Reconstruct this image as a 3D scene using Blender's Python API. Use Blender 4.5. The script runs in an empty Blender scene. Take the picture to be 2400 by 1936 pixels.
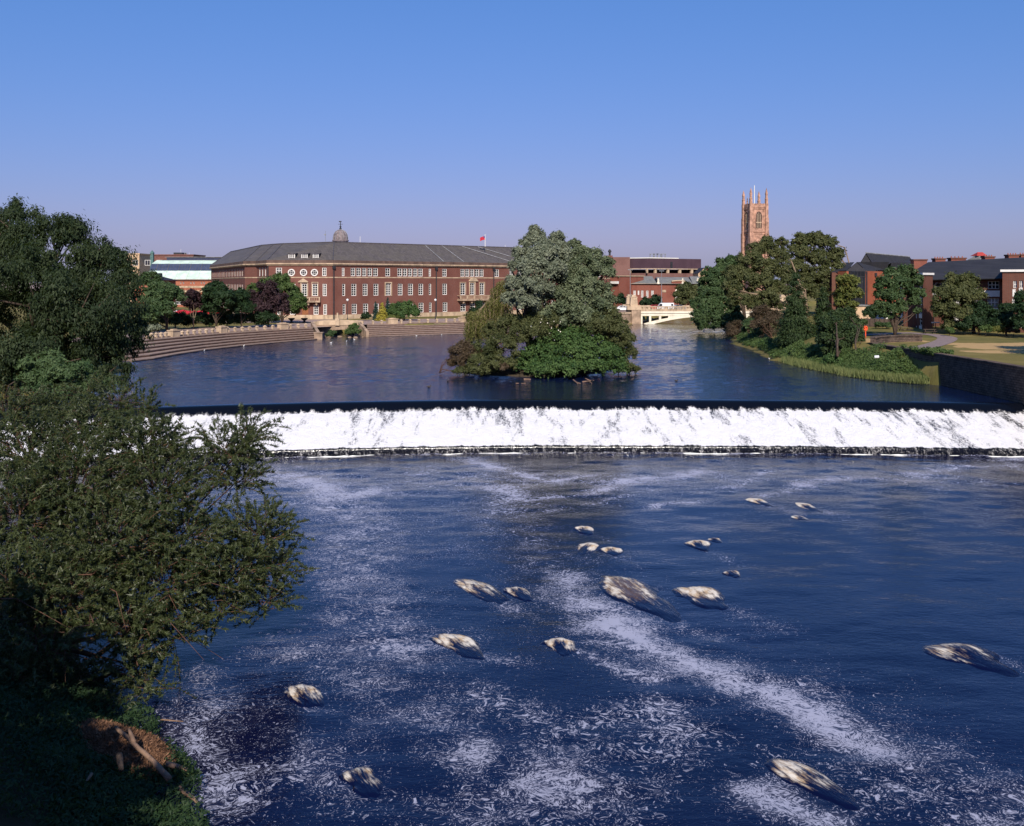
import bpy, math, random
import numpy as np
from mathutils import Matrix, Vector

# ---------------------------------------------------------------- camera, sky, sun, exposure
S = bpy.context.scene
COL = S.collection
H = 11.5                 # eye height above the upper pool (z = 0)
F, CX, CY = 2400.0, 1200.0, 660.0   # measured lens: focal length, centre column and horizon row of the 2400 px photograph
ZL = -3.4                # lower pool
cam_d = bpy.data.cameras.new('camera'); cam = bpy.data.objects.new('camera', cam_d); COL.objects.link(cam)
cam_d.sensor_width = 36.0; cam_d.lens = 36.0
cam.location = (0, 0, H); cam.rotation_euler = (math.radians(90), 0, 0)
cam_d.shift_y = -(968 - 660) / 2400.0
cam_d.clip_start = 0.5; cam_d.clip_end = 20000
S.camera = cam

SUN_AZ, SUN_EL = 3.0, 36.0       # degrees right of straight behind the camera, above the horizon
w = bpy.data.worlds.new('World'); S.world = w; w.use_nodes = True
nt = w.node_tree; nt.nodes.clear()
sky = nt.nodes.new('ShaderNodeTexSky'); sky.sky_type = 'NISHITA'; sky.sun_disc = False
sky.sun_elevation = math.radians(SUN_EL); sky.sun_rotation = math.radians(180 - SUN_AZ)
sky.air_density = 1.5; sky.dust_density = 0.6; sky.ozone_density = 6.0; sky.altitude = 60
SKY = 0.060                        # background strength
# one colour response (slide film) for the whole sky: gain and power per channel
sep = nt.nodes.new('ShaderNodeSeparateColor'); cmb = nt.nodes.new('ShaderNodeCombineColor')
nt.links.new(sky.outputs[0], sep.inputs[0])
for i, (raw, want, pw) in enumerate(((2.41, .124, 1.12), (4.19, .284, .67), (6.42, .71, .70))):
    d_ = nt.nodes.new('ShaderNodeMath'); d_.operation = 'DIVIDE'; d_.inputs[1].default_value = raw; nt.links.new(sep.outputs[i], d_.inputs[0])
    p_ = nt.nodes.new('ShaderNodeMath'); p_.operation = 'POWER'; p_.inputs[1].default_value = pw; nt.links.new(d_.outputs[0], p_.inputs[0])
    g_ = nt.nodes.new('ShaderNodeMath'); g_.operation = 'MULTIPLY'; g_.inputs[1].default_value = want / .085; nt.links.new(p_.outputs[0], g_.inputs[0])
    nt.links.new(g_.outputs[0], cmb.inputs[i])
bg = nt.nodes.new('ShaderNodeBackground'); bg.inputs[1].default_value = SKY
out = nt.nodes.new('ShaderNodeOutputWorld')
nt.links.new(cmb.outputs[0], bg.inputs[0]); nt.links.new(bg.outputs[0], out.inputs[0])

sun_d = bpy.data.lights.new('sun', 'SUN'); sun = bpy.data.objects.new('sun', sun_d); COL.objects.link(sun)
sun_d.energy = 3.9; sun_d.angle = math.radians(0.5); sun_d.color = (1.0, 0.92, 0.80)
a, e = math.radians(SUN_AZ), math.radians(SUN_EL)
SUNV = Vector((math.sin(a) * math.cos(e), -math.cos(a) * math.cos(e), math.sin(e)))
sun.rotation_euler = SUNV.to_track_quat('Z', 'Y').to_euler()
sun.location = (0, -60, 80)
S.view_settings.view_transform = 'Standard'; S.view_settings.look = 'None'
S.view_settings.exposure = 0.5; S.view_settings.gamma = 1.0
S.render.engine = 'CYCLES'
S.cycles.max_bounces = 6; S.cycles.diffuse_bounces = 3; S.cycles.glossy_bounces = 3; S.cycles.transmission_bounces = 3
S.cycles.caustics_reflective = False; S.cycles.caustics_refractive = False

# ---------------------------------------------------------------- helpers
RNG = np.random.default_rng(7)
random.seed(7)

def W(px, py, Y):        # a point at depth Y (metres)
    return Vector(((px - CX) / F * Y, Y, H + (CY - py) / F * Y))
def G(px, py, z=0.0):    # a point on the level z
    Y = (H - z) * F / (py - CY)
    return Vector(((px - CX) / F * Y, Y, z))

def hash2(ix, iy, seed):
    h = (ix.astype(np.int64) * 374761393 + iy.astype(np.int64) * 668265263 + seed * 974634777) & 0xFFFFFFFF
    h = ((h ^ (h >> 13)) * 1274126177) & 0xFFFFFFFF
    return ((h ^ (h >> 16)) & 0xFFFF) / 65535.0
def vnoise(x, y, seed=0):
    x0 = np.floor(x); y0 = np.floor(y); fx = x - x0; fy = y - y0
    fx = fx * fx * fx * (fx * (fx * 6 - 15) + 10); fy = fy * fy * fy * (fy * (fy * 6 - 15) + 10)
    a = hash2(x0, y0, seed); b = hash2(x0 + 1, y0, seed); c = hash2(x0, y0 + 1, seed); d = hash2(x0 + 1, y0 + 1, seed)
    return (a + (b - a) * fx + (c - a) * fy + (a - b - c + d) * fx * fy) * 2 - 1
def fbm(x, y, seed=0, oct=4):
    s = 0; amp = 1; t = 0
    for i in range(oct):
        s = s + amp * vnoise(x, y, seed + i * 17); t += amp; x = x * 2.03 + 7.1; y = y * 2.03 + 3.7; amp *= 0.5
    return s / t
def sstep(a, b, x):
    t = np.clip((x - a) / (b - a), 0, 1); return t * t * (3 - 2 * t)

BASE = {}
def empty(name, loc=(0, 0, 0), rz=0):
    o = bpy.data.objects.new(name, None); o.empty_display_size = 0.2
    COL.objects.link(o); o.location = loc; o.rotation_euler = (0, 0, rz)
    BASE[o.name] = Vector(loc)
    return o
def tag(o, label=None, cat=None, group=None, kind=None):
    if label: o['label'] = label
    if cat: o['category'] = cat
    if group: o['group'] = group
    if kind: o['kind'] = kind
    return o
def thing(name, label, cat, loc=(0, 0, 0), group=None, rz=0):
    return tag(empty(name, loc, rz), label, cat, group)
def adopt(o, parent):    # keep world coordinates under a parent that is only moved, not turned
    if parent is not None:
        o.parent = parent
        p = parent; off = Vector((0, 0, 0))
        while p is not None:
            off += p.location; p = p.parent
        o.location = Vector(o.location) - off
    return o
def link_mesh(name, me, mat, parent=None, loc=None, smooth=False, local=False):
    o = bpy.data.objects.new(name, me); COL.objects.link(o)
    if mat is not None and len(me.materials) == 0: me.materials.append(mat)
    if smooth and len(me.polygons): me.polygons.foreach_set('use_smooth', np.ones(len(me.polygons), bool))
    if loc is not None: o.location = loc
    if local: o.parent = parent
    else: adopt(o, parent)
    return o
def copy_tree(o, parent=None):
    c = o.copy(); COL.objects.link(c); c.parent = parent
    for ch in list(o.children): copy_tree(ch, c)
    return c
ORD = ['first', 'second', 'third', 'fourth', 'fifth', 'sixth', 'seventh', 'eighth', 'ninth', 'tenth', 'eleventh', 'twelfth', 'thirteenth',
       'fourteenth', 'fifteenth', 'sixteenth', 'seventeenth', 'eighteenth', 'nineteenth', 'twentieth', 'twenty-first', 'twenty-second', 'twenty-third', 'twenty-fourth', 'twenty-fifth', 'twenty-sixth']

class MB:
    def __init__(s): s.v = []; s.f = []
    def add(s, vs, fs):
        n = len(s.v); s.v += [tuple(v) for v in vs]; s.f += [tuple(i + n for i in f) for f in fs]; return s
    def quad(s, a, b, c, d): return s.add([a, b, c, d], [(0, 1, 2, 3)])
    def poly(s, pts): return s.add(pts, [tuple(range(len(pts)))])
    def box(s, x0, x1, y0, y1, z0, z1, m=None):
        vs = [(x0, y0, z0), (x1, y0, z0), (x1, y1, z0), (x0, y1, z0), (x0, y0, z1), (x1, y0, z1), (x1, y1, z1), (x0, y1, z1)]
        if m is not None: vs = [m @ Vector(v) for v in vs]
        return s.add(vs, [(0, 3, 2, 1), (4, 5, 6, 7), (0, 1, 5, 4), (1, 2, 6, 5), (2, 3, 7, 6), (3, 0, 4, 7)])
    def prism(s, pts, z0, z1):            # plan polygon, counter-clockwise from above
        n = len(pts)
        vs = [(p[0], p[1], z0) for p in pts] + [(p[0], p[1], z1) for p in pts]
        fs = [tuple(range(n - 1, -1, -1)), tuple(range(n, 2 * n))] + [(i, (i + 1) % n, n + (i + 1) % n, n + i) for i in range(n)]
        return s.add(vs, fs)
    def tube(s, pts, rads, k=6, cap=True):
        pts = [Vector(p) for p in pts]; n = len(pts); base = len(s.v)
        for i, p in enumerate(pts):
            t = (pts[min(i + 1, n - 1)] - pts[max(i - 1, 0)])
            t = t.normalized() if t.length > 1e-9 else Vector((0, 0, 1))
            u = t.cross(Vector((0.3, 0.9, 0.1))); 
            if u.length < 1e-3: u = t.cross(Vector((1, 0, 0)))
            u.normalize(); v = t.cross(u)
            r = rads[i] if hasattr(rads, '__len__') else rads
            for j in range(k):
                an = 2 * math.pi * j / k
                s.v.append(tuple(p + (u * math.cos(an) + v * math.sin(an)) * r))
        for i in range(n - 1):
            for j in range(k):
                s.f.append((base + i * k + j, base + i * k + (j + 1) % k, base + (i + 1) * k + (j + 1) % k, base + (i + 1) * k + j))
        if cap:
            s.f.append(tuple(base + j for j in range(k))[::-1]); s.f.append(tuple(base + (n - 1) * k + j for j in range(k)))
        return s
    def lathe(s, c, prof, k=12):          # prof: (radius, z)
        c = Vector(c)
        return s.tube([c + Vector((0, 0, z)) for r, z in prof], [max(r, 1e-3) for r, z in prof], k)
    def mesh(s, name):
        me = bpy.data.meshes.new(name); me.from_pydata(s.v, [], s.f); me.update(); return me
    def build(s, name, mat, parent=None, smooth=False, local=False, loc=None):
        return link_mesh(name, s.mesh(name), mat, parent, loc, smooth, local)

def quads_mesh(name, V, per=4, attrs=None):   # V: (N*per,3) soup of separate polygons
    n = len(V) // per
    me = bpy.data.meshes.new(name)
    me.vertices.add(len(V)); me.vertices.foreach_set('co', V.astype(np.float32).ravel())
    me.loops.add(len(V)); me.loops.foreach_set('vertex_index', np.arange(len(V), dtype=np.int32))
    me.polygons.add(n); me.polygons.foreach_set('loop_start', np.arange(0, len(V), per, dtype=np.int32))
    me.update(calc_edges=True)
    for k, a in (attrs or {}).items():
        at = me.attributes.new(k, 'FLOAT', 'POINT'); at.data.foreach_set('value', a.astype(np.float32))
    return me
def grid_mesh(name, X, Y, Z, attrs=None, keep=None):
    r, c = X.shape
    me = bpy.data.meshes.new(name)
    co = np.stack([X, Y, Z], -1).reshape(-1, 3)
    idx = np.arange(r * c).reshape(r, c)
    q = np.stack([idx[:-1, :-1], idx[:-1, 1:], idx[1:, 1:], idx[1:, :-1]], -1).reshape(-1, 4)
    if keep is not None: q = q[keep.reshape(-1)]
    me.vertices.add(len(co)); me.vertices.foreach_set('co', co.astype(np.float32).ravel())
    me.loops.add(q.size); me.loops.foreach_set('vertex_index', q.astype(np.int32).ravel())
    me.polygons.add(len(q)); me.polygons.foreach_set('loop_start', np.arange(0, q.size, 4, dtype=np.int32))
    me.update(calc_edges=True)
    for k, a in (attrs or {}).items():
        at = me.attributes.new(k, 'FLOAT', 'POINT'); at.data.foreach_set('value', a.astype(np.float32).ravel())
    return me

# ---------------------------------------------------------------- materials
class M:                                    # tiny node-graph writer
    def __init__(s, name):
        s.m = bpy.data.materials.new(name); s.m.use_nodes = True; s.t = s.m.node_tree; s.t.nodes.clear()
        s.out = s.t.nodes.new('ShaderNodeOutputMaterial'); s.b = s.t.nodes.new('ShaderNodeBsdfPrincipled')
        s.t.links.new(s.b.outputs[0], s.out.inputs[0])
    def n(s, typ, **kw):
        nd = s.t.nodes.new(typ)
        for k, v in kw.items():
            if k.startswith('i_'):
                key = k[2:]; key = int(key) if key.isdigit() else key
                if isinstance(v, bpy.types.NodeSocket): s.t.links.new(v, nd.inputs[key])
                else: nd.inputs[key].default_value = v
            else: setattr(nd, k, v)
        return nd
    def coord(s): return s.n('ShaderNodeNewGeometry').outputs['Position']
    def mapped(s, scale=(1, 1, 1), rot=(0, 0, 0), src=None):
        mp = s.n('ShaderNodeMapping'); mp.inputs['Scale'].default_value = scale; mp.inputs['Rotation'].default_value = rot
        s.t.links.new(src or s.coord(), mp.inputs[0]); return mp.outputs[0]
    def noise(s, scale, detail=3, rough=.55, vec=None, dist=0.0):
        nd = s.n('ShaderNodeTexNoise', i_Scale=scale, i_Detail=detail, i_Roughness=rough, i_Distortion=dist)
        s.t.links.new(vec or s.coord(), nd.inputs['Vector']); return nd.outputs['Fac']
    def ramp(s, fac, stops):
        nd = s.n('ShaderNodeValToRGB', i_Fac=fac); el = nd.color_ramp.elements
        while len(el) < len(stops): el.new(0.5)
        for q, (p, c) in zip(el, stops):
            q.position = p; q.color = (*c, 1) if len(c) == 3 else c
        return nd.outputs[0]
    def mix(s, fac, a, b, mode='MIX'):
        nd = s.n('ShaderNodeMix', data_type='RGBA', blend_type=mode)
        for k, v in ((0, fac), (6, a), (7, b)):
            if isinstance(v, bpy.types.NodeSocket): s.t.links.new(v, nd.inputs[k])
            elif k == 0: nd.inputs[0].default_value = v
            else: nd.inputs[k].default_value = (*v, 1) if len(v) == 3 else v
        return nd.outputs[2]
    def math(s, op, a, b=0.0, c=0.0, clamp=False):
        nd = s.n('ShaderNodeMath', operation=op, use_clamp=clamp)
        for k, v in ((0, a), (1, b), (2, c)):
            if isinstance(v, bpy.types.NodeSocket): s.t.links.new(v, nd.inputs[k])
            else: nd.inputs[k].default_value = v
        return nd.outputs[0]
    def sm(s, x, a, b):
        nd = s.n('ShaderNodeMapRange', interpolation_type='SMOOTHSTEP', i_Value=x)
        nd.inputs[1].default_value = a; nd.inputs[2].default_value = b; return nd.outputs[0]
    def attr(s, name): return s.n('ShaderNodeAttribute', attribute_name=name).outputs['Fac']
    def set(s, **kw):
        for k, v in kw.items():
            key = {'color': 'Base Color', 'rough': 'Roughness', 'spec': 'Specular IOR Level', 'ior': 'IOR', 'metal': 'Metallic', 'normal': 'Normal',
                   'emit': 'Emission Color', 'emits': 'Emission Strength', 'alpha': 'Alpha'}[k]
            if isinstance(v, bpy.types.NodeSocket): s.t.links.new(v, s.b.inputs[key])
            else: s.b.inputs[key].default_value = (*v, 1) if (isinstance(v, tuple) and len(v) == 3) else v
        return s
    def bump(s, h, strength=.3, dist=.1, normal=None):
        nd = s.n('ShaderNodeBump', i_Strength=strength, i_Distance=dist, i_Height=h)
        if normal is not None: s.t.links.new(normal, nd.inputs['Normal'])
        return nd.outputs[0]

def plain(name, c, rough=.8, var=.25, scale=1.5, spec=.3, metal=0, bump=0.0, dirt=None):
    m = M(name); n1 = m.noise(scale, 4); n2 = m.noise(scale * 9, 2)
    lo = tuple(x * (1 - var) for x in c); hi = tuple(min(1, x * (1 + var)) for x in c)
    col = m.mix(m.sm(n1, .3, .7), lo, hi)
    col = m.mix(m.math('MULTIPLY', m.sm(n2, .35, .75), .35), col, tuple(x * .7 for x in c))
    if dirt:                               # weather stains running down the wall
        st = m.noise(1.0, 3, vec=m.mapped((dirt[1], dirt[1], .12)))
        col = m.mix(m.math('MULTIPLY', m.sm(st, .5, .75), dirt[2]), col, dirt[0])
    m.set(color=col, rough=rough, spec=spec, metal=metal)
    if bump: m.set(normal=m.bump(n2, bump, .05))
    return m.m
def brick(name, c1, c2, mortar, scale=1.0, stain=.35):
    m = M(name)
    p = m.coord(); sx = m.n('ShaderNodeSeparateXYZ', i_0=p)
    u = m.math('ADD', m.math('MULTIPLY', sx.outputs[0], .8), m.math('MULTIPLY', sx.outputs[1], .6))
    cv = m.n('ShaderNodeCombineXYZ', i_0=u, i_1=sx.outputs[2], i_2=0.0).outputs[0]
    b = m.n('ShaderNodeTexBrick', i_Scale=scale, i_Color1=(*c1, 1), i_Color2=(*c2, 1), i_Mortar=(*mortar, 1))
    b.inputs['Mortar Size'].default_value = .012; b.inputs['Brick Width'].default_value = .23; b.inputs['Row Height'].default_value = .075
    m.t.links.new(cv, b.inputs[0])
    big = m.noise(.25, 4); st = m.noise(1.0, 4, vec=m.mapped((.5, .5, .08)))
    col = m.mix(m.math('MULTIPLY', m.sm(big, .4, .7), .35), b.outputs[0], tuple(x * .6 for x in c2))
    col = m.mix(m.math('MULTIPLY', m.sm(st, .5, .72), stain), col, tuple(x * .5 for x in c1))
    m.set(color=col, rough=.85, spec=.2)
    return m.m
def slate(name, c, row=.45):
    m = M(name); p = m.coord(); sx = m.n('ShaderNodeSeparateXYZ', i_0=p)
    u = m.math('ADD', m.math('MULTIPLY', sx.outputs[0], .8), m.math('MULTIPLY', sx.outputs[1], .5))
    cv = m.n('ShaderNodeCombineXYZ', i_0=u, i_1=sx.outputs[2], i_2=0.0).outputs[0]
    b = m.n('ShaderNodeTexBrick', i_Scale=1.0, i_Color1=(*[x * .82 for x in c], 1), i_Color2=(*[x * 1.2 for x in c], 1), i_Mortar=(*[x * .45 for x in c], 1))
    b.inputs['Mortar Size'].default_value = .02; b.inputs['Brick Width'].default_value = .5; b.inputs['Row Height'].default_value = row
    m.t.links.new(cv, b.inputs[0])
    col = m.mix(m.math('MULTIPLY', m.sm(m.noise(.35, 5), .35, .7), .5), b.outputs[0], (c[0] * 1.12, c[1] * 1.14, c[2] * .92))
    col = m.mix(m.math('MULTIPLY', m.sm(m.noise(1.0, 4, vec=m.mapped((.7, .7, .15))), .5, .75), .35), col, tuple(x * .55 for x in c))
    m.set(color=col, rough=.7, spec=.3)
    return m.m
def leaf(name, c1, c2, trans=.22, rough=.6, spec=.18):
    m = M(name); t = m.attr('tint')
    col = m.mix(t, c1, c2)
    m.set(color=col, rough=rough, spec=spec)
    tr = m.n('ShaderNodeBsdfTranslucent'); m.t.links.new(m.mix(.5, col, (.25, .35, .02), 'MIX'), tr.inputs[0])
    mx = m.n('ShaderNodeMixShader', i_0=trans); m.t.links.new(m.b.outputs[0], mx.inputs[1]); m.t.links.new(tr.outputs[0], mx.inputs[2])
    m.t.links.new(mx.outputs[0], m.out.inputs[0])
    return m.m

MAT = {}
MAT['brick'] = brick('council_brick', (.200, .060, .042), (.150, .045, .033), (.17, .11, .09), stain=.25)
MAT['brick_red'] = brick('red_brick', (.27, .066, .042), (.2, .045, .03), (.2, .12, .09))
MAT['brick_orange'] = brick('orange_brick', (.40, .088, .035), (.32, .066, .028), (.3, .14, .09), stain=.12)
MAT['brick_brown'] = brick('brown_brick', (.165, .052, .033), (.12, .038, .025), (.13, .09, .07))
MAT['brick_pink'] = brick('pink_brick', (.22, .10, .085), (.17, .075, .065), (.2, .13, .11))
MAT['brick_dark'] = brick('purple_brick', (.085, .045, .062), (.065, .034, .05), (.08, .05, .06), stain=.2)
MAT['brick_market'] = brick('market_brick', (.42, .11, .06), (.33, .08, .045), (.35, .2, .13), stain=.25)
MAT['stone'] = plain('pale_sandstone', (.50, .37, .25), .9, .22, .8, bump=.2, dirt=((.10, .075, .055), .9, .55))
MAT['stone_dirty'] = plain('weathered_sandstone', (.37, .26, .18), .9, .3, .7, bump=.2, dirt=((.07, .05, .04), .7, .7))
MAT['tower_stone'] = plain('cathedral_stone', (.43, .245, .175), .9, .4, .45, bump=.3, dirt=((.13, .06, .05), .35, .6))
MAT['tower_shadow'] = plain('belfry_shade', (.07, .045, .04), .9)  # dark colour painted as the shade inside the belfry openings
MAT['white_paint'] = plain('white_paint', (.78, .75, .70), .5, .08)
MAT['cream'] = plain('cream_concrete', (.80, .73, .58), .7, .1, .6, dirt=((.4, .3, .2), .5, .35))
MAT['slate'] = slate('green_slate', (.105, .088, .082), .4)
MAT['slate_dark'] = slate('dark_slate', (.030, .029, .036), .3)
MAT['slate_grey'] = slate('grey_slate', (.19, .185, .18), .35)
MAT['lead'] = plain('lead_sheet', (.24, .24, .25), .55, .3)
MAT['dome'] = plain('dome_lead', (.20, .16, .16), .6, .35)
MAT['lead_dark'] = plain('dark_lead', (.09, .08, .085), .6, .3)
MAT['parapet'] = plain('gutter_parapet', (.12, .075, .06), .8, .3, .6, dirt=((.05, .035, .03), 1.0, .6))
MAT['copper'] = plain('copper_patina', (.52, .64, .55), .6, .16, .5, dirt=((.62, .72, .5), 1.1, .5))
MAT['copper_dark'] = plain('dark_copper', (.08, .16, .15), .6, .3)
MAT['iron'] = plain('black_iron', (.03, .03, .034), .5, .2)
MAT['grey_metal'] = plain('grey_metal', (.22, .23, .25), .45, .2)
MAT['wood_door'] = plain('oak_door', (.26, .095, .035), .6, .25)
MAT['red_cloth'] = plain('red_canvas', (.55, .02, .03), .8, .15)
MAT['orange_red'] = plain('orange_red_plastic', (.75, .10, .03), .5, .12)
MAT['roof_red'] = plain('red_roof', (.40, .05, .04), .7, .2)
MAT['tile_brown'] = plain('brown_roof', (.17, .075, .06), .8, .25)
MAT['beige'] = plain('beige_panel', (.55, .38, .24), .8, .15)
MAT['path'] = plain('path_asphalt', (.235, .175, .165), .95, .15, 2.0)
MAT['paving'] = plain('pink_paving', (.33, .235, .20), .9, .2, 1.5)
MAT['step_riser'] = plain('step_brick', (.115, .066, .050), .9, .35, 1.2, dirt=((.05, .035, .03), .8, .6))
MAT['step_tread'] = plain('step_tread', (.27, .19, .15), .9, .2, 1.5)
MAT['bark'] = plain('bark', (.075, .052, .038), .95, .4, 4, bump=.4)
MAT['bark_red'] = plain('reddish_bark', (.10, .05, .032), .9, .4, 4, bump=.3)
MAT['bark_pale'] = plain('pale_bark', (.25, .18, .12), .9, .3, 4)
MAT['driftwood'] = plain('driftwood', (.20, .125, .085), .9, .3, 3, bump=.4)
MAT['twigs'] = None
MAT['wood_fence'] = plain('fence_timber', (.10, .07, .055), .9, .25, 2)
MAT['rubber'] = plain('rubber', (.02, .02, .02), .8, .2)
MAT['bird'] = plain('white_plumage', (.8, .78, .74), .8, .08)
MAT['bird_dark'] = plain('brown_plumage', (.06, .045, .035), .8, .2)
MAT['flag_red'] = plain('red_flag', (.5, .03, .05), .8, .1)
MAT['flag_blue'] = plain('blue_flag', (.03, .05, .22), .8, .1)
def glass(name, c=(.015, .017, .022), rough=.06):
    m = M(name); m.set(color=m.mix(m.noise(.6, 2), tuple(x * .6 for x in c), tuple(x * 1.6 for x in c)), rough=rough, spec=.6); return m.m
MAT['glass'] = glass('window_glass')
MAT['glass_blue'] = glass('roof_glazing', (.05, .06, .10), .15)
MAT['glass_curtain'] = glass('curtained_glass', (.22, .20, .19), .15)
m = M('lamp_opal'); m.set(color=(.8, .8, .78), rough=.3); MAT['opal'] = m.m
m = M('car_paint_white'); m.set(color=(.8, .8, .8), rough=.25, spec=.5); MAT['car_white'] = m.m
m = M('car_paint_silver'); m.set(color=(.45, .46, .48), rough=.3, metal=.6); MAT['car_silver'] = m.m
m = M('car_paint_red'); m.set(color=(.45, .03, .03), rough=.3, spec=.5); MAT['car_red'] = m.m

# foliage: base colours only, light does the rest
LEAF = {
 'willow_dark': leaf('dark_willow_leaf', (.014, .026, .011), (.052, .070, .030)),
 'willow_near': leaf('near_willow_leaf', (.011, .020, .006), (.082, .098, .036), .22, .45, .3),
 'silver': leaf('silver_leaf', (.080, .100, .064), (.265, .285, .195), .15),
 'sage': leaf('sage_leaf', (.050, .072, .036), (.185, .212, .120), .16),
 'mid': leaf('mid_green_leaf', (.030, .060, .022), (.085, .125, .05)),
 'olive': leaf('olive_leaf', (.040, .052, .018), (.125, .130, .052)),
 'golden_willow': leaf('golden_willow_leaf', (.075, .088, .022), (.185, .175, .055)),
 'ivy': leaf('ivy_leaf', (.022, .056, .016), (.088, .140, .040), .12),
 'purple': leaf('purple_leaf', (.022, .012, .016), (.060, .032, .036), .1),
 'dark': leaf('deep_green_leaf', (.008, .022, .009), (.030, .056, .020), .12),
 'yew': leaf('conifer_spray', (.010, .026, .009), (.050, .074, .025), .1),
 'blue_conifer': leaf('blue_green_spray', (.012, .035, .030), (.030, .060, .048), .1),
 'gold': leaf('golden_conifer_spray', (.22, .19, .03), (.40, .33, .05), .12),
 'yellowgreen': leaf('yellow_green_leaf', (.06, .085, .022), (.16, .16, .04), .2),
 'bright': leaf('bright_green_leaf', (.036, .070, .020), (.100, .142, .045), .2),
 'brownred': leaf('brownish_leaf', (.055, .038, .024), (.105, .074, .044), .15),
 'reed': leaf('reed_blade', (.07, .10, .03), (.19, .20, .075), .2),
 'autumn': leaf('orange_leaf', (.20, .10, .03), (.34, .20, .06), .2),
 'twig': leaf('dead_twig', (.06, .028, .016), (.22, .115, .065), .0, .8, .2),
}

# ---------------------------------------------------------------- river outline and terrain
UPPER = [(-49, 92), (-47, 112), (-50, 135), (-53, 151.6), (-51.4, 171), (-45.3, 190), (-38.2, 203), (-37.2, 211), (-34.5, 224), (-32.5, 224), (-31, 213), (-29.8, 213),
         (-10.5, 226), (14, 254), (34, 279), (36, 300), (58, 330), (110, 370), (150, 390), (156, 372), (118, 340), (82, 308), (72, 279), (60, 258), (50, 246), (48, 228),
         (40.5, 190), (39.9, 172), (37.7, 150), (39.0, 136.6), (41, 121.6), (46.6, 114.5), (47.6, 110), (48.2, 92)]
LOWER = [(-49, 92), (-50, 82), (-40, 68), (-27, 56), (-19, 46), (-14.5, 39), (-12, 34.4), (-9.4, 30.7), (-7.5, 26), (-4, 15), (0, 0), (4, -40), (80, -40), (70, 0), (62, 40), (52, 75), (48.2, 92)]
def seg_dist(X, Y, poly, closed=True):
    d = np.full(X.shape, 1e9); inside = np.zeros(X.shape, bool); n = len(poly)
    for i in range(n if closed else n - 1):
        (x0, y0), (x1, y1) = poly[i][:2], poly[(i + 1) % n][:2]
        dx, dy = x1 - x0, y1 - y0; L = dx * dx + dy * dy + 1e-12
        t = np.clip(((X - x0) * dx + (Y - y0) * dy) / L, 0, 1)
        d = np.minimum(d, np.hypot(X - x0 - t * dx, Y - y0 - t * dy))
        if closed:
            c = ((y0 > Y) != (y1 > Y)) & (X < (x1 - x0) * (Y - y0) / (y1 - y0 + 1e-12) + x0)
            inside ^= c
    return d, inside
LAWN = 3.2
PROM = 2.0
DRY = [(65, 130.5, 11, 9), (51.5, 144.5, 7, 5.5), (58, 121, 5, 3)]
def terrain(X, Y):
    du, iu = seg_dist(X, Y, UPPER); dl, il = seg_dist(X, Y, LOWER)
    wet = iu | il
    right = X > 10
    # upper banks
    hr = .05 + (LAWN - .05) * sstep(0.2, 8.0, du)
    wall = (X > 47.2) & (Y < 131) & (Y > 40)
    hr = np.where(wall, np.where((du > .9) & (dl > .9), LAWN, -2.0), hr)
    hl = np.where(Y > 140, -1.5 + (PROM + 1.5) * sstep(7.0, 10.0, du), .2 + 1.6 * sstep(0, 9, du))
    h = np.where(right, hr, hl)
    # gentle rise far away
    h = np.where(right, h + 1.2 * sstep(158, 200, Y) * sstep(48, 70, X), h)
    low = (Y < 92) & (X < 10)
    hlow = ZL - .3 + 5.2 * sstep(-.5, 13, dl) + .35 * fbm(X * .35, Y * .35, 5) * sstep(0, 3, dl)
    h = np.where(low, np.maximum(hlow, np.where(Y > 84, hlow, hlow)), h)
    h = np.where(wet, -5.5, h)
    return h, du, dl, wet
ax = np.concatenate([np.arange(-420, -70, 12), np.arange(-70, -46, 2), np.arange(-46, 36, 1.6), np.arange(36, 84, .9), np.arange(84, 130, 3), np.arange(130, 440, 12)])
ay = np.concatenate([np.arange(-60, 18, 4), np.arange(18, 60, 1.0), np.arange(60, 92, 2.0), np.arange(92, 170, 1.0), np.arange(170, 300, 2.5), np.arange(300, 420, 6), np.arange(420, 900, 24)])
X, Y = np.meshgrid(ax, ay)
Z, du, dl, wet = terrain(X, Y)
dry = np.zeros_like(X)
for cx, cy, rx, ry in DRY:
    r = np.sqrt(((X - cx) / rx) ** 2 + ((Y - cy) / ry) ** 2) + .35 * fbm(X * .3, Y * .3, 3)
    dry = np.maximum(dry, 1 - sstep(.75, 1.05, r))
soil = ((X < 10) & (Y < 100)).astype(float)
m = M('grass_ground')
at = m.attr('dry'); so = m.attr('soil')
g = m.mix(m.sm(m.noise(.25, 5), .35, .7), (.150, .124, .038), (.205, .162, .058))
g = m.mix(m.math('MULTIPLY', m.sm(m.noise(2.2, 4), .45, .75), .6), g, (.20, .165, .07))
g = m.mix(m.math('MULTIPLY', m.sm(m.noise(.09, 3), .5, .62), .5), g, (.062, .078, .024))
d = m.mix(m.noise(1.6, 5), (.36, .22, .10), (.50, .34, .16))
col = m.mix(m.sm(m.math('ADD', at, m.math('MULTIPLY', m.math('SUBTRACT', m.noise(1.4, 4), .5), .7)), .35, .6), g, d)
col = m.mix(so, col, m.mix(m.noise(2, 4), (.03, .022, .014), (.055, .045, .025)))
m.set(color=col, rough=.95, spec=.1, normal=m.bump(m.noise(9, 3), .6, .08))
ground = link_mesh('ground', grid_mesh('ground', X, Y, Z, {'dry': dry, 'soil': soil}), m.m)
tag(ground, 'grass lawn with dried straw patches and soil river banks', kind='structure')
far = MB()
for x0, x1, y0, y1 in ((-9000, -420, -60, 9000), (428, 9000, -60, 9000), (-420, 428, 876, 9000)):
    far.quad((x0, y0, 2.0), (x1, y0, 2.0), (x1, y1, 2.0), (x0, y1, 2.0))
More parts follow.
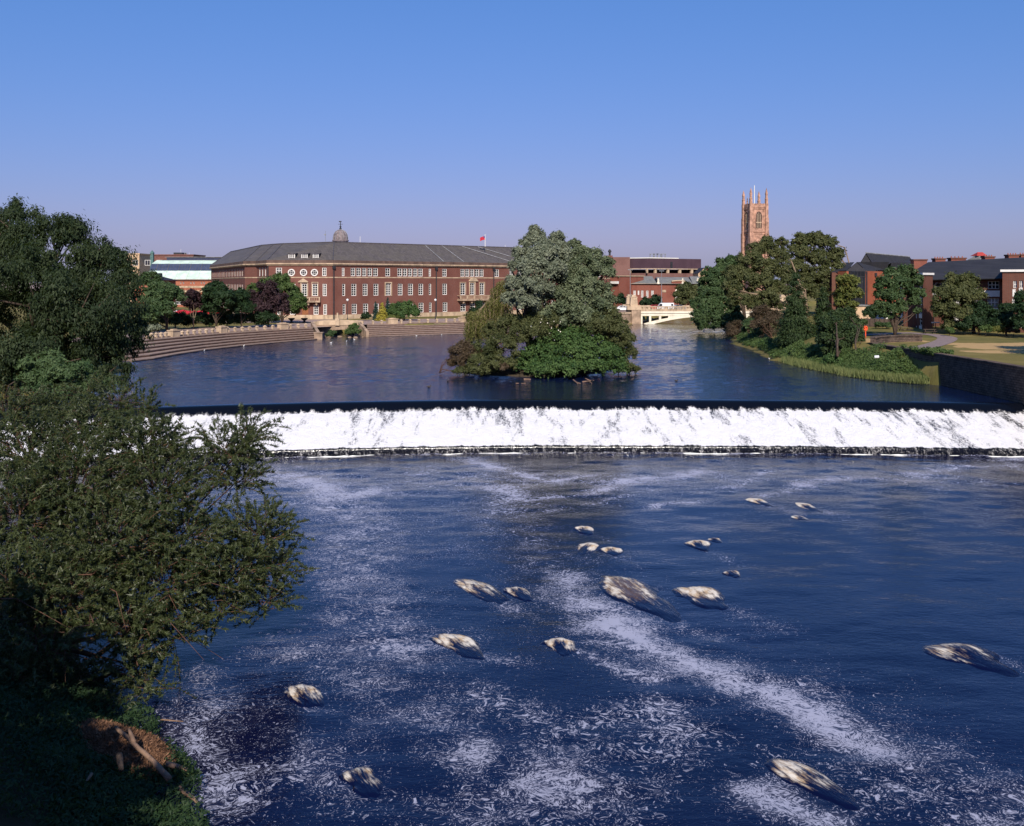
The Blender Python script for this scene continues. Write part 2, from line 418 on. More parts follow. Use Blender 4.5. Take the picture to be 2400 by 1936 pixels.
tag(far.build('far_ground', MAT['paving']), 'flat town ground reaching to the horizon', kind='structure')

# ---------------------------------------------------------------- water
def crest_y(x): return 99.6 - .0030 * (x - 6) ** 2 * np.where(x < 6, 1.35, .55)
def foot_y(x): return crest_y(x) - 10.4 + .0004 * (x - 6) ** 2

def water_mat(name, foam, deep, rscale, strength):
    m = M(name)
    p = m.coord()
    f1 = m.noise(rscale, 3, .6, vec=m.mapped((1, 1.9, 1)))
    f2 = m.noise(rscale * 4.5, 2, .5, vec=m.mapped((1, 1.7, 1)))
    hgt = m.math('ADD', f1, m.math('MULTIPLY', f2, .35))
    nrm = m.bump(hgt, strength, .2)
    col = m.mix(m.noise(.12, 2), tuple(c * .7 for c in deep), tuple(c * 1.3 for c in deep))
    if foam:
        den = m.attr('foam')
        warp = m.noise(1.1, 3, .6)
        v = m.n('ShaderNodeVectorMath', operation='ADD', i_0=p)
        m.t.links.new(m.n('ShaderNodeVectorMath', operation='SCALE', i_0=m.n('ShaderNodeTexNoise', i_Vector=p, i_Scale=.9, i_Detail=2.0).outputs['Color'], i_3=1.6).outputs[0], v.inputs[1])
        fl = m.noise(4.6, 5, .66, vec=m.mapped((1, 1.0, 1), src=v.outputs[0]), dist=.9)
        fs_ = m.noise(13, 3, .6, vec=m.mapped((1, .8, 1), src=v.outputs[0]), dist=.4)
        big = m.noise(.55, 3, .6, vec=v.outputs[0]); veil = m.attr('veil')
        dd = m.math('ADD', den, m.math('MULTIPLY', m.math('SUBTRACT', big, .5), m.math('MULTIPLY', den, 1.2)))
        vv = m.math('ADD', veil, m.math('MULTIPLY', m.math('SUBTRACT', big, .5), m.math('MULTIPLY', veil, 1.6)))
        plates = m.math('MULTIPLY', m.sm(m.math('SUBTRACT', fl, m.math('SUBTRACT', .775, m.math('MULTIPLY', dd, .385))), -.03, .075), .85)
        specks = m.math('MULTIPLY', m.sm(m.math('SUBTRACT', fs_, m.math('SUBTRACT', .79, m.math('MULTIPLY', vv, .295))), -.015, .085), .74)
        film = m.math('MULTIPLY', m.sm(m.math('ADD', vv, m.math('SUBTRACT', fl, .5)), .55, 1.35), .13)
        fm = m.math('MAXIMUM', m.math('MAXIMUM', plates, specks), film)
        m.set(color=col, rough=.06, ior=1.33, spec=.5, normal=nrm)
        dif = m.n('ShaderNodeBsdfPrincipled'); dif.inputs['Base Color'].default_value = (.42, .42, .52, 1); dif.inputs['Roughness'].default_value = .8
        mx = m.n('ShaderNodeMixShader'); m.t.links.new(fm, mx.inputs[0]); m.t.links.new(m.b.outputs[0], mx.inputs[1]); m.t.links.new(dif.outputs[0], mx.inputs[2])
        m.t.links.new(mx.outputs[0], m.out.inputs[0])
    else:
        m.set(color=col, rough=.06, ior=1.33, spec=.45, normal=nrm)
    return m.m

# upper pool: level sheet from the weir crest to beyond the road bridge
ux = np.concatenate([np.arange(-60, 62, .5), np.arange(62, 170, 6)])
uy = np.concatenate([np.arange(0, 130, .46), np.arange(130, 150, 1.5), np.arange(150, 330, 10)])
UX, UT = np.meshgrid(ux, uy)
UY = crest_y(np.clip(UX, -60, 62)) + .2 + UT
calm_ = .25 + .75 * sstep(.5, 14, UT); gust = .40 + .95 * sstep(-.25, .5, fbm(UX * .045, UY * .09, 401, 3))
UZ = calm_ * gust * (.056 * fbm(UX * .62, UY * .75, 402, 3) + .030 * fbm(UX * 1.3 + 3, UY * 1.5, 405, 2)) * (UX < 62) - .01
MAT['water_up'] = water_mat('pool_water', False, (.003, .008, .034), 1.6, .30)
o = link_mesh('upper_river', grid_mesh('upper_river', UX, UY, UZ), MAT['water_up'], smooth=True)
tag(o, 'dark blue rippled pool above the weir', kind='structure')

# lower pool with real waves and drifting foam
lx = np.arange(-56, 66, .42); ly = np.concatenate([np.arange(-30, 22, 2.5), np.arange(22, 60, .30), np.arange(60, 90.5, .36)])
LX, LY = np.meshgrid(lx, ly)
den = np.zeros_like(LX); veil = np.zeros_like(LX)
WXL = LX + 1.3 * fbm(LX * .16, LY * .16, 15, 3); WYL = LY + 2.2 * fbm(LX * .13, LY * .13, 16, 3)
def streak(pts, wpx, s):
    global den, veil
    P = [G(x * 1.1152, y * 1.1152, ZL) for x, y in pts]
    for a, b in zip(P[:-1], P[1:]):
        wm = 1.7 * wpx * 1.1152 * (a.y + b.y) / 2 / F; s_ = s * .9
        d, _ = seg_dist(WXL + .3 * wm * fbm(LX * .6, LY * .6, 11), WYL + .3 * wm * fbm(LX * .6, LY * .6, 12), [(a.x, a.y), (b.x, b.y)], False)
        den = np.maximum(den, s_ * np.exp(-(d / wm) ** 2)); veil = np.maximum(veil, min(1, s_ * 1.15) * np.exp(-(d / (wm * 2.0 + .5)) ** 2))
def blob(x, y, rx, ry, s):
    global den, veil
    c = G(x * 1.1152, y * 1.1152, ZL)
    ax_ = rx * 1.1152 * c.y / F; ay_ = ry * 1.1152 * c.y ** 2 / ((H - ZL) * F)
    d = np.sqrt(((LX - c.x) / ax_) ** 2 + ((LY - c.y) / ay_) ** 2)
    den = np.maximum(den, s * .92 * np.exp(-d ** 2)); veil = np.maximum(veil, min(1, s * 1.2) * np.exp(-(d / 1.3) ** 2))
streak([(1190, 1215), (1290, 1315), (1400, 1372), (1480, 1410), (1560, 1445), (1640, 1475), (1720, 1492), (1775, 1535), (1830, 1560)], 26, 1.0)
streak([(1190, 1215), (1290, 1315), (1400, 1372), (1560, 1445), (1720, 1492), (1830, 1560)], 75, .5)
streak([(1720, 1500), (1850, 1550), (1960, 1560), (2060, 1610), (2150, 1660)], 45, .6)
streak([(1630, 1690), (1700, 1720), (1760, 1750)], 22, .95)
streak([(640, 1000), (710, 1050), (760, 1110), (745, 1180), (700, 1215), (790, 1290), (850, 1345)], 60, .62)
streak([(640, 1010), (720, 1045), (765, 1030)], 28, .8)
streak([(1010, 1000), (1090, 1080), (1150, 1160), (1220, 1240), (1290, 1320)], 70, .6)
streak([(990, 965), (1080, 990), (1160, 1010), (1240, 1000)], 16, .85)
streak([(1090, 1060), (1200, 1040), (1330, 1010), (1470, 985)], 12, .85)
streak([(1080, 1090), (1180, 1070), (1290, 1035)], 12, .7)
streak([(1350, 1060), (1440, 1056)], 14, .75)
streak([(1480, 1020), (1560, 1010), (1600, 990)], 14, .7)
streak([(1600, 1040), (1750, 1010), (1880, 1000), (1990, 985), (2150, 978)], 16, .75)
streak([(2080, 968), (2200, 962)], 14, .7)
streak([(420, 1410), (465, 1470), (445, 1540), (410, 1640), (470, 1700)], 38, .58)
streak([(600, 1350), (720, 1400), (830, 1470), (930, 1530), (1000, 1600)], 60, .55)
streak([(900, 1480), (990, 1470), (1060, 1500), (1180, 1520), (1400, 1500)], 45, .5)
streak([(830, 1330), (870, 1355)], 20, .7)
streak([(1250, 1350), (1330, 1362)], 12, .8)
for x_, y_, l_ in ((1228, 1113, 40), (1260, 1158, 60), (1475, 1144, 70), (1340, 1265, 110), (1490, 1262, 100), (1010, 1245, 80), (970, 1368, 70), (1185, 1362, 120), (1600, 1058, 40), (1700, 1070, 40), (2060, 1390, 110), (645, 1470, 80), (1720, 1670, 90)):
    streak([(x_ + .2 * l_, y_ + .05 * l_), (x_ + .8 * l_, y_ + .32 * l_), (x_ + 1.5 * l_, y_ + .62 * l_)], 9, .62)      # wakes behind the boulders
blob(1150, 1650, 300, 130, .64); blob(1000, 1600, 150, 80, .62); blob(650, 1600, 260, 130, .5); blob(1350, 1560, 200, 90, .48)
blob(1900, 1640, 300, 110, .5); blob(2080, 1730, 150, 60, .6); blob(760, 1180, 110, 60, .55); blob(900, 1020, 300, 60, .42)
blob(1300, 1010, 500, 45, .5); blob(1900, 1000, 300, 30, .4); blob(1600, 1350, 160, 60, .32); blob(560, 1000, 120, 60, .5)
blob(1850, 1470, 260, 90, .28); blob(700, 1450, 300, 110, .35); blob(480, 1650, 100, 140, .5)
near = np.exp(-((foot_y(LX) - LY) / 1.1) ** 2)
den = np.maximum(den, near * (.7 + .5 * fbm(LX * .35, LY * .8, 21)))
den = den * (.78 + .45 * fbm(LX * .22, LY * .22, 33)) 
calm = np.exp(-(((LX - 17) / 11) ** 2 + ((LY - 52) / 14) ** 2)) + np.exp(-(((LX - 4) / 5) ** 2 + ((LY - 62) / 9) ** 2))
den = np.clip(den + .16 * fbm(LX * .12, LY * .12, 31) + .16 - .2 * calm, 0, 1.25)
veil = np.clip(veil + .12 * fbm(LX * .1, LY * .1, 35) + .15 - .22 * calm, 0, 1.1)
amp = .040 + .05 * sstep(66, 88, LY)
wz = amp * fbm(LX * .6, LY * .95, 41, 3) + .05 * fbm(LX * .16, LY * .22, 44, 2)
wz += .10 * near * fbm(LX * .7, LY * 1.5, 47, 3)
MAT['water_low'] = water_mat('lower_water', True, (.0022, .0034, .024), 2.0, .12)
o = link_mesh('lower_river', grid_mesh('lower_river', LX, LY, ZL + wz, {'foam': den, 'veil': veil}), MAT['water_low'], smooth=True)
tag(o, 'deep blue river below the weir flecked with drifting foam', kind='structure')

# the weir: glassy lip, broken white face, dark step at the foot
sx = np.arange(-58, 60, .16)
prof = [(-.6, .0), (0, -.01), (.3, -.08), (.55, -.22), (.8, -.42), (1.0, -.62), (1.25, -.80)]
prof += [(1.25 + t * 9.05, -.80 - t * 2.03) for t in np.linspace(.012, 1, 110)]
prof += [(10.36, -2.92), (10.4, -3.1), (10.42, -3.3), (10.44, -3.6)]
pd = np.array([p[0] for p in prof]); pz = np.array([p[1] for p in prof])
WX, PD = np.meshgrid(sx, pd); _, PZ = np.meshgrid(sx, pz)
k = (foot_y(sx) - crest_y(sx)) / -10.4
WY = crest_y(WX) - PD * k[None, :]
body = sstep(1.3, 3.2, PD) * (1 - sstep(10.15, 10.4, PD))
clump = fbm(WX * 1.3, PD * .4, 51, 4); fine = fbm(WX * 3.0, PD * 1.1, 61, 3); lip = fbm(WX * .8, PD * 0 + 3, 71, 3)
thick = sstep(30, 62, WX)
WZ = PZ + body * (.07 * clump + .055 * fine + .02)
foam = sstep(-.15, .5, PD - 1.05 - .30 * lip - .38 * fbm(WX * 3.6, PD * .3, 81, 3)) * (1 - .85 * sstep(10.02, 10.3, PD + .10 * fine))
gaps = fbm(WX * 2.2, PD * .45, 91, 4) * .6 + fbm(WX * .45, PD * .12, 95, 2) * .4
foam = foam * sstep(.72, 1.05, PD) * (.92 - (.47 + .2 * thick) * sstep(-.1 - .25 * thick, .40, gaps) + .1 * sstep(4, 8.5, PD))
m = M('weir_water')
fa = m.attr('foam'); n1 = m.noise(6.5, 4, .7, vec=m.mapped((1, .55, .8))); n2 = m.noise(3.0, 3, .6, vec=m.mapped((1, .22, .5)))
br = m.math('ADD', m.math('MULTIPLY', n1, .65), m.math('MULTIPLY', n2, .35))
fac = m.sm(m.math('ADD', fa, m.math('MULTIPLY', m.math('SUBTRACT', br, .5), 2.6)), .08, .80)
m.set(color=(.003, .004, .008), rough=.12, ior=1.33, spec=.3, normal=m.bump(m.noise(3, 3, vec=m.mapped((1.5, .4, 1))), .25, .1))
fac = m.math('MULTIPLY', fac, m.sm(fa, .02, .2))
fo = m.n('ShaderNodeBsdfPrincipled'); fo.inputs['Base Color'].default_value = (.84, .81, .80, 1); fo.inputs['Roughness'].default_value = .9
m.t.links.new(m.bump(n1, .8, .22), fo.inputs['Normal'])
mx = m.n('ShaderNodeMixShader', i_0=fac); m.t.links.new(m.b.outputs[0], mx.inputs[1]); m.t.links.new(fo.outputs[0], mx.inputs[2]); m.t.links.new(mx.outputs[0], m.out.inputs[0])
o = link_mesh('weir_fall', grid_mesh('weir_fall', WX, WY, WZ, {'foam': foam}), m.m, smooth=True)
tag(o, 'broad white curtain of water breaking down the sloping weir', 'weir', kind='structure')
del o['category']
MAT['foam'] = M('surf_foam').set(color=(.85, .83, .78), rough=.9).m
# line of surf where the fall meets the lower pool
surf = MB(); prev = None
for x in np.arange(-56, 58, .35):
    yy = float(foot_y(np.array([x]))[0]) - .12; hgt = -.03 + .13 * abs(float(fbm(np.array([x * .9]), np.array([2.0]), 5)[0])); wd = .1 + .35 * abs(float(fbm(np.array([x * .5]), np.array([9.0]), 6)[0]))
    ring = [(x, yy + .1, ZL - .05), (x, yy, ZL + hgt), (x, yy - wd * .5, ZL + hgt * .7), (x, yy - wd, ZL - .06)]
    if prev:
        for i in range(3): surf.quad(prev[i], ring[i], ring[i + 1], prev[i + 1])
    prev = ring
tag(surf.build('surf_line', MAT['foam'], smooth=True), 'thin pale line of surf along the foot of the weir', 'surf', kind='stuff')

# ---------------------------------------------------------------- building kit
def v2(p): return Vector((p[0], p[1]))
def offset_line(pts, d):                   # move a plan polyline towards its right-hand side by d, mitred
    P = [v2(p) for p in pts]; out = []
    for i in range(len(P)):
        ns = []
        if i > 0: t = (P[i] - P[i - 1]).normalized(); ns.append(Vector((t.y, -t.x)))
        if i < len(P) - 1: t = (P[i + 1] - P[i]).normalized(); ns.append(Vector((t.y, -t.x)))
        n = sum(ns, Vector((0, 0))).normalized(); c = max(.35, n.dot(ns[0]))
        out.append(P[i] + n * (d / c))
    return out
def band(mb, pts, z0, z1, o0, o1):         # solid moulding along a polyline between offsets o0 (inner) and o1 (outer)
    A = offset_line(pts, o0); B = offset_line(pts, o1)
    for i in range(len(pts) - 1):
        q = [(A[i], z0), (A[i + 1], z0), (B[i + 1], z0), (B[i], z0)]
        vs = [(p.x, p.y, z0) for p, _ in q] + [(p.x, p.y, z1) for p, _ in q]
        mb.add(vs, [(0, 1, 2, 3), (7, 6, 5, 4), (3, 2, 6, 7), (0, 4, 5, 1), (1, 5, 6, 2), (0, 3, 7, 4)])
    return mb
WCACHE = {}
def window_mesh(wd, ht, cols, rows, fr=.16, bar=.10, mat=None):
    key = (round(wd, 1), round(ht, 1), cols, rows, fr, mat.name if mat else '')
    if key in WCACHE: return WCACHE[key]
    wd, ht = max(.2, key[0]), max(.2, key[1])
    b = MB(); h = wd / 2; d0, d1 = -.10, .0
    b.box(-h, -h + fr, d0, d1, 0, ht); b.box(h - fr, h, d0, d1, 0, ht)
    b.box(-h + fr, h - fr, d0, d1, 0, fr); b.box(-h + fr, h - fr, d0, d1, ht - fr, ht)
    iw, ih = wd - 2 * fr, ht - 2 * fr
    for i in range(1, cols): x = -h + fr + iw * i / cols; b.box(x - bar / 2, x + bar / 2, d0 + .03, d1 - .02, fr, ht - fr)
    for j in range(1, rows):
        z = fr + ih * j / rows
        for i in range(cols):
            xa = -h + fr + iw * i / cols + bar / 2; xb = -h + fr + iw * (i + 1) / cols - bar / 2
            b.box(xa, xb, d0 + .035, d1 - .03, z - bar / 2, z + bar / 2)
    me = b.mesh('window'); me.materials.append(mat or MAT['white_paint'])
    g = MB(); g.quad((-h + fr * .5, -.07, fr * .5), (h - fr * .5, -.07, fr * .5), (h - fr * .5, -.07, ht - fr * .5), (-h + fr * .5, -.07, ht - fr * .5))
    gm = g.mesh('pane'); gm.materials.append(MAT['glass'])
    WCACHE[key] = (me, gm, wd, ht); return WCACHE[key]

class Facade:
    def __init__(s, p0, p1, z0, z1):
        s.p0, s.p1 = v2(p0), v2(p1); s.z0, s.z1 = z0, z1; s.L = (s.p1 - s.p0).length; s.d = (s.p1 - s.p0).normalized(); s.n = Vector((s.d.y, -s.d.x)); s.holes = []
    def u(s, px):
        k = (px - CX) / F; d = s.p1 - s.p0
        return (k * s.p0.y - s.p0.x) / (d.x - k * d.y) * s.L
    def z(s, px, py):
        Yd = (s.p0 + s.d * s.u(px)).y; return H + (CY - py) / F * Yd
    def rect(s, x0, x1, y0, y1):
        xm = (x0 + x1) / 2
        return (s.u(x0), s.u(x1), s.z(xm, y1), s.z(xm, y0))
    def P(s, u, z, o=0.0):
        q = s.p0 + s.d * u + s.n * o; return Vector((q.x, q.y, z))
    def box(s, mb, u0, u1, z0, z1, o0, o1):
        vs = [s.P(u0, z0, o0), s.P(u1, z0, o0), s.P(u1, z0, o1), s.P(u0, z0, o1), s.P(u0, z1, o0), s.P(u1, z1, o0), s.P(u1, z1, o1), s.P(u0, z1, o1)]
        return mb.add(vs, [(0, 1, 2, 3), (7, 6, 5, 4), (3, 2, 6, 7), (0, 4, 5, 1), (1, 5, 6, 2), (0, 3, 7, 4)])
    def hole(s, r): s.holes.append(r); return r
    def wall(s, mb, rev=.28, back=False):
        us = sorted({0.0, s.L, *[q for r in s.holes for q in r[:2]]}); zs = sorted({s.z0, s.z1, *[q for r in s.holes for q in r[2:]]})
        us = [q for q in us if 0 <= q <= s.L]; zs = [q for q in zs if s.z0 <= q <= s.z1]
        for a, b in zip(us[:-1], us[1:]):
            run = None
            for c, d in zip(zs[:-1], zs[1:]):
                um, zm = (a + b) / 2, (c + d) / 2
                solid = not any(r[0] < um < r[1] and r[2] < zm < r[3] for r in s.holes)
                if solid: run = (run[0], d) if run else (c, d)
                if (not solid or d == zs[-1]) and run:
                    mb.quad(s.P(a, run[0]), s.P(b, run[0]), s.P(b, run[1]), s.P(a, run[1])); run = None
        for u0, u1, z0, z1 in s.holes:
            mb.quad(s.P(u0, z0), s.P(u0, z0, -rev), s.P(u0, z1, -rev), s.P(u0, z1)); mb.quad(s.P(u1, z0), s.P(u1, z1), s.P(u1, z1, -rev), s.P(u1, z0, -rev))
            mb.quad(s.P(u0, z0), s.P(u1, z0), s.P(u1, z0, -rev), s.P(u0, z0, -rev)); mb.quad(s.P(u0, z1), s.P(u0, z1, -rev), s.P(u1, z1, -rev), s.P(u1, z1))
        return mb
    def window(s, parent, r, cols=2, rows=4, depth=.12, cut=True, mat=None, fr=.16, name='window', pane=True):
        if cut: s.hole(r)
        me, gm, wd, ht = window_mesh(r[1] - r[0], r[3] - r[2], cols, rows, fr, mat=mat)
        o = bpy.data.objects.new(name, me); COL.objects.link(o)
        p = s.P((r[0] + r[1]) / 2, r[2], -depth)
        o.rotation_euler = (0, 0, math.atan2(-s.d.y, -s.d.x))
        o.scale = ((r[1] - r[0]) / wd, 1, (r[3] - r[2]) / ht)
        o.location = p; adopt(o, parent)
        if pane:
            g = bpy.data.objects.new('pane', gm); COL.objects.link(g); g.parent = o
        return o

# ---------------------------------------------------------------- the long brick civic building
C0 = (-45.2, 258.0); C1 = (-61.4, 257.6); C2 = (-66.4, 267.0); C3 = (-70.6, 270.6); C4 = (-99.9, 340.0)
dirm = Vector((math.cos(math.radians(42)), math.sin(math.radians(42))))
E1 = (C0[0] + dirm.x * 103, C0[1] + dirm.y * 103)
ZG = 1.9; ZE = 15.65
ch = thing('civic_building', 'long three storey brick civic building with grey slate roof and white windows', 'building', (C0[0], C0[1], ZG))
def q2(x, y): return (680 + x / 4.304, 480 + y / 4.304)
def q1(x, y): return (280 + x / 4.304, 480 + y / 4.304)
def qr(q, x0, x1, y0, y1):
    a = q(x0, y0); b = q(x1, y1); return a[0], b[0], a[1], b[1]
fm = Facade(C0, E1, ZG, ZE); fp = Facade(C1, C0, ZG, ZE); f2 = Facade(C2, C1, ZG, ZE); f3 = Facade(C3, C2, ZG, ZE); f4 = Facade(C4, C3, ZG, ZE)
# storey heights
def rows_z(f, px): return None
T = (12.15, 15.05)      # top storey windows
Mz = (5.85, 10.05)      # middle storey
Bz = (2.0 + 1.75, 7.15 - 0)   # replaced below
def zz(f, px, py): return f.z(px, py)
top = [(522, 550), (612, 658), (668, 714), (725, 770), (782, 826), (836, 886), (960, 1010), (1082, 1130), (1136, 1180), (1188, 1232), (1240, 1285), (1292, 1338), (1398, 1422),
       (1535, 1580), (1718, 1760), (1766, 1808), (1816, 1855), (1862, 1905), (1910, 1952), (2063, 2107)]
mid = [(526, 556), (617, 669), (732, 782), (841, 891), (1087, 1135), (1190, 1240), (1295, 1343), (1400, 1424), (1537, 1583)]
low = [(531, 560), (622, 674), (736, 788), (847, 896), (965, 1015), (1090, 1140), (1193, 1243), (1297, 1347), (1402, 1428), (1540, 1587)]
pxc = q2(540, 0)[0]
zt = (fm.z(pxc, q2(0, 719)[1]), fm.z(pxc, q2(0, 634)[1])); zm = (fm.z(pxc, q2(0, 919)[1]), fm.z(pxc, q2(0, 796)[1])); zb = (fm.z(pxc, q2(0, 1105)[1]), fm.z(pxc, q2(0, 1000)[1]))
zs_ = fm.z(pxc, q2(0, 733)[1])            # string course
zpl = fm.z(pxc, q2(0, 1108)[1])           # top of the stone plinth
def uu(f, q, x0, x1): return f.u(q(x0, 0)[0]), f.u(q(x1, 0)[0])
for x0, x1 in top: a_, b_ = uu(fm, q2, x0, x1); fm.window(ch, (a_, b_, *zt), 2 if x1 - x0 < 60 else 2, 3)
for x0, x1 in mid: a_, b_ = uu(fm, q2, x0, x1); fm.window(ch, (a_, b_, *zm), 2 if x1 - x0 > 35 else 1, 5)
for x0, x1 in low: a_, b_ = uu(fm, q2, x0, x1); fm.window(ch, (a_, b_, *zb), 2 if x1 - x0 > 35 else 1, 4)
for x0, x1 in ((1715, 1768), (1812, 1860), (1910, 1958)): a_, b_ = uu(fm, q2, x0, x1); fm.window(ch, (a_, b_, zm[0] - .1, zm[1] + .1), 2, 5)
for x0, x1 in ((1718, 1772), (1815, 1865), (1922, 1966)): a_, b_ = uu(fm, q2, x0, x1); fm.window(ch, (a_, b_, *zb), 2, 4)
a_, b_ = uu(fm, q2, 962, 1016); fm.window(ch, (a_, b_, zm[0], zm[1] + .15), 3, 5)
uend = fm.u(q2(2107, 0)[0])
k = 0
while uend + 4 + k * 3.4 < fm.L - 3:      # the run that the island trees hide
    a_ = uend + 4 + k * 3.4
    for zr, rw in ((zt, 3), (zm, 5), (zb, 4)): fm.window(ch, (a_, a_ + 1.35, *zr), 2, rw)
    k += 1
# pavilion facing the camera
for x0, x1 in ((1578, 1638), (2045, 2087)): a_, b_ = uu(fp, q1, x0, x1); fp.window(ch, (a_, b_, *zt), 2 if x1 - x0 < 50 else 3, 3)
for x0, x1 in ((1590, 1645), (1715, 1775), (1838, 1893), (1945, 2000), (2050, 2090)): a_, b_ = uu(fp, q1, x0, x1); fp.window(ch, (a_, b_, *zm), 2, 5)
for x0, x1 in ((1592, 1645), (1720, 1775), (1958, 2008), (2056, 2092)): a_, b_ = uu(fp, q1, x0, x1); fp.window(ch, (a_, b_, *zb), 2, 4)
a_, b_ = uu(fp, q1, 1842, 1905); door_r = (a_, b_, ZG + .02, fp.z(q1(1870, 0)[0], q1(0, 1040)[1])); fp.hole(door_r)
mb = MB(); fp.box(mb, a_, b_, ZG + .02, door_r[3], -.26, -.2); fp.box(mb, (a_ + b_) / 2 - .04, (a_ + b_) / 2 + .04, ZG + .03, door_r[3] - .05, -.199, -.15)
for i in range(4):
    for sd in (0, 1):
        ua = a_ + (b_ - a_) * (.5 * sd + .08); fp.box(mb, ua, ua + (b_ - a_) * .34, ZG + .4 + i * 1.1, ZG + 1.2 + i * 1.1, -.199, -.165)
tag(mb.build('door', MAT['wood_door'], ch), 'tall double door of reddish brown wood')
# round windows with white surrounds
for cx_, cy_ in ((1735, 683), (1858, 683), (1967, 683)):
    px_, py_ = q1(cx_, cy_); uc = fp.u(px_); zc = fp.z(px_, py_); r = 36 / 4.304 * 258 / F
    b = MB(); n = 24
    ring = []
    for i in range(n):
        an = 2 * math.pi * i / n; ring.append([fp.P(uc + math.cos(an) * rr, zc + math.sin(an) * rr, oo) for rr, oo in ((r, .01), (r, .14), (r * .74, .14), (r * .74, .02))])
    for i in range(n):
        A, B_ = ring[i], ring[(i + 1) % n]
        for j in range(3): b.quad(A[j], B_[j], B_[j + 1], A[j + 1])
    for t in (-.33, .33):
        hw = r * .74 * math.sqrt(1 - t * t) ; fp.box(b, uc - hw, uc + hw, zc + t * r * .74 - .03, zc + t * r * .74 + .03, .03, .09)
        fp.box(b, uc + t * r * .74 - .03, uc + t * r * .74 + .03, zc - hw, zc + hw, .031, .088)
    wo = b.build('round_window', MAT['white_paint'], ch)
    g = MB(); g.poly([fp.P(uc + math.cos(2 * math.pi * i / n) * r * .75, zc + math.sin(2 * math.pi * i / n) * r * .75, .025) for i in range(n)]); g.build('pane', MAT['glass'], wo)
# slanting link and the receding left wing
for i in range(3): f2.window(ch, (f2.L * (.16 + i * .27), f2.L * (.16 + i * .27) + 1.3, *zt), 2, 3)
for i in range(3): f2.window(ch, (f2.L * (.16 + i * .27), f2.L * (.16 + i * .27) + 1.3, *zm), 2, 5)
n4 = 22
for i in range(n4):
    u0 = 2.0 + i * (f4.L - 5.0) / n4 + (.9 if i >= n4 / 2 else 0)
    f4.window(ch, (u0, u0 + 1.4, *zt), 2, 3)
    f4.window(ch, (u0, u0 + 1.4, *zm), 2, 5)
    f4.window(ch, (u0, u0 + 1.4, *zb), 2, 4)
wall = MB()
for f in (fm, fp, f2, f3, f4): f.wall(wall)
# far sides close the block
BK = [(E1[0] - 17, E1[1] + 19), (-30, 300), (-78, 312), (-88, 352)]
ring = [E1] + BK + [C4]
for a_, b_ in zip(ring[:-1], ring[1:]): wall.quad((a_[0], a_[1], ZG), (b_[0], b_[1], ZG), (b_[0], b_[1], ZE), (a_[0], a_[1], ZE))
wall.build('wall', MAT['brick'], ch)
EAVE = [C4, C3, C2, C1, C0, E1]
band(MB(), EAVE, ZG, zpl, -.1, .16).build('plinth', MAT['stone'], ch)
band(MB(), EAVE, zs_ - .12, zs_ + .13, -.05, .07).build('string_course', MAT['stone'], ch)
cn = MB(); band(cn, EAVE, ZE - .06, ZE + .22, -.2, .35); band(cn, EAVE, ZE + .221, ZE + .5, -.2, .62); cn.build('cornice', MAT['stone'], ch)
band(MB(), EAVE, ZE + .5, ZE + 1.25, -.3, .42).build('parapet_gutter', MAT['parapet'], ch)
# slate roof
ZR = 21.9
def ridge_pt(px, py):
    Yd = (ZR - H) * F / (CY - py); return ((px - CX) / F * Yd, Yd)
nb = Vector((-dirm.y, dirm.x))
RD = [ridge_pt(540, 590.5), ridge_pt(612, 575.4), ridge_pt(640, 573), ridge_pt(662, 571.6), ridge_pt(783, 568), (E1[0] + nb.x * 12 - dirm.x * 8, E1[1] + nb.y * 12 - dirm.y * 8)]
EO = offset_line(EAVE, .30)
zr0 = ZE + 1.2
rf = MB()
for i in range(5): rf.quad((*EO[i], zr0), (*EO[i + 1], zr0), (*RD[i + 1], ZR), (*RD[i], ZR))
BKo = [(2 * r[0] - e_.x, 2 * r[1] - e_.y) for r, e_ in zip(RD, EO)]
BKo[0] = (RD[0][0] - 2, RD[0][1] + 16); BKo[2] = BKo[3] = (-66, 312); BKo[1] = (-78, 318); BKo[4] = (-40, 300)
for i in range(5): rf.quad((*RD[i], ZR), (*RD[i + 1], ZR), (*BKo[i + 1], zr0), (*BKo[i], zr0))
rf.poly([(*EO[0], zr0), (*RD[0], ZR), (*BKo[0], zr0)]); rf.poly([(*EO[5], zr0), (*BKo[5], zr0), (*RD[5], ZR)])
roof = rf.build('roof', MAT['slate'], ch)
rg = MB()
for i in range(5): rg.tube([(*RD[i], ZR + .06), (*RD[i + 1], ZR + .06)], .16, 5)
for i in (0, 1, 2, 3, 4): rg.tube([(EO[i].x, EO[i].y, zr0 + .05), (*RD[i], ZR + .06)], .13, 5)
rg.build('ridge_tiles', MAT['lead_dark'], roof)
def on_roof(t, s):                          # t along the main slope, s up the slope
    e_ = EO[4].lerp(EO[5], t); r = v2(RD[4]).lerp(v2(RD[5]), t); p = e_.lerp(r, s); return Vector((p.x, p.y, zr0 + (ZR - zr0) * s))
up = Vector((fm.n.x * .5, fm.n.y * .5, .86)) * .06
for ta, tb in (((.345, .02), (.345, .98)), ((.415, .02), (.415, .98)), ((.60, .03), (.50, .98)), ((.67, .03), (.57, .98))):
    A, B_ = on_roof(*ta) + up, on_roof(*tb) + up
    MB().tube([A, B_], .11, 4).build('lead_strip', MAT['lead'], roof)
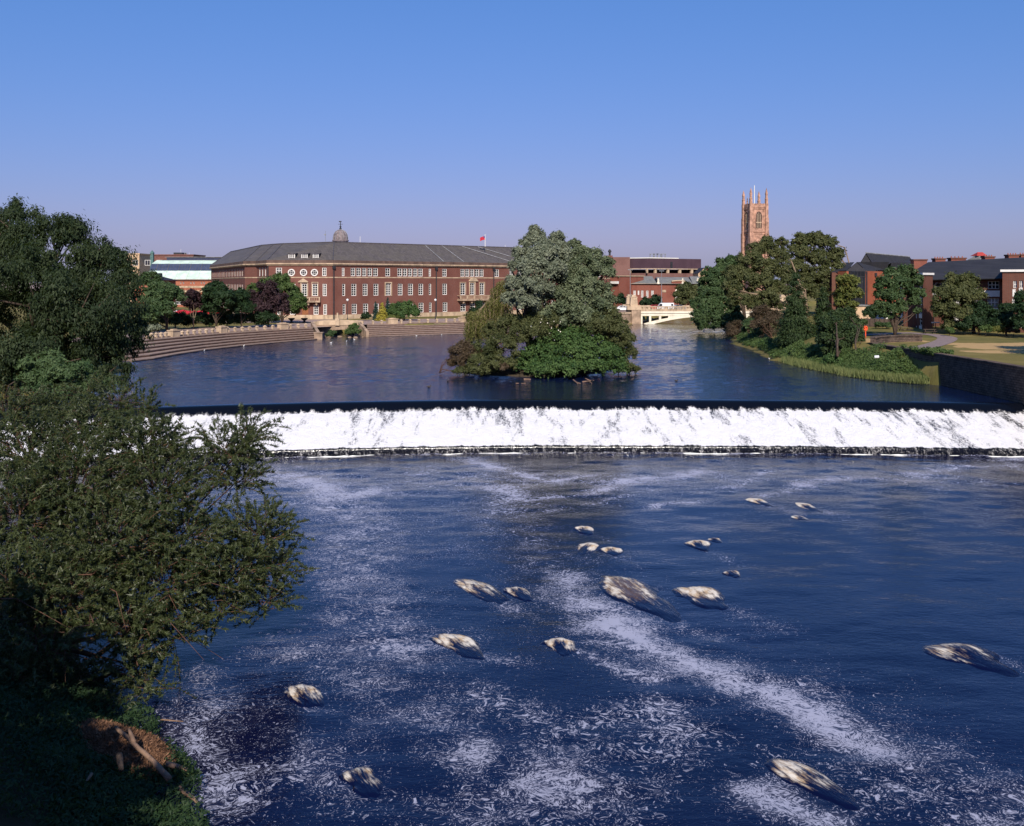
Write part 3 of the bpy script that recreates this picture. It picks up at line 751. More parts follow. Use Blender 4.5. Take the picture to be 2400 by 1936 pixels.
# dormers
for x0, x1 in ((1705, 1770), (1835, 1897), (1950, 2008)):
    d = empty('dormer', (0, 0, 0)); d.parent = ch; d.location = -Vector(ch.location)
    ff = Facade((C1[0], C1[1] + 1.2), (C0[0], C0[1] + 1.6), 17, 20)
    pxm = q1((x0 + x1) / 2, 0)[0]; u0, u1 = uu(ff, q1, x0, x1); za, zb_ = ff.z(pxm, q1(0, 552)[1]), ff.z(pxm, q1(0, 494)[1])
    b = MB(); ff.box(b, u0 - .12, u1 + .12, za - .4, zb_, -7, -.12); b.build('cheek', MAT['lead_dark'], d)
    b = MB(); ff.box(b, u0 - .3, u1 + .3, zb_ + .002, zb_ + .22, -7, .25); b.build('dormer_roof', MAT['lead_dark'], d)
    w_ = ff.window(d, (u0, u1, za, zb_), 3, 3, depth=0, cut=False, fr=.2)
    d.name = 'dormer'
# balconies, pediments, pipes, surround
def balcony(f, q, x0, x1, ytop, yslab, ybot, lab):
    u0, u1 = uu(f, q, x0, x1); pm = q((x0 + x1) / 2, 0)[0]
    zt_, zs2, zb2 = f.z(pm, q(0, ytop)[1]), f.z(pm, q(0, yslab)[1]), f.z(pm, q(0, ybot)[1])
    b = MB(); f.box(b, u0, u1, zb2, zs2, .02, 1.5)
    for i in range(4):
        uc = u0 + (u1 - u0) * (i + .5) / 4; f.box(b, uc - .2, uc + .2, zb2 - .7, zb2 - .002, .02, 1.1)
    bo = b.build('balcony', MAT['stone_dirty'], ch)
    b = MB(); f.box(b, u0, u1, zt_ - .16, zt_, 1.25, 1.48); f.box(b, u0, u0 + .22, zs2 + .002, zt_ - .161, 1.26, 1.47); f.box(b, u1 - .22, u1, zs2 + .002, zt_ - .161, 1.26, 1.47)
    f.box(b, u0 + .01, u0 + .2, zt_ - .16, zt_ - .002, .02, 1.249); f.box(b, u1 - .2, u1 - .01, zt_ - .16, zt_ - .002, .02, 1.249)
    n = int((u1 - u0) / .42)
    for i in range(1, n):
        uc = u0 + (u1 - u0) * i / n; wd = .3 if i % 6 == 0 else .09; f.box(b, uc - wd / 2, uc + wd / 2, zs2 + .002, zt_ - .161, 1.3, 1.42)
    b.build('balustrade', MAT['stone'], bo)
balcony(fm, q2, 1685, 2012, 912, 947, 966, '')
balcony(fp, q1, 1712, 2033, 930, 966, 984, '')
def hood(f, q, x0, x1, y0, y1, round_):
    u0, u1 = uu(f, q, x0, x1); pm = q((x0 + x1) / 2, 0)[0]; za, zb2 = f.z(pm, q(0, y1)[1]), f.z(pm, q(0, y0)[1]); n = 10
    pts = [(u0, za)] + ([(u0 + (u1 - u0) * i / n, za + .15 + (zb2 - za - .15) * math.sin(math.pi * i / n)) for i in range(n + 1)] if round_ else [(u0, za + .2), ((u0 + u1) / 2, zb2), (u1, za + .2)]) + [(u1, za)]
    A = [f.P(u, z, .02) for u, z in pts]; B_ = [f.P(u, z, .38) for u, z in pts]; nn = len(pts)
    MB().add(A + B_, [tuple(range(nn)), tuple(range(2 * nn - 1, nn - 1, -1))] + [(i, nn + i, nn + (i + 1) % nn, (i + 1) % nn) for i in range(nn)]).build('pediment', MAT['stone'], ch)
hood(fm, q2, 1800, 1890, 730, 772, True); hood(fp, q1, 1803, 1905, 742, 782, False)
def surround(f, q, x0, x1, y0, y1, t=.28):
    u0, u1 = uu(f, q, x0, x1); pm = q((x0 + x1) / 2, 0)[0]; za, zb2 = f.z(pm, q(0, y1)[1]), f.z(pm, q(0, y0)[1]); b = MB()
    f.box(b, u0 - t, u0 - .01, za, zb2, .01, .15); f.box(b, u1 + .01, u1 + t, za, zb2, .01, .15); f.box(b, u0 - t, u1 + t, zb2 + .002, zb2 + t, .01, .17)
    b.build('window_surround', MAT['stone'], ch)
surround(fm, q2, 962, 1016, 790, 921); surround(fm, q2, 1812, 1860, 785, 908); surround(fp, q1, 1838, 1893, 785, 925); surround(fm, q2, 1715, 1768, 785, 908, .16); surround(fm, q2, 1910, 1958, 785, 908, .16); surround(fp, q1, 1945, 2000, 785, 925, .16)
for f, q, x in ((fm, q2, 436), (fm, q2, 1470), (fm, q2, 2050)):
    uc = f.u(q(x, 0)[0]); uc = max(uc, .25); b = MB(); b.tube([f.P(uc, ZG, .2), f.P(uc, ZE - .1, .2)], .16, 8); f.box(b, uc - .35, uc + .35, ZE - .95, ZE - .15, .03, .5)
    b.build('drainpipe', MAT['iron'], ch)
MB().tube([fp.P(.05, ZG, .2), fp.P(.05, ZE - .1, .2)], .14, 8).build('drainpipe', MAT['iron'], ch)
# dome with weather vane behind the ridge
dc = W(798, 0, 296); cup = empty('dome', (0, 0, 0)); cup.parent = ch; cup.location = -Vector(ch.location)
zd = lambda py: H + (CY - py) / F * 296
rd = 2.15
prof = [(rd * 1.02, 20.5), (rd * 1.02, zd(566)), (rd * 1.12, zd(565.5)), (rd * 1.12, zd(563)), (rd, zd(562)), (rd * .99, zd(556)), (rd * .9, zd(549)), (rd * .7, zd(543)), (rd * .4, zd(539.5)), (rd * .16, zd(538)), (.01, zd(537))]
MB().lathe((dc.x, 296, 0), prof, 20).build('dome_shell', MAT['dome'], cup, smooth=False)
ribs = MB()
for i in range(12):
    an = 2 * math.pi * i / 12
    ribs.tube([(dc.x + math.cos(an) * r * 1.01, 296 + math.sin(an) * r * 1.01, z) for r, z in prof[4:10]], .07, 4)
ribs.build('dome_rib', MAT['lead'], cup)
b = MB(); b.lathe((dc.x, 296, 0), [(.32, zd(538)), (.34, zd(535)), (.16, zd(533.5)), (.3, zd(531)), (.12, zd(529)), (.1, zd(519))], 8)
b.box(dc.x - .7, dc.x + .7, 295.95, 296.05, zd(525.5) - .05, zd(525.5) + .05); b.box(dc.x - .45, dc.x + .3, 295.96, 296.04, zd(520.5), zd(518)); b.build('weather_vane', MAT['iron'], cup)
cup.name = 'dome'
# masts and flags standing on the roof
def pole(px, py0, py1, Y, r, mat, name, label, cat, group=None):
    a_, b_ = W(px, py1, Y), W(px, py0, Y); t = thing(name, label, cat, a_, group)
    MB().tube([a_, b_], [r, r * .8], 6).build('pole', mat, t); return t, b_
t_, p_ = pole(763, 541, 575, 275, .06, MAT['grey_metal'], 'aerial_mast', 'thin grey aerial mast on the slate ridge beside the dome', 'mast')
MB().box(p_.x - .4, p_.x + .1, 274.9, 275.1, p_.z - 1.2, p_.z - .85).build('aerial', MAT['grey_metal'], t_)
pole(844, 554, 575, 285, .07, MAT['white_paint'], 'short_mast', 'short white pole on the slate ridge a little right of the dome', 'pole')
def flagpole(px, py0, py1, Y, label, r=.1, fw=1.5, fh=1.05):
    t, p = pole(px, py0, py1, Y, r, MAT['white_paint'], 'flagpole', label, 'flagpole')
    b = MB(); n = 8
    for i in range(n):
        xa, xb = -fw * i / n, -fw * (i + 1) / n; wa, wb = .12 * math.sin(i * 1.1), .12 * math.sin((i + 1) * 1.1); da, db = -.5 * (i / n) ** 1.3, -.5 * ((i + 1) / n) ** 1.3
        b.quad((p.x + xa, p.y + wa, p.z - .5 + da), (p.x + xb, p.y + wb, p.z - .5 + db), (p.x + xb, p.y + wb, p.z - .5 - fh + db), (p.x + xa, p.y + wa, p.z - .5 - fh + da))
    fl = b.build('flag', MAT['flag_red'], t)
    b = MB(); b.quad((p.x - .05, p.y - .02, p.z - .55), (p.x - fw * .4, p.y + .08, p.z - .62), (p.x - fw * .4, p.y + .08, p.z - .5 - fh * .55), (p.x - .05, p.y - .02, p.z - .5 - fh * .5)); b.build('canton', MAT['flag_blue'], fl)
flagpole(1137, 549, 578, 300, 'white flagpole flying a red flag above the slate roof ridge')
flagpole(1184, 574, 582, 318, 'small flag just showing over the ridge beside the island tree', .06, .9, .7)

# ---------------------------------------------------------------- riverside terraces
def terrace(bottom, top, n, label, zb=-.15):
    t = thing('terrace_steps', label, 'steps', (*bottom[0], 0))
    rows = []
    for i in range(n + 1):
        s = i / n; rows.append([v2(b).lerp(v2(a), s) for b, a in zip(bottom, top)])
    for i in range(n):
        z0 = zb + (PROM - zb) * i / n; z1 = zb + (PROM - zb) * (i + 1) / n
        ri = MB(); tr = MB()
        for j in range(len(bottom) - 1):
            a, b, c, d = rows[i][j], rows[i][j + 1], rows[i + 1][j + 1], rows[i + 1][j]
            e0 = (c - b).normalized() * .02
            ri.quad((a.x, a.y, (z0 - .7) if i == 0 else z0), (b.x, b.y, (z0 - .7) if i == 0 else z0), (b.x, b.y, z1 - .13), (a.x, a.y, z1 - .13))
            n2 = (d - a).normalized() * -.06; n3 = (c - b).normalized() * -.06
            A, B_ = a + n2, b + n3
            tr.add([(A.x, A.y, z1 - .13), (B_.x, B_.y, z1 - .13), (B_.x, B_.y, z1), (A.x, A.y, z1), (d.x, d.y, z1), (c.x, c.y, z1), (a.x, a.y, z1 - .13), (b.x, b.y, z1 - .13)],
                   [(0, 1, 2, 3), (3, 2, 5, 4), (0, 6, 7, 1)])
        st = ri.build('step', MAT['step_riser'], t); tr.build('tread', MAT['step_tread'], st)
    for e_ in (0, -1):
        side = MB(); b0, t0 = v2(bottom[e_]), v2(top[e_])
        pts = [(b0.x, b0.y, -1)] 
        for i in range(n):
            p, q = b0.lerp(t0, i / n), b0.lerp(t0, (i + 1) / n); z1 = zb + (PROM - zb) * (i + 1) / n
            pts += [(p.x, p.y, z1 - .02), (q.x, q.y, z1 - .02)]
        pts.append((t0.x, t0.y, -1)); side.poly(pts); side.build('end_wall', MAT['stone_dirty'], t)
    return t
LB = [(-54.5, 147), (-53, 151.6), (-52.4, 162), (-51.0, 172), (-48.2, 182), (-44.6, 191), (-41.2, 198), (-38.6, 203)]
LT = [(-63.5, 160), (-61.8, 166), (-59.4, 173), (-56.8, 181.5), (-53.8, 190), (-49.6, 198), (-45.3, 205), (-41.2, 211)]
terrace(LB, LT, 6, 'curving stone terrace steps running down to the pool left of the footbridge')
RB = [(-30.2, 213), (-24, 216.5), (-17, 221), (-10.5, 225.5), (-2, 234), (8, 246)]
RT = [(-32.0, 226), (-27.5, 230), (-20.5, 234.5), (-14, 238.5), (-6, 246), (2, 257)]
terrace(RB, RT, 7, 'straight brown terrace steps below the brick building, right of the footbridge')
# promenade paving behind the terraces
def sheet(name, pts, z, mat, label):
    return tag(MB().poly([(p[0], p[1], z) for p in pts]).build(name, mat), label, kind='structure')
sheet('promenade_pavement', [*[p for p in LT], (-36, 221), (-40, 236), (-50, 232), (-66, 205), (-76, 160)], PROM + .012, MAT['paving'], 'pinkish paved promenade above the left terrace')
sheet('promenade_pavement', [*RT[::1], (8, 268), (-20, 262), (-44, 250), (-36, 226)], PROM + .016, MAT['paving'], 'paved promenade in front of the brick building')
sheet('forecourt_pavement', [(-70, 236), (-44, 238), (-42, 256), (-66, 256.5)], PROM + .024, MAT['paving'], 'paved forecourt at the wooden door')
# kerb walls, bollards and square piers
def bollard_mesh():
    b = MB(); b.prism([(-.2, -.2), (.2, -.2), (.2, .2), (-.2, .2)], 0, .62); b.prism([(-.27, -.27), (.27, -.27), (.27, .27), (-.27, .27)], .62, .74)
    b.add([(-.25, -.25, .74), (.25, -.25, .74), (.25, .25, .74), (-.25, .25, .74), (0, 0, .98)], [(0, 1, 4), (1, 2, 4), (2, 3, 4), (3, 0, 4)]); return b.mesh('bollard')
BM = bollard_mesh(); BM.materials.append(MAT['stone'])
def line_at(top, px):
    k = (px - CX) / F
    for a, b in zip(top[:-1], top[1:]):
        a, b = v2(a), v2(b); d = b - a; den_ = d.x - k * d.y
        t = (k * a.y - a.x) / den_ if abs(den_) > 1e-9 else -1
        if -.001 <= t <= 1.001: return a + d * t, d.normalized()
    return None, None
def bollards(top, xs, q, where, group):
    i = 0
    for x in xs:
        p, d = line_at(top, q(x, 0)[0])
        if p is None: continue
        o = bpy.data.objects.new('bollard', BM); COL.objects.link(o); o.location = (p.x, p.y, PROM + .02); o.rotation_euler = (0, 0, math.atan2(d.y, d.x))
        tag(o, f'pale stone bollard, {ORD[i]} from the left in the row {where}', 'bollard', group); i += 1
bollards(LT, (275, 322, 370, 420, 468, 590, 635, 688, 753, 812, 875, 940, 1095, 1165, 1240, 1313, 1387, 1467, 1547, 1725, 1803, 1880), q1, 'above the left terrace', 'bollards above the left terrace')
bollards(RT, (748, 835, 922, 1120, 1210, 1300, 1388, 1480, 1573, 1660), q2, 'above the right terrace', 'bollards above the right terrace')
def pier(top, x, q, label, s=1.0):
    p, d = line_at(top, q(x, 0)[0]); b = MB(); b.prism([(-s, -.55), (s, -.55), (s, .55), (-s, .55)], -1.2, 1.0); b.prism([(-s - .1, -.65), (s + .1, -.65), (s + .1, .65), (-s - .1, .65)], 1.0, 1.18)
    b.prism([(-s * .6, -.3), (s * .6, -.3), (s * .6, .3), (-s * .6, .3)], 1.18, 1.34)
    o = b.build('stone_pier', MAT['stone']); o.location = (p.x, p.y, PROM); o.rotation_euler = (0, 0, math.atan2(d.y, d.x))
    tag(o, label, 'pier', 'square piers on the terraces')
for x, nm in ((548, 'nearest the big left tree'), (1032, 'in the middle of the left terrace'), (1648, 'closest to the footbridge')): pier(LT, x, q1, f'square pale stone pier {nm}')
pier(RT, 1028, q2, 'square stone pier in the middle of the right terrace', 1.2); pier(RT, 1752, q2, 'square stone pier beside the golden willow', 1.2)
tag(band(MB(), LT, PROM + .004, PROM + .22, -.12, .12).build('kerb_wall', MAT['step_tread']), 'low pale kerb between bollards of the left terrace', 'kerb')
tag(band(MB(), RT, PROM + .004, PROM + .24, -.12, .12).build('kerb_wall', MAT['step_tread']), 'low pale kerb between bollards of the right terrace', 'kerb')
# footbridge over the inlet
fb = thing('footbridge', 'small stone footbridge with low segmental arch between the two terraces', 'bridge', (-37, 219, 0))
def arch_wall(x0, x1, y, zt, cx_, hw, zspring, rise, th=.6, zb=-1.0):
    n = 14; arc = [(cx_ + hw * math.cos(math.pi * (1 - i / n)), zspring + rise * math.sin(math.pi * i / n)) for i in range(n + 1)]
    b = MB()
    for yy in (y, y + th):
        for i in range(n):
            (xa, za), (xb, zb_) = arc[i], arc[i + 1]; b.quad((xa, yy, za), (xb, yy, zb_), (xb, yy, zt), (xa, yy, zt))
        b.quad((x0, yy, zb), (arc[0][0], yy, zb), (arc[0][0], yy, zt), (x0, yy, zt)); b.quad((arc[-1][0], yy, zb), (x1, yy, zb), (x1, yy, zt), (arc[-1][0], yy, zt))
    for i in range(n): b.quad((arc[i][0], y, arc[i][1]), (arc[i][0], y + th, arc[i][1]), (arc[i + 1][0], y + th, arc[i + 1][1]), (arc[i + 1][0], y, arc[i + 1][1]))
    b.quad((x0, y, zt), (x1, y, zt), (x1, y + th, zt), (x0, y + th, zt)); b.quad((x0, y, zb), (x0, y + th, zb), (x0, y + th, zt), (x0, y, zt)); b.quad((x1, y, zb), (x1, y, zt), (x1, y + th, zt), (x1, y + th, zb))
    return b
arch_wall(-42.0, -32.2, 217.0, 2.35, -35.9, 2.5, .55, .78, 4.5).build('arch', MAT['stone_dirty'], fb)
for yy in (216.9, 221.2):
    b = MB(); n = 10
    for i in range(n):
        xa = -42.1 + i * 10.0 / n; xb = xa + 10.0 / n; za = 3.25 - .25 * abs((xa + 37.1) / 5) ** 2; zb_ = 3.25 - .25 * abs((xb + 37.1) / 5) ** 2
        b.add([(xa, yy, 2.3), (xb, yy, 2.3), (xb, yy + .4, 2.3), (xa, yy + .4, 2.3), (xa, yy, za), (xb, yy, zb_), (xb, yy + .4, zb_), (xa, yy + .4, za)], [(4, 5, 6, 7), (0, 1, 5, 4), (2, 3, 7, 6)] + ([(3, 0, 4, 7)] if i == 0 else []) + ([(1, 2, 6, 5)] if i == n - 1 else []))
    b.build('parapet', MAT['stone'], fb)
b = MB(); b.box(-37.4, -36.5, 216.6, 217.2, 2.2, 3.7); b.box(-37.1, -36.8, 216.7, 217.1, 3.7, 4.9); b.build('pedestal', MAT['stone'], fb)
for xa, ya, xb, yb in ((-42.2, 216.4, -38.4, 204.6), (-32.2, 216.4, -29.9, 212)):
    dd = Vector((xb - xa, yb - ya)).normalized(); nn = Vector((dd.y, -dd.x)) * .3
    b = MB(); P_ = [(xa, ya, 2.95), (xb, yb, .95 if xb < -35 else 1.2)]
    vs = []
    for x, y, z in P_: vs += [(x - nn.x, y - nn.y, -1), (x + nn.x, y + nn.y, -1), (x + nn.x, y + nn.y, z), (x - nn.x, y - nn.y, z)]
    b.add(vs, [(0, 1, 2, 3), (7, 6, 5, 4), (3, 2, 6, 7), (1, 5, 6, 2), (0, 3, 7, 4)]); b.build('wing_wall', MAT['stone_dirty'], fb)
b = MB(); b.box(-39.3, -37.7, 203.4, 205.0, -1, 1.2); b.box(-39.4, -37.6, 203.3, 205.1, 1.2, 1.4); b.build('end_block', MAT['stone_dirty'], fb)
# planters on the forecourt
for i, x in enumerate((1735, 1865)):
    p = G(*q1(x, 1192), PROM); b = MB(); b.lathe((0, 0, 0), [(.5, 0), (.5, .15), (.25, .25), (.25, .5), (.75, .9), (.8, 1.1), (.62, 1.12), (.6, 1.0)], 14)
    o = b.build('planter', MAT['iron']); o.location = (p.x, p.y, PROM + .02)
    tag(o, ('dark urn planter under the spreading green tree', 'dark urn planter in front of the wooden door')[i], 'planter', 'urn planters')
# lamps with white globes
def lamp(x, ytop, q, Y, zg, label):
    p = q(x, ytop); a = W(*p, Y); t = thing('street_lamp', label, 'street lamp', (a.x, Y, zg), 'globe lamps')
    b = MB(); b.tube([(a.x, Y, zg), (a.x, Y, zg + .8), (a.x, Y, zg + .85), (a.x, Y, a.z - .3)], [.16, .14, .07, .05], 8); b.build('post', MAT['iron'], t)
    b = MB(); b.lathe((a.x, Y, a.z), [(.05, -.32), (.2, -.25), (.3, -.05), (.28, .12), (.15, .26), (.01, .3)], 12); b.build('globe', MAT['opal'], t, smooth=True)
lamp(578, 960, q2, 244, PROM, 'black lamp post with white globe by the footbridge'); lamp(1465, 960, q2, 256, PROM, 'black lamp post with white globe beside the middle drainpipe')
lamp(563, 1002, q1, 205, PROM, 'black lamp post with white globe among the left terrace trees')
# red parasols and pale stalls half hidden behind the dark trees
def parasol(px, py, Y, r, mat, label):
    a = W(px, py, Y); t = thing('parasol', label, 'parasol', (a.x, Y, PROM), 'parasols behind the maples')
    b = MB(); n = 8
    for i in range(n):
        a0, a1 = 2 * math.pi * i / n, 2 * math.pi * (i + 1) / n
        b.poly([(a.x, Y, a.z + .45), (a.x + r * math.cos(a0), Y + r * math.sin(a0), a.z - .25), (a.x + r * math.cos(a1), Y + r * math.sin(a1), a.z - .25)])
        b.quad((a.x + r * math.cos(a0), Y + r * math.sin(a0), a.z - .25), (a.x + r * math.cos(a1), Y + r * math.sin(a1), a.z - .25), (a.x + r * math.cos(a1), Y + r * math.sin(a1), a.z - .5), (a.x + r * math.cos(a0), Y + r * math.sin(a0), a.z - .5))
    b.build('canopy', mat, t); MB().tube([(a.x, Y, PROM), (a.x, Y, a.z + .4)], .05, 6).build('pole', MAT['white_paint'], t)
for i, (x, y) in enumerate(((642, 1078), (735, 1082), (862, 1075))): parasol(*q1(x, y), 232, 3.2, MAT['red_cloth'], f'red parasol, {ORD[i]} from the left behind the purple maples')
parasol(*q1(575, 1085), 236, 1.8, MAT['white_paint'], 'white parasol left of the red ones'); parasol(*q1(925, 1052), 240, 2.2, MAT['white_paint'], 'white parasol right of the red ones')

# ---------------------------------------------------------------- town behind: market hall, plain blocks
def roof_box(mb, x0, x1, y0, y1, z, zr, ins=None):         # hipped roof along x
    ins = (y1 - y0) / 2 if ins is None else ins; ym = (y0 + y1) / 2
    mb.add([(x0, y0, z), (x1, y0, z), (x1, y1, z), (x0, y1, z), (x0 + ins, ym, zr), (x1 - ins, ym, zr)], [(0, 1, 5, 4), (2, 3, 4, 5), (3, 0, 4), (1, 2, 5)]); return mb
YM = 382.0
mk = thing('market_hall', 'market hall with pale green copper roof, glazed strip and banded brick walls', 'building', (-122, YM, 2))
zm_ = lambda cy: H + (CY - q1(0, cy)[1]) / F * YM
xm_ = lambda cx: (q1(cx, 0)[0] - CX) / F * YM
xl, xr = xm_(250), xm_(1150)
lev = [(xl + 1.5, YM, zm_(752)), (xl + .5, YM + 4, zm_(664)), (xl + .5, YM + 6.5, zm_(592)), (xl + 1.2, YM + 9.5, zm_(556)), (xl + 4, YM + 12, zm_(550))]
def tier(i, j, name, mat, parent=mk):
    (xa, ya, za), (xb, yb, zb) = lev[i], lev[j]; b = MB()
    b.quad((xa, ya, za), (xr, ya, za), (xr, yb, zb), (xb, yb, zb)); b.quad((xa, ya, za), (xb, yb, zb), (xb, YM + 40 - (yb - YM), zb), (xa, YM + 40 - (ya - YM), za)); return b.build(name, mat, parent)
lr = tier(0, 1, 'lower_roof', MAT['copper']); tier(1, 2, 'glazing', MAT['glass_blue']); ur = tier(2, 3, 'upper_roof', MAT['copper']); tier(3, 4, 'roof_edge', MAT['lead_dark'])
for i in range(34):                          # standing seams and glazing bars
    x = xl + 3 + i * 4.2
    if x > xr - 1: break
    MB().tube([(x, lev[0][1] - .05, lev[0][2] + .05), (x, lev[1][1] - .05, lev[1][2] + .08)], .09, 4).build('seam', MAT['copper'], lr)
    for k in range(4): MB().tube([(x + k * 1.05, lev[1][1] - .05, lev[1][2]), (x + k * 1.05, lev[2][1] - .05, lev[2][2])], .05 if k else .13, 4).build('glazing_bar', MAT['lead_dark'], mk)
b = MB(); b.box(xl + 4, xr, YM + 13, YM + 27, lev[4][2], zm_(522)); b.build('lantern', MAT['glass_blue'], mk); b = MB(); b.box(xl + 3.5, xr, YM + 12.5, YM + 27.5, zm_(522) + .002, zm_(517)); b.build('lantern_roof', MAT['lead'], mk)
fw = Facade((xm_(150), YM - .3), (xr, YM - .3), 2, zm_(752))
for x in (480, 507, 535, 612, 640, 715, 745, 820, 848): r = fw.rect(*qr(q1, x, x + 13, 778, 797)); fw.window(mk, r, 1, 2, fr=.05)
for i in range(9):
    u0 = fw.u(q1(440 + i * 105, 0)[0]); fw.window(mk, (u0, u0 + 8, 3, zm_(910)), 4, 4)
w_ = MB(); fw.wall(w_); w_.build('wall', MAT['brick_market'], mk)
for y in (828, 872): z = zm_(y); b = MB(); fw.box(b, 0, fw.L, z - .35, z + .35, .01, .2); b.build('stone_band', MAT['stone'], mk)
b = MB(); fw.box(b, 0, fw.L, zm_(762), zm_(752) - .003, .01, .5); b.build('cornice', MAT['tile_brown'], mk)
# blocks beyond
def block(name, label, q, x0, x1, y0, zbase, Y, dep, mat, roofmat=None, cat='building'):
    a, b_ = q(x0, y0), q(x1, y0); A, B2 = W(*a, Y), W(*b_, Y); t = thing(name, label, cat, (A.x, Y, zbase)); mb = MB(); mb.box(A.x, B2.x, Y, Y + dep, zbase, A.z); mb.build('wall', mat, t)
    mb = MB(); mb.box(A.x - .3, B2.x + .3, Y - .3, Y + dep + .3, A.z + .002, A.z + .6); mb.build('roof_edge', roofmat or mat, t); return t, A, B2
t_, A, B2 = block('tower_block', 'plain beige block showing over the big left tree', q1, 70, 200, 502, 2, 470, 14, MAT['beige'])
ff = Facade((A.x, 469.9), (B2.x, 469.9), 2, A.z); 
for i in range(4): ff.window(t_, (3 + i * 5.5, 5.5 + i * 5.5, A.z - 5, A.z - 2.5), 2, 1, cut=False, depth=-.03)
t_, A, B2 = block('hall_roof_building', 'long low brown roofed building with rooftop plant behind the copper roof', q1, 350, 745, 512, 2, 520, 20, MAT['tile_brown'])
z = A.z; mb = MB(); Yb = 522
xx = lambda cx: (q1(cx, 0)[0] - CX) / F * Yb
mb.box(xx(545), xx(630), Yb, Yb + 8, z + .61, z + 1.6); mb.build('plant_room', MAT['iron'], t_)
for cx in (600, 640, 655, 685): MB().tube([(xx(cx), Yb + 3, z + .61), (xx(cx), Yb + 3, z + (3.4 if cx == 600 else 1.5))], .07, 5).build('vent_pipe', MAT['white_paint'], t_)
a = W(*q1(330, 515), 500); t_ = thing('copper_turret', 'slim green copper turret with pointed cap left of the brown roof', 'turret', (a.x, 500, 2))
b = MB(); b.prism([(a.x - .75, 499.2), (a.x + .75, 499.2), (a.x + .75, 500.8), (a.x - .75, 500.8)], 2, a.z + 1.3); b.build('shaft', MAT['copper_dark'], t_)
b = MB(); b.add([(a.x - .95, 499, a.z + 1.3), (a.x + .95, 499, a.z + 1.3), (a.x + .95, 501, a.z + 1.3), (a.x - .95, 501, a.z + 1.3), (a.x, 500, a.z + 2.8)], [(0, 1, 4), (1, 2, 4), (2, 3, 4), (3, 0, 4), (3, 2, 1, 0)]); b.build('cap', MAT['copper_dark'], t_)
t_ = thing('slate_house', 'low building with dark hipped roof beside the copper roofed hall', 'building', (-112, 330, 2))
xh = lambda cx: (q1(cx, 0)[0] - CX) / F * 320
b = MB(); b.box(xh(150), xh(440), 320, 332, 2, 11.9); b.build('wall', MAT['brick_market'], t_)
roof_box(MB(), xh(140), xh(450), 319, 333, 11.901, 14.2).build('roof', MAT['slate_dark'], t_)

# ---------------------------------------------------------------- road bridge with white concrete arch
def q4(x, y): return (1400 + x / 6.725, 560 + y / 6.725)
YB = 279.0
xb = lambda cx, Y=YB: (q4(cx, 0)[0] - CX) / F * Y
zb4 = lambda cy, Y=YB: H + (CY - q4(0, cy)[1]) / F * Y
rb = thing('road_bridge', 'road bridge with white concrete arch, stone pylons and balustrade', 'bridge', (xb(680), YB, 0))
xs0, xc = xb(735), xb(735) + 17.5          # springing and crown
zdk, zdk0 = zb4(1140), zb4(1172)
span = 2 * (xc - xs0)
def arch_z(x, lo):                          # extrados / intrados
    t = (x - xc) / (span / 2)
    top_, bot = (zb4(1188), zb4(1335)) if not lo else (zb4(1222), zb4(1335) - .9)
    return bot + (top_ - bot) * (1 - t * t)
n = 40
for y0_, y1_ in ((YB, YB + 1.0), (YB + 9, YB + 10)):
    b = MB()
    for i in range(n):
        xa, xe = xs0 + span * i / n, xs0 + span * (i + 1) / n
        for y in (y0_, y1_): b.quad((xa, y, arch_z(xa, True)), (xe, y, arch_z(xe, True)), (xe, y, arch_z(xe, False)), (xa, y, arch_z(xa, False)))
        b.quad((xa, y0_, arch_z(xa, True)), (xa, y1_, arch_z(xa, True)), (xe, y1_, arch_z(xe, True)), (xe, y0_, arch_z(xe, True)))
        b.quad((xa, y0_, arch_z(xa, False)), (xe, y0_, arch_z(xe, False)), (xe, y1_, arch_z(xe, False)), (xa, y1_, arch_z(xa, False)))
    b.build('arch_rib', MAT['cream'], rb)
# soffit vault between the ribs
b = MB()
for i in range(n):
    xa, xe = xs0 + span * i / n, xs0 + span * (i + 1) / n; b.quad((xa, YB + 1, arch_z(xa, True) + .35), (xa, YB + 9, arch_z(xa, True) + .35), (xe, YB + 9, arch_z(xe, True) + .35), (xe, YB + 1, arch_z(xe, True) + .35))
b.build('vault', MAT['stone_dirty'], rb)
b = MB(); b.box(xb(680), xs0 + span + 2, YB - .25, YB + 10.3, zdk0, zdk - .002); b.build('deck', MAT['cream'], rb)
b = MB(); b.box(xb(680), xs0 + span + 2, YB - .05, YB + .9, zb4(1212), zdk0 - .002); b.build('spandrel_beam', MAT['cream'], rb)
for sgn in (0, 1):
    for ca, cb in ((683, 712), (817, 850), (972, 1008), (1118, 1300)):
        xa, xe = xb(ca), xb(cb)
        if sgn: xa, xe = 2 * xc - xe, 2 * xc - xa
        b = MB(); m_ = 6
        for i in range(m_):
            x0, x1 = xa + (xe - xa) * i / m_, xa + (xe - xa) * (i + 1) / m_
            za, ze = (arch_z(min(max(x0, xs0), xs0 + span), False) - .05, arch_z(min(max(x1, xs0), xs0 + span), False) - .05) if ca > 700 else (-.8, -.8)
            for y in (YB + .03, YB + .85): b.quad((x0, y, za), (x1, y, ze), (x1, y, zb4(1212) + .001), (x0, y, zb4(1212) + .001))
        b.quad((xa, YB + .03, za if ca < 700 else arch_z(max(xa, xs0), False)), (xa, YB + .85, za if ca < 700 else arch_z(max(xa, xs0), False)), (xa, YB + .85, zb4(1212)), (xa, YB + .03, zb4(1212)))
        b.build('spandrel_post', MAT['cream'], rb)
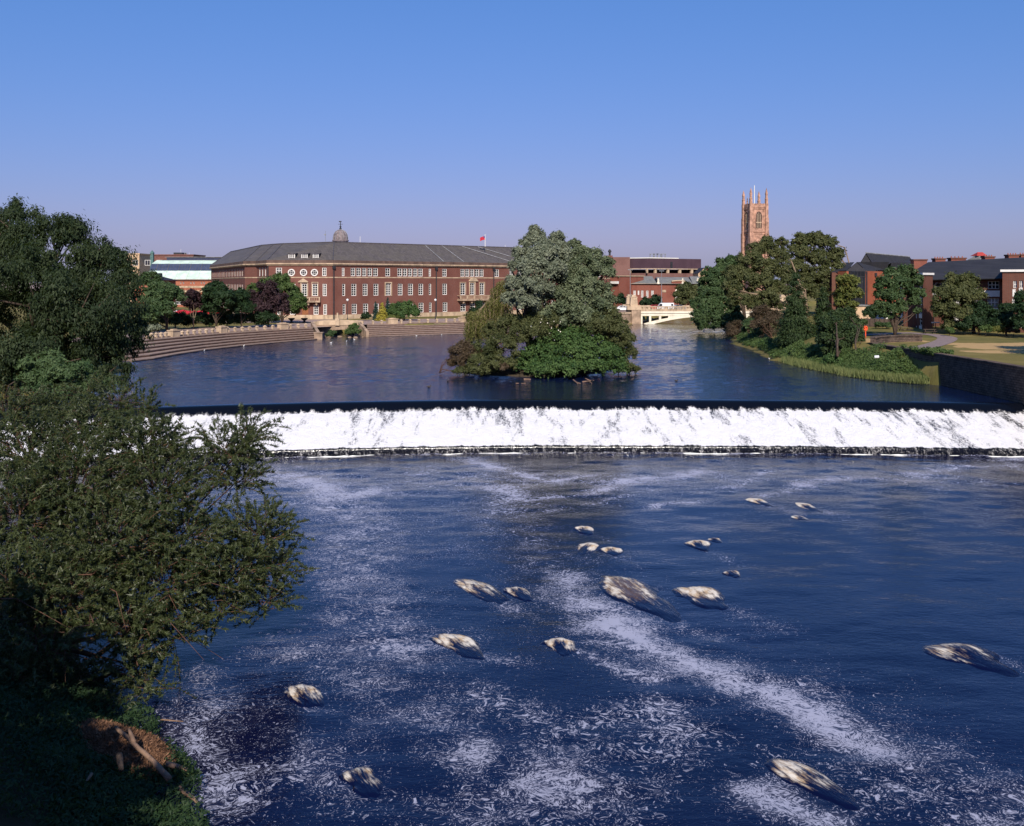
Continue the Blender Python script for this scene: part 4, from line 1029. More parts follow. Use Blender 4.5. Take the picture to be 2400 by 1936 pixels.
# stone abutment, pylons and balustrade
for sgn in (0, 1):
    mx_ = (lambda x: x) if not sgn else (lambda x: 2 * xc - x)
    X0, X1 = sorted((mx_(xb(535)), mx_(xb(681))))
    b = MB(); b.box(X0, X1, YB - 1.0, YB + 11, -1.5, zb4(1118)); ab = b.build('abutment', MAT['stone_dirty'], rb)
    b = MB(); b.box(X0 - 1.2 if not sgn else X0 - .1, X1 + .1 if not sgn else X1 + 1.2, YB - 1.1, YB + 1.4, zb4(1118) + .002, zb4(1062)); b.box(X0 - .3, X1, YB - .9, YB + 1.2, zb4(1062) + .002, zb4(1045)); b.build('pylon_base', MAT['stone'], rb)
    for yy in (YB - .6, YB + 9.2):
        xm = (X0 + X1) / 2 - (.6 if not sgn else -.6); b = MB(); h0, h1 = zb4(1045) + .003, zb4(880); 
        for (s0, z0_, s1, z1_) in ((1.02, h0, .86, h0 + (h1 - h0) * .74), (.98, h0 + (h1 - h0) * .74 + .001, .98, h0 + (h1 - h0) * .80), (.66, h0 + (h1 - h0) * .80 + .001, .5, h1)):
            vs = [(xm - s0, yy - .2, z0_), (xm + s0, yy - .2, z0_), (xm + s0, yy + 2, z0_), (xm - s0, yy + 2, z0_), (xm - s1, yy - .1, z1_), (xm + s1, yy - .1, z1_), (xm + s1, yy + 1.9, z1_), (xm - s1, yy + 1.9, z1_)]
            b.add(vs, [(0, 1, 5, 4), (1, 2, 6, 5), (2, 3, 7, 6), (3, 0, 4, 7), (4, 5, 6, 7)])
        if yy > YB + 5: b.box(xm - 2, xm + 2, yy, yy + 2, -1, h0)
        b.build('pylon', MAT['stone'], rb)
x0, x1 = xb(681) + .02, 2 * xc - xb(681) - .02
for yy in (YB - .1, YB + 9.8):
    b = MB(); zt_, zb_ = zb4(1060), zb4(1130)
    b.box(x0, x1, yy - .15, yy + .35, zdk + .001, zb_ + .35); b.box(x0, x1, yy - .15, yy + .35, zt_ - .22, zt_)
    nb_ = int((x1 - x0) / .42)
    for i in range(nb_):
        x = x0 + (x1 - x0) * (i + .5) / nb_; wd = .42 if i % 11 == 5 else .11
        b.box(x - wd, x + wd, yy - .05, yy + .25, zb_ + .351, zt_ - .221)
    b.build('balustrade', MAT['stone'], rb)
b = MB(); b.box(x0 - 6, x1 + 6, YB + 1.0, YB + 9.5, zdk - .2, zdk + .15); b.build('roadway', MAT['path'], rb)
# stone embankment wall left of the bridge
ew = thing('embankment_wall', 'stone embankment wall leading up to the bridge pylon', 'wall', (20, 270, 0))
P0, P1 = (8, 250), (xb(536), YB - .4)
f = Facade(P0, P1, -1.5, zb4(1150)); w_ = MB(); f.box(w_, 0, f.L, -1.5, zb4(1180), -.6, 0); w_.build('wall', MAT['stone_dirty'], ew)
w_ = MB(); f.box(w_, 0, f.L, zb4(1180) + .002, zb4(1150), -.7, .12); w_.build('coping', MAT['stone'], ew)

# vehicles on the bridge road
def vehicle(name, label, px, py, Y, prof, glasspoly, wheels, L, Wd, mat, group):
    p = W(px, py, Y); t = thing(name, label, name.split('_')[-1], (p.x, Y, p.z), group)
    n = len(prof); A = [(x * L, -Wd / 2, z) for x, z in prof]; B_ = [(x * L, Wd / 2, z) for x, z in prof]
    b = MB().add(A + B_, [tuple(range(n)), tuple(range(2 * n - 1, n - 1, -1))] + [(i, n + i, n + (i + 1) % n, (i + 1) % n) for i in range(n)])
    o = b.build('body', mat, t, local=True)
    for gp in glasspoly:
        for sy in (-1, 1): MB().poly([(x * L, sy * (Wd / 2 + .012), z) for x, z in gp]).build('window', MAT['glass'], t, local=True)
    for wx in wheels:
        for sy in (-1, 1):
            MB().tube([(wx * L, sy * (Wd / 2 - .18), .3), (wx * L, sy * (Wd / 2 + .02), .3)], .31, 12).build('wheel', MAT['rubber'], t, local=True)
    return t
VANP = [(-.5, .35), (.5, .35), (.5, .9), (.43, 1.1), (.31, 1.85), (.27, 2.0), (-.48, 2.02), (-.5, 1.9)]
VANP = [(-x, z) for x, z in VANP][::-1]
zroad = zdk + .15
def zpy(z, Y): return CY - (z - H) / Y * F
vehicle('white_van', 'white panel van driving over the road bridge', q4(1068, 0)[0], zpy(zroad, 285), 285, VANP, [[(-.42, 1.15), (-.32, 1.75), (-.2, 1.75), (-.2, 1.15)], [(.34, 1.2), (.34, 1.75), (.45, 1.75), (.46, 1.2)]], (-.32, .33), 4.6, 1.9, MAT['car_white'], 'vehicles on the bridge road')
CARP = [(-.5, .3), (.5, .3), (.5, .75), (.46, .88), (.3, .95), (.17, 1.38), (-.22, 1.42), (-.4, .98), (-.5, .9)]
CG = [[(-.33, 1.0), (-.2, 1.32), (-.03, 1.33), (-.03, .98)], [(.0, .98), (.0, 1.33), (.15, 1.3), (.25, .98)]]
for cx, mt, lab in ((403, 'car_white', 'white car left of the stone pylon'), (1290, 'car_silver', 'pale car ahead of the van on the bridge'), (905, 'car_red', 'small reddish car behind the van on the bridge'), (1225, 'car_white', 'white car close in front of the van')):
    Yv = 286.5 if cx > 450 else 281
    vehicle('parked_car', lab, q4(cx, 0)[0], zpy(zroad if cx > 450 else zb4(1135, 281), Yv), Yv + (2.2 if cx in (1225, 905) else 0), CARP, CG, (-.3, .3), 3.9, 1.65, MAT[mt], 'vehicles on the bridge road')
def tall_lamp(cx, y0, y1, Y, label):
    a, b_ = W(*q4(cx, y1), Y), W(*q4(cx, y0), Y); t = thing('street_lamp', label, 'street lamp', (a.x, Y, a.z - 1), 'tall bridge lamps')
    MB().tube([(a.x, Y, a.z - 1), (a.x, Y, a.z + 1.2), (a.x, Y, a.z + 1.25), b_], [.16, .16, .09, .06], 8).build('post', MAT['grey_metal'], t)
    MB().box(b_.x - .7, b_.x + .7, Y - .15, Y + .15, b_.z - .02, b_.z + .16).build('lamp_head', MAT['grey_metal'], t)
tall_lamp(518, 490, 1010, 288, 'tall grey lamp post rising behind the near stone pylon'); tall_lamp(1013, 508, 1010, 292, 'tall grey lamp post rising behind the van')

# ---------------------------------------------------------------- red brick court house
YC = 335.0
xc4 = lambda cx, Y=YC: (q4(cx, 0)[0] - CX) / F * Y
zc4 = lambda cy, Y=YC: H + (CY - q4(0, cy)[1]) / F * Y
ct = thing('court_house', 'low red brick court house with grey slate roof and curved gable beyond the bridge', 'building', (xc4(600), YC, 3))
fc = Facade((xc4(180), YC), (xc4(1700), YC + 6), 3, zc4(705)); fc0 = fc
for x0, x1, y1 in ((298, 330, 900), (376, 410, 915), (450, 488, 920), (518, 538, 880), (570, 606, 880), (638, 662, 880), (690, 726, 920), (770, 806, 920), (850, 888, 890), (1400, 1436, 920), (1480, 1516, 920)): fc.window(ct, fc.rect(*qr(q4, x0, x1, 812, y1)), 2, 5)
dr = fc.rect(*qr(q4, 1232, 1302, 835, 1010)); fc.hole(dr)
w_ = MB(); fc.wall(w_); w_.build('wall', MAT['brick_red'], ct)
b = MB(); fc.box(b, dr[0], dr[1], dr[2], dr[3], -.28, -.2); b.build('door', MAT['white_paint'], ct)
for x0, x1, yt in ((345, 960, 588), (1000, 1545, 602), (1545, 1720, 590)):
    b = MB(); x0_, x1_ = xc4(x0), xc4(x1); zt_ = zc4(yt, YC + 10); ze = zc4(708)
    b.add([(x0_, YC - .5 + (x0_ - xc4(180)) * .178, ze), (x1_, YC - .5 + (x1_ - xc4(180)) * .178, ze), (x1_ - .5, YC + 11, zt_), (x0_ + 3 if x0 == 345 else x0_, YC + 11, zt_), (x1_, YC + 22, ze), (x0_, YC + 22, ze)], [(0, 1, 2, 3), (3, 2, 4, 5), (0, 3, 5), (1, 4, 2)])
    b.build('roof', MAT['slate_grey'], ct)
b = MB(); fc.box(b, 0, fc.L, zc4(712), zc4(702), .01, .45); b.build('cornice', MAT['stone'], ct)
# curved gable with stone coping, fanlight, finials
def gable(cx0, cx1, yb, yt):
    u0, u1 = fc.u(q4(cx0, 0)[0]), fc.u(q4(cx1, 0)[0]); n = 14; za, zt_ = zc4(yb), zc4(yt)
    pts = [(u0, za)] + [(u0 + (u1 - u0) * i / n, za + .5 + (zt_ - za - .5) * math.sin(math.pi * (.12 + .76 * i / n)) ** .8) for i in range(n + 1)] + [(u1, za)]
    b = MB(); A = [fc.P(u, z, .05) for u, z in pts]; B_ = [fc.P(u, z, .42) for u, z in pts]; nn = len(pts)
    b.add(A + B_, [tuple(range(nn)), tuple(range(2 * nn - 1, nn - 1, -1))]); b.build('gable', MAT['brick_red'], ct)
    b = MB()
    for (ua, za_), (ub, zb_) in zip(pts[1:-2], pts[2:-1]):
        b.add([fc.P(ua, za_, 0), fc.P(ub, zb_, 0), fc.P(ub, zb_, .6), fc.P(ua, za_, .6), fc.P(ua, za_ + .3, 0), fc.P(ub, zb_ + .3, 0), fc.P(ub, zb_ + .3, .6), fc.P(ua, za_ + .3, .6)], [(3, 2, 6, 7), (4, 5, 6, 7), (0, 1, 2, 3), (0, 4, 5, 1)])
    b.build('coping', MAT['stone'], ct)
gable(1165, 1375, 706, 664)
u0, u1 = fc.u(q4(1222, 0)[0]), fc.u(q4(1312, 0)[0]); b = MB(); n = 10
for i in range(n):
    a0, a1 = math.pi * i / n, math.pi * (i + 1) / n; uc, r0, r1 = (u0 + u1) / 2, (u1 - u0) / 2, (u1 - u0) / 2 - .45; zz_ = zc4(832)
    b.add([fc.P(uc + r0 * math.cos(a0), zz_ + r0 * math.sin(a0), .01), fc.P(uc + r0 * math.cos(a1), zz_ + r0 * math.sin(a1), .01), fc.P(uc + r0 * math.cos(a1), zz_ + r0 * math.sin(a1), .25), fc.P(uc + r0 * math.cos(a0), zz_ + r0 * math.sin(a0), .25),
           fc.P(uc + r1 * math.cos(a0), zz_ + r1 * math.sin(a0), .01), fc.P(uc + r1 * math.cos(a1), zz_ + r1 * math.sin(a1), .01), fc.P(uc + r1 * math.cos(a1), zz_ + r1 * math.sin(a1), .25), fc.P(uc + r1 * math.cos(a0), zz_ + r1 * math.sin(a0), .25)], [(0, 1, 2, 3), (3, 2, 6, 7), (7, 6, 5, 4)])
b.build('fanlight_arch', MAT['cream'], ct)
for cx, ya, yb_ in ((955, 700, 615), (1578, 660, 610), (1340, 700, 615)):
    p = fc.P(fc.u(q4(cx, 0)[0]), zc4(ya), .3); hh = zc4(yb_) - zc4(ya); MB().lathe(p, [(.5, -.2), (.5, .2), (.34, .3), (.3, hh * .5), (.42, hh * .55), (.2, hh * .75), (.28, hh * .85), (.02, hh)], 8).build('finial', MAT['cream'], ct)
b = MB(); r = fc.rect(*qr(q4, 1022, 1082, 804, 842)); fc.box(b, *r, .01, .12); b.build('wall_plaque', MAT['stone'], ct)
# gabled annexe left of it, half behind the island tree
an_ = thing('brick_annexe', 'taller red brick annexe with white windows between island tree and court house', 'building', (xc4(150), YC - 6, 3))
fa = Facade((xc4(-350), YC + 9), (xc4(300), YC - 4), 3, zc4(590))
for x0, x1, y0, y1 in ((120, 152, 662, 738), (192, 228, 662, 738), (118, 150, 812, 915), (190, 226, 812, 915), (30, 62, 662, 738), (30, 60, 812, 915)): fa.window(an_, fa.rect(*qr(q4, x0, x1, y0, y1)), 2, 4)
w_ = MB(); fa.wall(w_); w_.build('wall', MAT['brick_red'], an_); w_ = MB(); fa.box(w_, .02, fa.L, 3, zc4(590), -14, -.9); w_.build('back_wall', MAT['brick_red'], an_)
b = MB(); fa.box(b, -.3, fa.L + .3, zc4(590) + .002, zc4(578), -14.2, .35); b.build('cornice', MAT['stone'], an_)
b = MB(); fa.box(b, fa.L - 2.2, fa.L + .5, zc4(706), zc4(668), .02, .9); b.build('bay_window', MAT['white_paint'], an_)
# brown roof end with pot chimney peeping over the island tree
p = W(*q4(195, 290), 345); chm = thing('chimney_pot', 'dark chimney pot on the far end of the civic roof', 'chimney', (p.x, 345, p.z)); b = MB(); b.box(p.x - .9, p.x + .9, 344, 346, p.z - 6, p.z + .6); b.build('stack', MAT['tile_brown'], chm); MB().lathe(p, [(.35, .6), (.35, 1.7), (.6, 1.75), (.6, 2.1), (.2, 2.7)], 8).build('pot', MAT['iron'], chm)

# ---------------------------------------------------------------- car park block
YK = 420.0
xk = lambda cx, Y=YK: (q4(cx, 0)[0] - CX) / F * Y
zk = lambda cy, Y=YK: H + (CY - q4(0, cy)[1]) / F * Y
kp = thing('car_park', 'dark purple brick car park with open pillared deck and pinkish stair tower', 'building', (xk(900), YK, 3))
b = MB(); b.box(xk(225), xk(487), YK - 6, YK + 16, 3, zk(292)); b.build('stair_tower', MAT['brick_pink'], kp)
K0, K1, K2 = (xk(492), YK - 3), (xk(785), YK - 8), (xk(1692), YK + 8)
bd = [K0, K1, K2]
b = MB(); band(b, bd, zk(465), zk(312), -.8, 0); 
b.poly([(*K0, zk(312) - .5), (*K1, zk(312) - .5), (*K2, zk(312) - .5), (K2[0], YK + 40, zk(312) - .5), (K0[0], YK + 40, zk(312) - .5)])
b.quad((*K2, 3), (K2[0], YK + 40, 3), (K2[0], YK + 40, zk(312)), (*K2, zk(312))); b.build('parapet', MAT['brick_dark'], kp)
b = MB(); band(b, bd, zk(480), zk(467), -1.0, .25); b.build('edge_beam', MAT['stone'], kp)
b = MB(); band(b, bd, 3, zk(542), -.8, 0); b.build('lower_wall', MAT['brick_pink'], kp)
b = MB(); b.poly([(*K0, zk(545)), (*K1, zk(545)), (*K2, zk(545)), (K2[0], YK + 40, zk(545)), (K0[0], YK + 40, zk(545))]); b.build('deck_slab', MAT['path'], kp)
b = MB(); b.quad((K0[0], YK + 30, zk(545)), (K2[0], YK + 30, zk(545)), (K2[0], YK + 30, zk(470)), (K0[0], YK + 30, zk(470))); b.build('back_wall', MAT['brick_dark'], kp)
fk0, fk = Facade(K0, K1, 3, 30), Facade(K1, K2, 3, 30)
for f, x0, x1 in ((fk0, 498, 524), (fk0, 765, 784), (fk, 788, 797), (fk, 905, 935), (fk, 1102, 1132), (fk, 1290, 1320), (fk, 1478, 1508)):
    u0, u1 = f.u(q4(x0, 0)[0]), f.u(q4(x1, 0)[0]); b = MB(); f.box(b, u0, u1, zk(542) + .01, zk(480) - .01, -.7, .1); b.build('column', MAT['stone'], kp)
u0, u1 = fk.u(q4(1150, 0)[0]), fk.u(q4(1184, 0)[0]); b = MB(); fk.box(b, u0, u1, zk(462), zk(362), .02, .1); b.build('slot', MAT['iron'], kp)
b = MB(); band(b, [K0, K1, (K1[0] + (K2[0] - K1[0]) * .55, K1[1] + (K2[1] - K1[1]) * .55)], zk(312) + .005, zk(298), -.7, .1); b.build('roof_trim', MAT['white_paint'], kp)
for cx in (880, 944, 992, 1066): b = MB(); x = xk(cx); b.tube([(x - .7, YK + 4, zk(312)), (x - .7, YK + 4, zk(228))], .2, 6); b.tube([(x + .7, YK + 4, zk(312)), (x + .7, YK + 4, zk(228))], .2, 6); b.box(x - 1, x + 1, YK + 3.7, YK + 4.3, zk(238), zk(228)); b.build('flue', MAT['grey_metal'], kp)
t_ = thing('gabled_house', 'house with golden stone gable and chimney stack by the car park end', 'house', (xk(1670, 400), 400, 3)); Y_ = 400
X_ = lambda c: xk(c, 400); Z_ = lambda c: zk(c, 400)
MB().add([(X_(1590), Y_, 3), (X_(1760), Y_, 3), (X_(1760), Y_, Z_(540)), (X_(1590), Y_, Z_(540)), (X_(1690), Y_, Z_(455)), (X_(1590), Y_ + 12, 3), (X_(1760), Y_ + 12, 3), (X_(1760), Y_ + 12, Z_(540)), (X_(1590), Y_ + 12, Z_(540)), (X_(1690), Y_ + 12, Z_(455))], [(0, 1, 2, 4, 3), (5, 8, 9, 7, 6), (0, 3, 8, 5), (1, 6, 7, 2)]).build('wall', MAT['beige'], t_)
MB().add([(X_(1580), Y_ - .3, Z_(548)), (X_(1690), Y_ - .3, Z_(452)), (X_(1770), Y_ - .3, Z_(548)), (X_(1580), Y_ + 12, Z_(548)), (X_(1690), Y_ + 12, Z_(452)), (X_(1770), Y_ + 12, Z_(548))], [(0, 1, 4, 3), (1, 2, 5, 4)]).build('roof', MAT['slate_dark'], t_)
MB().box(X_(1725), X_(1760), Y_ + 2, Y_ + 4, Z_(520), Z_(430)).build('chimney', MAT['brick_red'], t_)

# ---------------------------------------------------------------- cathedral tower
YT = 640.0
th = math.radians(12.3); wT = 10.55
near_c = Vector(((1759.8 - CX) / F * YT, YT))
ex = Vector((math.cos(th), math.sin(th))); ey = Vector((-math.sin(th), math.cos(th)))   # front face runs along ex, left face along ey
CN = [near_c, near_c + ex * wT, near_c + ex * wT + ey * wT, near_c + ey * wT]
q5y = lambda cy: 420 + cy / 6.2
zT = lambda cy: H + (CY - q5y(cy)) / F * YT
tw = thing('cathedral_tower', 'tall pinkish stone cathedral tower with four pinnacles and flagpole', 'tower', (near_c.x, near_c.y, 6))
fT = Facade(CN[0], CN[1], 6, zT(355)); lT = Facade(CN[3], CN[0], 6, zT(355))
w_ = MB()
for f in (fT, lT, Facade(CN[1], CN[2], 6, zT(355)), Facade(CN[2], CN[3], 6, zT(355))):
    um = f.L / 2; hw = 1.85
    if f in (fT, lT): f.hole((um - hw, um + hw, zT(712), zT(520)))
    f.wall(w_, rev=.8)
w_.build('wall', MAT['tower_stone'], tw)
def pointed(f, uc, hw, z0, zs, zt, o0, o1, name, mat, ring=None):
    n = 8; pts = [(uc - hw, z0)] + [(uc - hw * math.cos(math.pi / 2 * i / n), zs + (zt - zs) * math.sin(math.pi / 2 * i / n)) for i in range(n + 1)] + [(uc + hw * math.cos(math.pi / 2 * i / n), zs + (zt - zs) * math.sin(math.pi / 2 * i / n)) for i in range(n - 1, -1, -1)] + [(uc + hw, z0)]
    b = MB()
    if ring is None: b.poly([f.P(u, z, o1) for u, z in pts])
    else:
        k = ring / hw; inn = [(uc + (u - uc) * (1 - k), z0 + (z - z0) * (1 - k * .35)) for u, z in pts]; nn = len(pts)
        for i in range(nn - 1): b.quad(f.P(*pts[i], o1), f.P(*pts[i + 1], o1), f.P(*inn[i + 1], o1), f.P(*inn[i], o1)); b.quad(f.P(*pts[i], o0), f.P(*pts[i + 1], o0), f.P(*pts[i + 1], o1), f.P(*pts[i], o1))
    return b.build(name, mat, tw)
for f in (fT, lT):
    um = f.L / 2
    lw = pointed(f, um, 1.95, zT(712), zT(520), zT(462), 0, .06, 'belfry_opening', MAT['tower_shadow'])
    lw.data.name = 'belfry_opening'
    pointed(f, um, 2.35, zT(715), zT(520), zT(452), 0, .4, 'belfry_arch', MAT['tower_stone'], .42)
    b = MB()
    for t in (-.5, 0, .5): f.box(b, um + t * 2.1 - .13, um + t * 2.1 + .13, zT(712), zT(500 - 20 * (t == 0)), .07, .3)
    f.box(b, um - 1.9, um + 1.9, zT(632), zT(622), .071, .29); b.build('mullion', MAT['stone'], tw)
    b = MB(); 
    for za_, zb_, o_ in ((765, 735, .5), (795, 780, .3), (430, 410, .35), (734, 718, .25)): b = MB(); f.box(b, 1.2, f.L - 1.2, zT(za_), zT(zb_), .01, o_); b.build('string_course', MAT['tower_stone'], tw)
    pointed(f, um, 2.6, zT(1000), zT(900), zT(838), 0, .3, 'blind_arch', MAT['tower_stone'], .5)
    for sd in (.25, .75):
        b = MB(); f.box(b, f.L * sd - .15 - (.9 if sd < .5 else -.9), f.L * sd + .15 - (.9 if sd < .5 else -.9), zT(700), zT(440), .01, .22); b.build('panel_rib', MAT['tower_stone'], tw)
    # battlements
    b = MB(); f.box(b, .6, f.L - .6, zT(405), zT(372), -.5, .3)
    for i in range(5): uc = 1.6 + (f.L - 3.2) * i / 4; f.box(b, uc - .55, uc + .55, zT(372) + .001, zT(350), -.45, .28)
    b.build('battlement', MAT['tower_stone'], tw)
    p = f.P(f.L / 2, zT(350), -.1)
    if f is lT or f is fT: MB().lathe(p, [(.45, 0), (.4, 1.5), (.6, 1.7), (.2, 2.2), (.35, 2.6), (.02, 4.6)], 6).build('small_pinnacle', MAT['tower_stone'], tw)
for i, (c, top_) in enumerate(zip(CN, (120, 120, 145, 140))):
    # stepped corner buttress, then pinnacle with crockets
    b = MB(); 
    for s_, z0, z1 in ((1.5, 6, zT(1050)), (1.3, zT(1050), zT(780)), (1.1, zT(780) + .002, zT(560)), (.92, zT(560) + .002, zT(352))):
        pts = [c + ex * (sx_ * s_) + ey * (sy_ * s_) for sx_, sy_ in ((-1, -1), (1, -1), (1, 1), (-1, 1))]; b.prism([(p.x, p.y) for p in pts], z0, z1)
    b.build('buttress', MAT['tower_stone'], tw)
    b = MB(); zp = zT(352) + .003; zt_ = zT(top_); 
    for s_, z0, s2, z1 in ((.78, zp, .72, zp + (zt_ - zp) * .3), (.9, zp + (zt_ - zp) * .3, .6, zp + (zt_ - zp) * .36), (.6, zp + (zt_ - zp) * .36, .52, zp + (zt_ - zp) * .56), (.68, zp + (zt_ - zp) * .56, .04, zt_)):
        A = [c + ex * (sx_ * s_) + ey * (sy_ * s_) for sx_, sy_ in ((-1, -1), (1, -1), (1, 1), (-1, 1))]; B_ = [c + ex * (sx_ * s2) + ey * (sy_ * s2) for sx_, sy_ in ((-1, -1), (1, -1), (1, 1), (-1, 1))]
        b.add([(p.x, p.y, z0) for p in A] + [(p.x, p.y, z1) for p in B_], [(0, 1, 5, 4), (1, 2, 6, 5), (2, 3, 7, 6), (3, 0, 4, 7), (4, 5, 6, 7), (3, 2, 1, 0)])
    for k in range(5):
        z = zp + (zt_ - zp) * (.60 + .06 * k); r = .66 * (1 - (k + .5) / 7)
        for sx_, sy_ in ((-1, -1), (1, -1), (1, 1), (-1, 1)): p = c + ex * (sx_ * r) + ey * (sy_ * r); b.box(p.x - .1, p.x + .1, p.y - .1, p.y + .1, z, z + .35)
    b.build('pinnacle', MAT['tower_stone'], tw)
cc = (CN[0] + CN[2]) / 2; px_ = 1680 + 545 / 6.2
b = MB(); b.tube([(cc.x - .3, cc.y, zT(380)), (cc.x - .3, cc.y, zT(75))], [.3, .2], 8); b.build('flagpole', MAT['white_paint'], tw)
b = MB(); b.poly([(p.x, p.y, zT(372)) for p in CN]); b.build('tower_roof', MAT['lead'], tw)

# ---------------------------------------------------------------- buildings right of the lawn
def q7(x, y): return (1960 + x / 4.34, 560 + y / 4.34)
def P7(x, y, Y): return W(*q7(x, y), Y)
# orange brick offices with two slate gables
of = thing('brick_offices', 'orange brick offices with dark slate gables and a tall dark glass stairwell', 'building', (*P7(290, 700, 215).xy, 4))
def gabled(apex, left, right, back_r, Y0, Y1, eavez, parent, face_mat):   # gable end towards the camera, ridge running right and back
    pass
Yf = 212.0
A_ = P7(210, 235, Yf); L_ = P7(100, 322, Yf - 1); R_ = P7(300, 320, Yf); RB_ = P7(540, 234, Yf + 10); EB_ = P7(512, 315, Yf + 10)
b = MB(); b.poly([A_, R_, EB_, RB_]); b.poly([A_, RB_, (RB_.x - 6, RB_.y + 8, L_.z), (L_.x, L_.y + 6, L_.z), L_]); rf_ = b.build('roof', MAT['slate_dark'], of)
b = MB(); b.poly([L_ + Vector((0, .1, -.1)), R_ + Vector((0, .1, -.1)), A_ + Vector((0, .1, -.1))]); b.build('gable', MAT['slate_dark'], of)
f = Facade((R_.x, R_.y), (EB_.x, EB_.y), 3.5, R_.z - .15); w_ = MB(); f.wall(w_); w_.build('wall', MAT['brick_orange'], of)
b = MB(); f.box(b, .1, .45, 3.5, R_.z - .2, .02, .2); b.build('drainpipe', MAT['iron'], of)
b = MB(); f.box(b, 5.2, 6.0, R_.z - 1.2, R_.z - .5, .02, .3); b.build('vent_box', MAT['iron'], of)
fg = Facade((P7(125, 0, Yf - .8).x, Yf - .8), (R_.x - .05, R_.y), 3.5, R_.z - .2); w_ = MB(); fg.wall(w_); w_.build('stairwell_glass', MAT['glass'], of)
for i in range(5):
    u = fg.L * (i + .5) / 5; b = MB(); fg.box(b, u - .05, u + .05, 3.5, R_.z - .2, .01, .12); b.build('glazing_bar', MAT['iron'], of)
for z in (6.5, 9.5, 12.5): b = MB(); fg.box(b, 0, fg.L, z - .08, z + .08, .011, .1); b.build('transom', MAT['iron'], of)
fl_ = Facade((P7(104, 0, Yf - 1).x, Yf - 1), (P7(125, 0, Yf - .85).x, Yf - .85), 3.5, R_.z - .2); w_ = MB(); fl_.box(w_, 0, fl_.L, 3.5, R_.z - .2, -3, 0); w_.build('corner_pier', MAT['brick_orange'], of)
# left wing with lower roof
a1, a2, a3, a4 = P7(-60, 345, Yf + 4), P7(105, 335, Yf + 1), P7(185, 236, Yf + 9), P7(75, 240, Yf + 14)
b = MB(); b.poly([a1, a2, a3, a4]); b.build('roof', MAT['slate_dark'], of)
b = MB(); b.box(a1.x, a2.x, Yf + 3, Yf + 14, 3.5, a2.z - .1); b.build('wall', MAT['brick_brown'], of)
# second, taller range behind
ob = thing('slate_gabled_hall', 'taller hall with long dark slate roof rising behind the orange offices', 'building', (*P7(500, 300, 236).xy, 4)); Yg = 236
A2, L2, R2, RB2, EB2 = P7(302, 145, Yg), P7(180, 238, Yg), P7(430, 238, Yg), P7(745, 185, Yg + 16), P7(800, 240, Yg + 10)
b = MB(); b.poly([A2, R2 + Vector((0, 0, -2.5)), EB2 + Vector((0, 0, -2.5)), EB2, RB2]); b.poly([A2, RB2, (RB2.x - 5, RB2.y + 10, L2.z - 2.5), (L2.x, L2.y + 10, L2.z - 2.5), (L2.x, L2.y, L2.z - 2.5)]); b.build('roof', MAT['slate_dark'], ob)
b = MB(); b.poly([L2 + Vector((0, .2, -2.6)), R2 + Vector((0, .2, -2.6)), A2 + Vector((0, .2, -.1))]); b.build('gable', MAT['slate_dark'], ob)
b = MB(); b.tube([A2 + Vector((0, 0, .08)), RB2 + Vector((0, 0, .08))], .18, 5); b.build('ridge', MAT['lead'], ob)
b = MB(); b.prism([(L2.x + .3, L2.y + .4), (R2.x, R2.y + .4), (EB2.x - .3, EB2.y + .2), (EB2.x - 6, EB2.y + 14), (L2.x + .3, L2.y + 9)], 3.5, L2.z - 2.7); b.build('wall', MAT['brick_orange'], ob)
# small extra gables between
t_ = thing('slate_gable_bay', 'small slate gabled bay to the right of the office roof', 'building', (*P7(640, 300, 224).xy, 4)); Yh = 224
g1, g2, g3, g4 = P7(560, 242, Yh), P7(735, 240, Yh + 4), P7(765, 300, Yh + 1), P7(545, 315, Yh)
b = MB(); b.poly([g4, g3, g2, g1]); b.poly([g1, g2, (g2.x, g2.y + 8, g3.z), (g1.x, g1.y + 8, g4.z)]); b.build('roof', MAT['slate_dark'], t_)
b = MB(); b.poly([g2 + Vector((.05, 0, 0)), g3 + Vector((.05, 0, 0)), (g2.x + .6, g2.y + 8, g3.z)]); b.build('gable', MAT['iron'], t_)
b = MB(); b.prism([(g4.x + .2, g4.y + .2), (g3.x - .2, g3.y + .2), (g3.x - .2, g3.y + 8), (g4.x + .2, g4.y + 8)], 3.5, g3.z - .1); b.build('wall', MAT['brick_orange'], t_)
# brown brick flats: flat roofed bays and a long dark roof
Yq = 172.0
flt = thing('brick_flats', 'brown brick flats with long dark roof, white panels and flat roofed bays', 'building', (*P7(1200, 930, Yq).xy, 3.4))
fl0 = P7(940, 0, Yq + 6); fl1 = P7(1700, 0, Yq - 1)
fq = Facade((fl0.x, fl0.y), (fl1.x, fl1.y), 3.3, P7(1330, 408, Yq + 2).z)
def flat_win(f, x0, x1, y0, y1, cols, rows=2, curtain=False):
    o = f.window(flt, f.rect(*qr(q7, x0, x1, y0, y1)), cols, rows, fr=.07)
    if curtain: o.children[0].data = CURT(o.children[0].data)
    return o
def CURT(me):
    c = me.copy(); c.materials.clear(); c.materials.append(MAT['glass_curtain']); return c
for x0, x1, y0, y1, c in ((1008, 1060, 446, 522, 1), (1150, 1260, 440, 515, 3), (1330, 1440, 436, 510, 3), (1543, 1656, 430, 506, 3), (1538, 1650, 604, 686, 3), (1330, 1440, 606, 688, 3), (1008, 1060, 610, 690, 1), (1150, 1260, 610, 690, 3), (1150, 1260, 780, 860, 3), (1330, 1440, 780, 860, 3), (1540, 1650, 770, 850, 3)): flat_win(fq, x0, x1, y0, y1, c, 2, y0 > 600)
w_ = MB(); fq.wall(w_, .2); w_.build('wall', MAT['brick_brown'], flt)
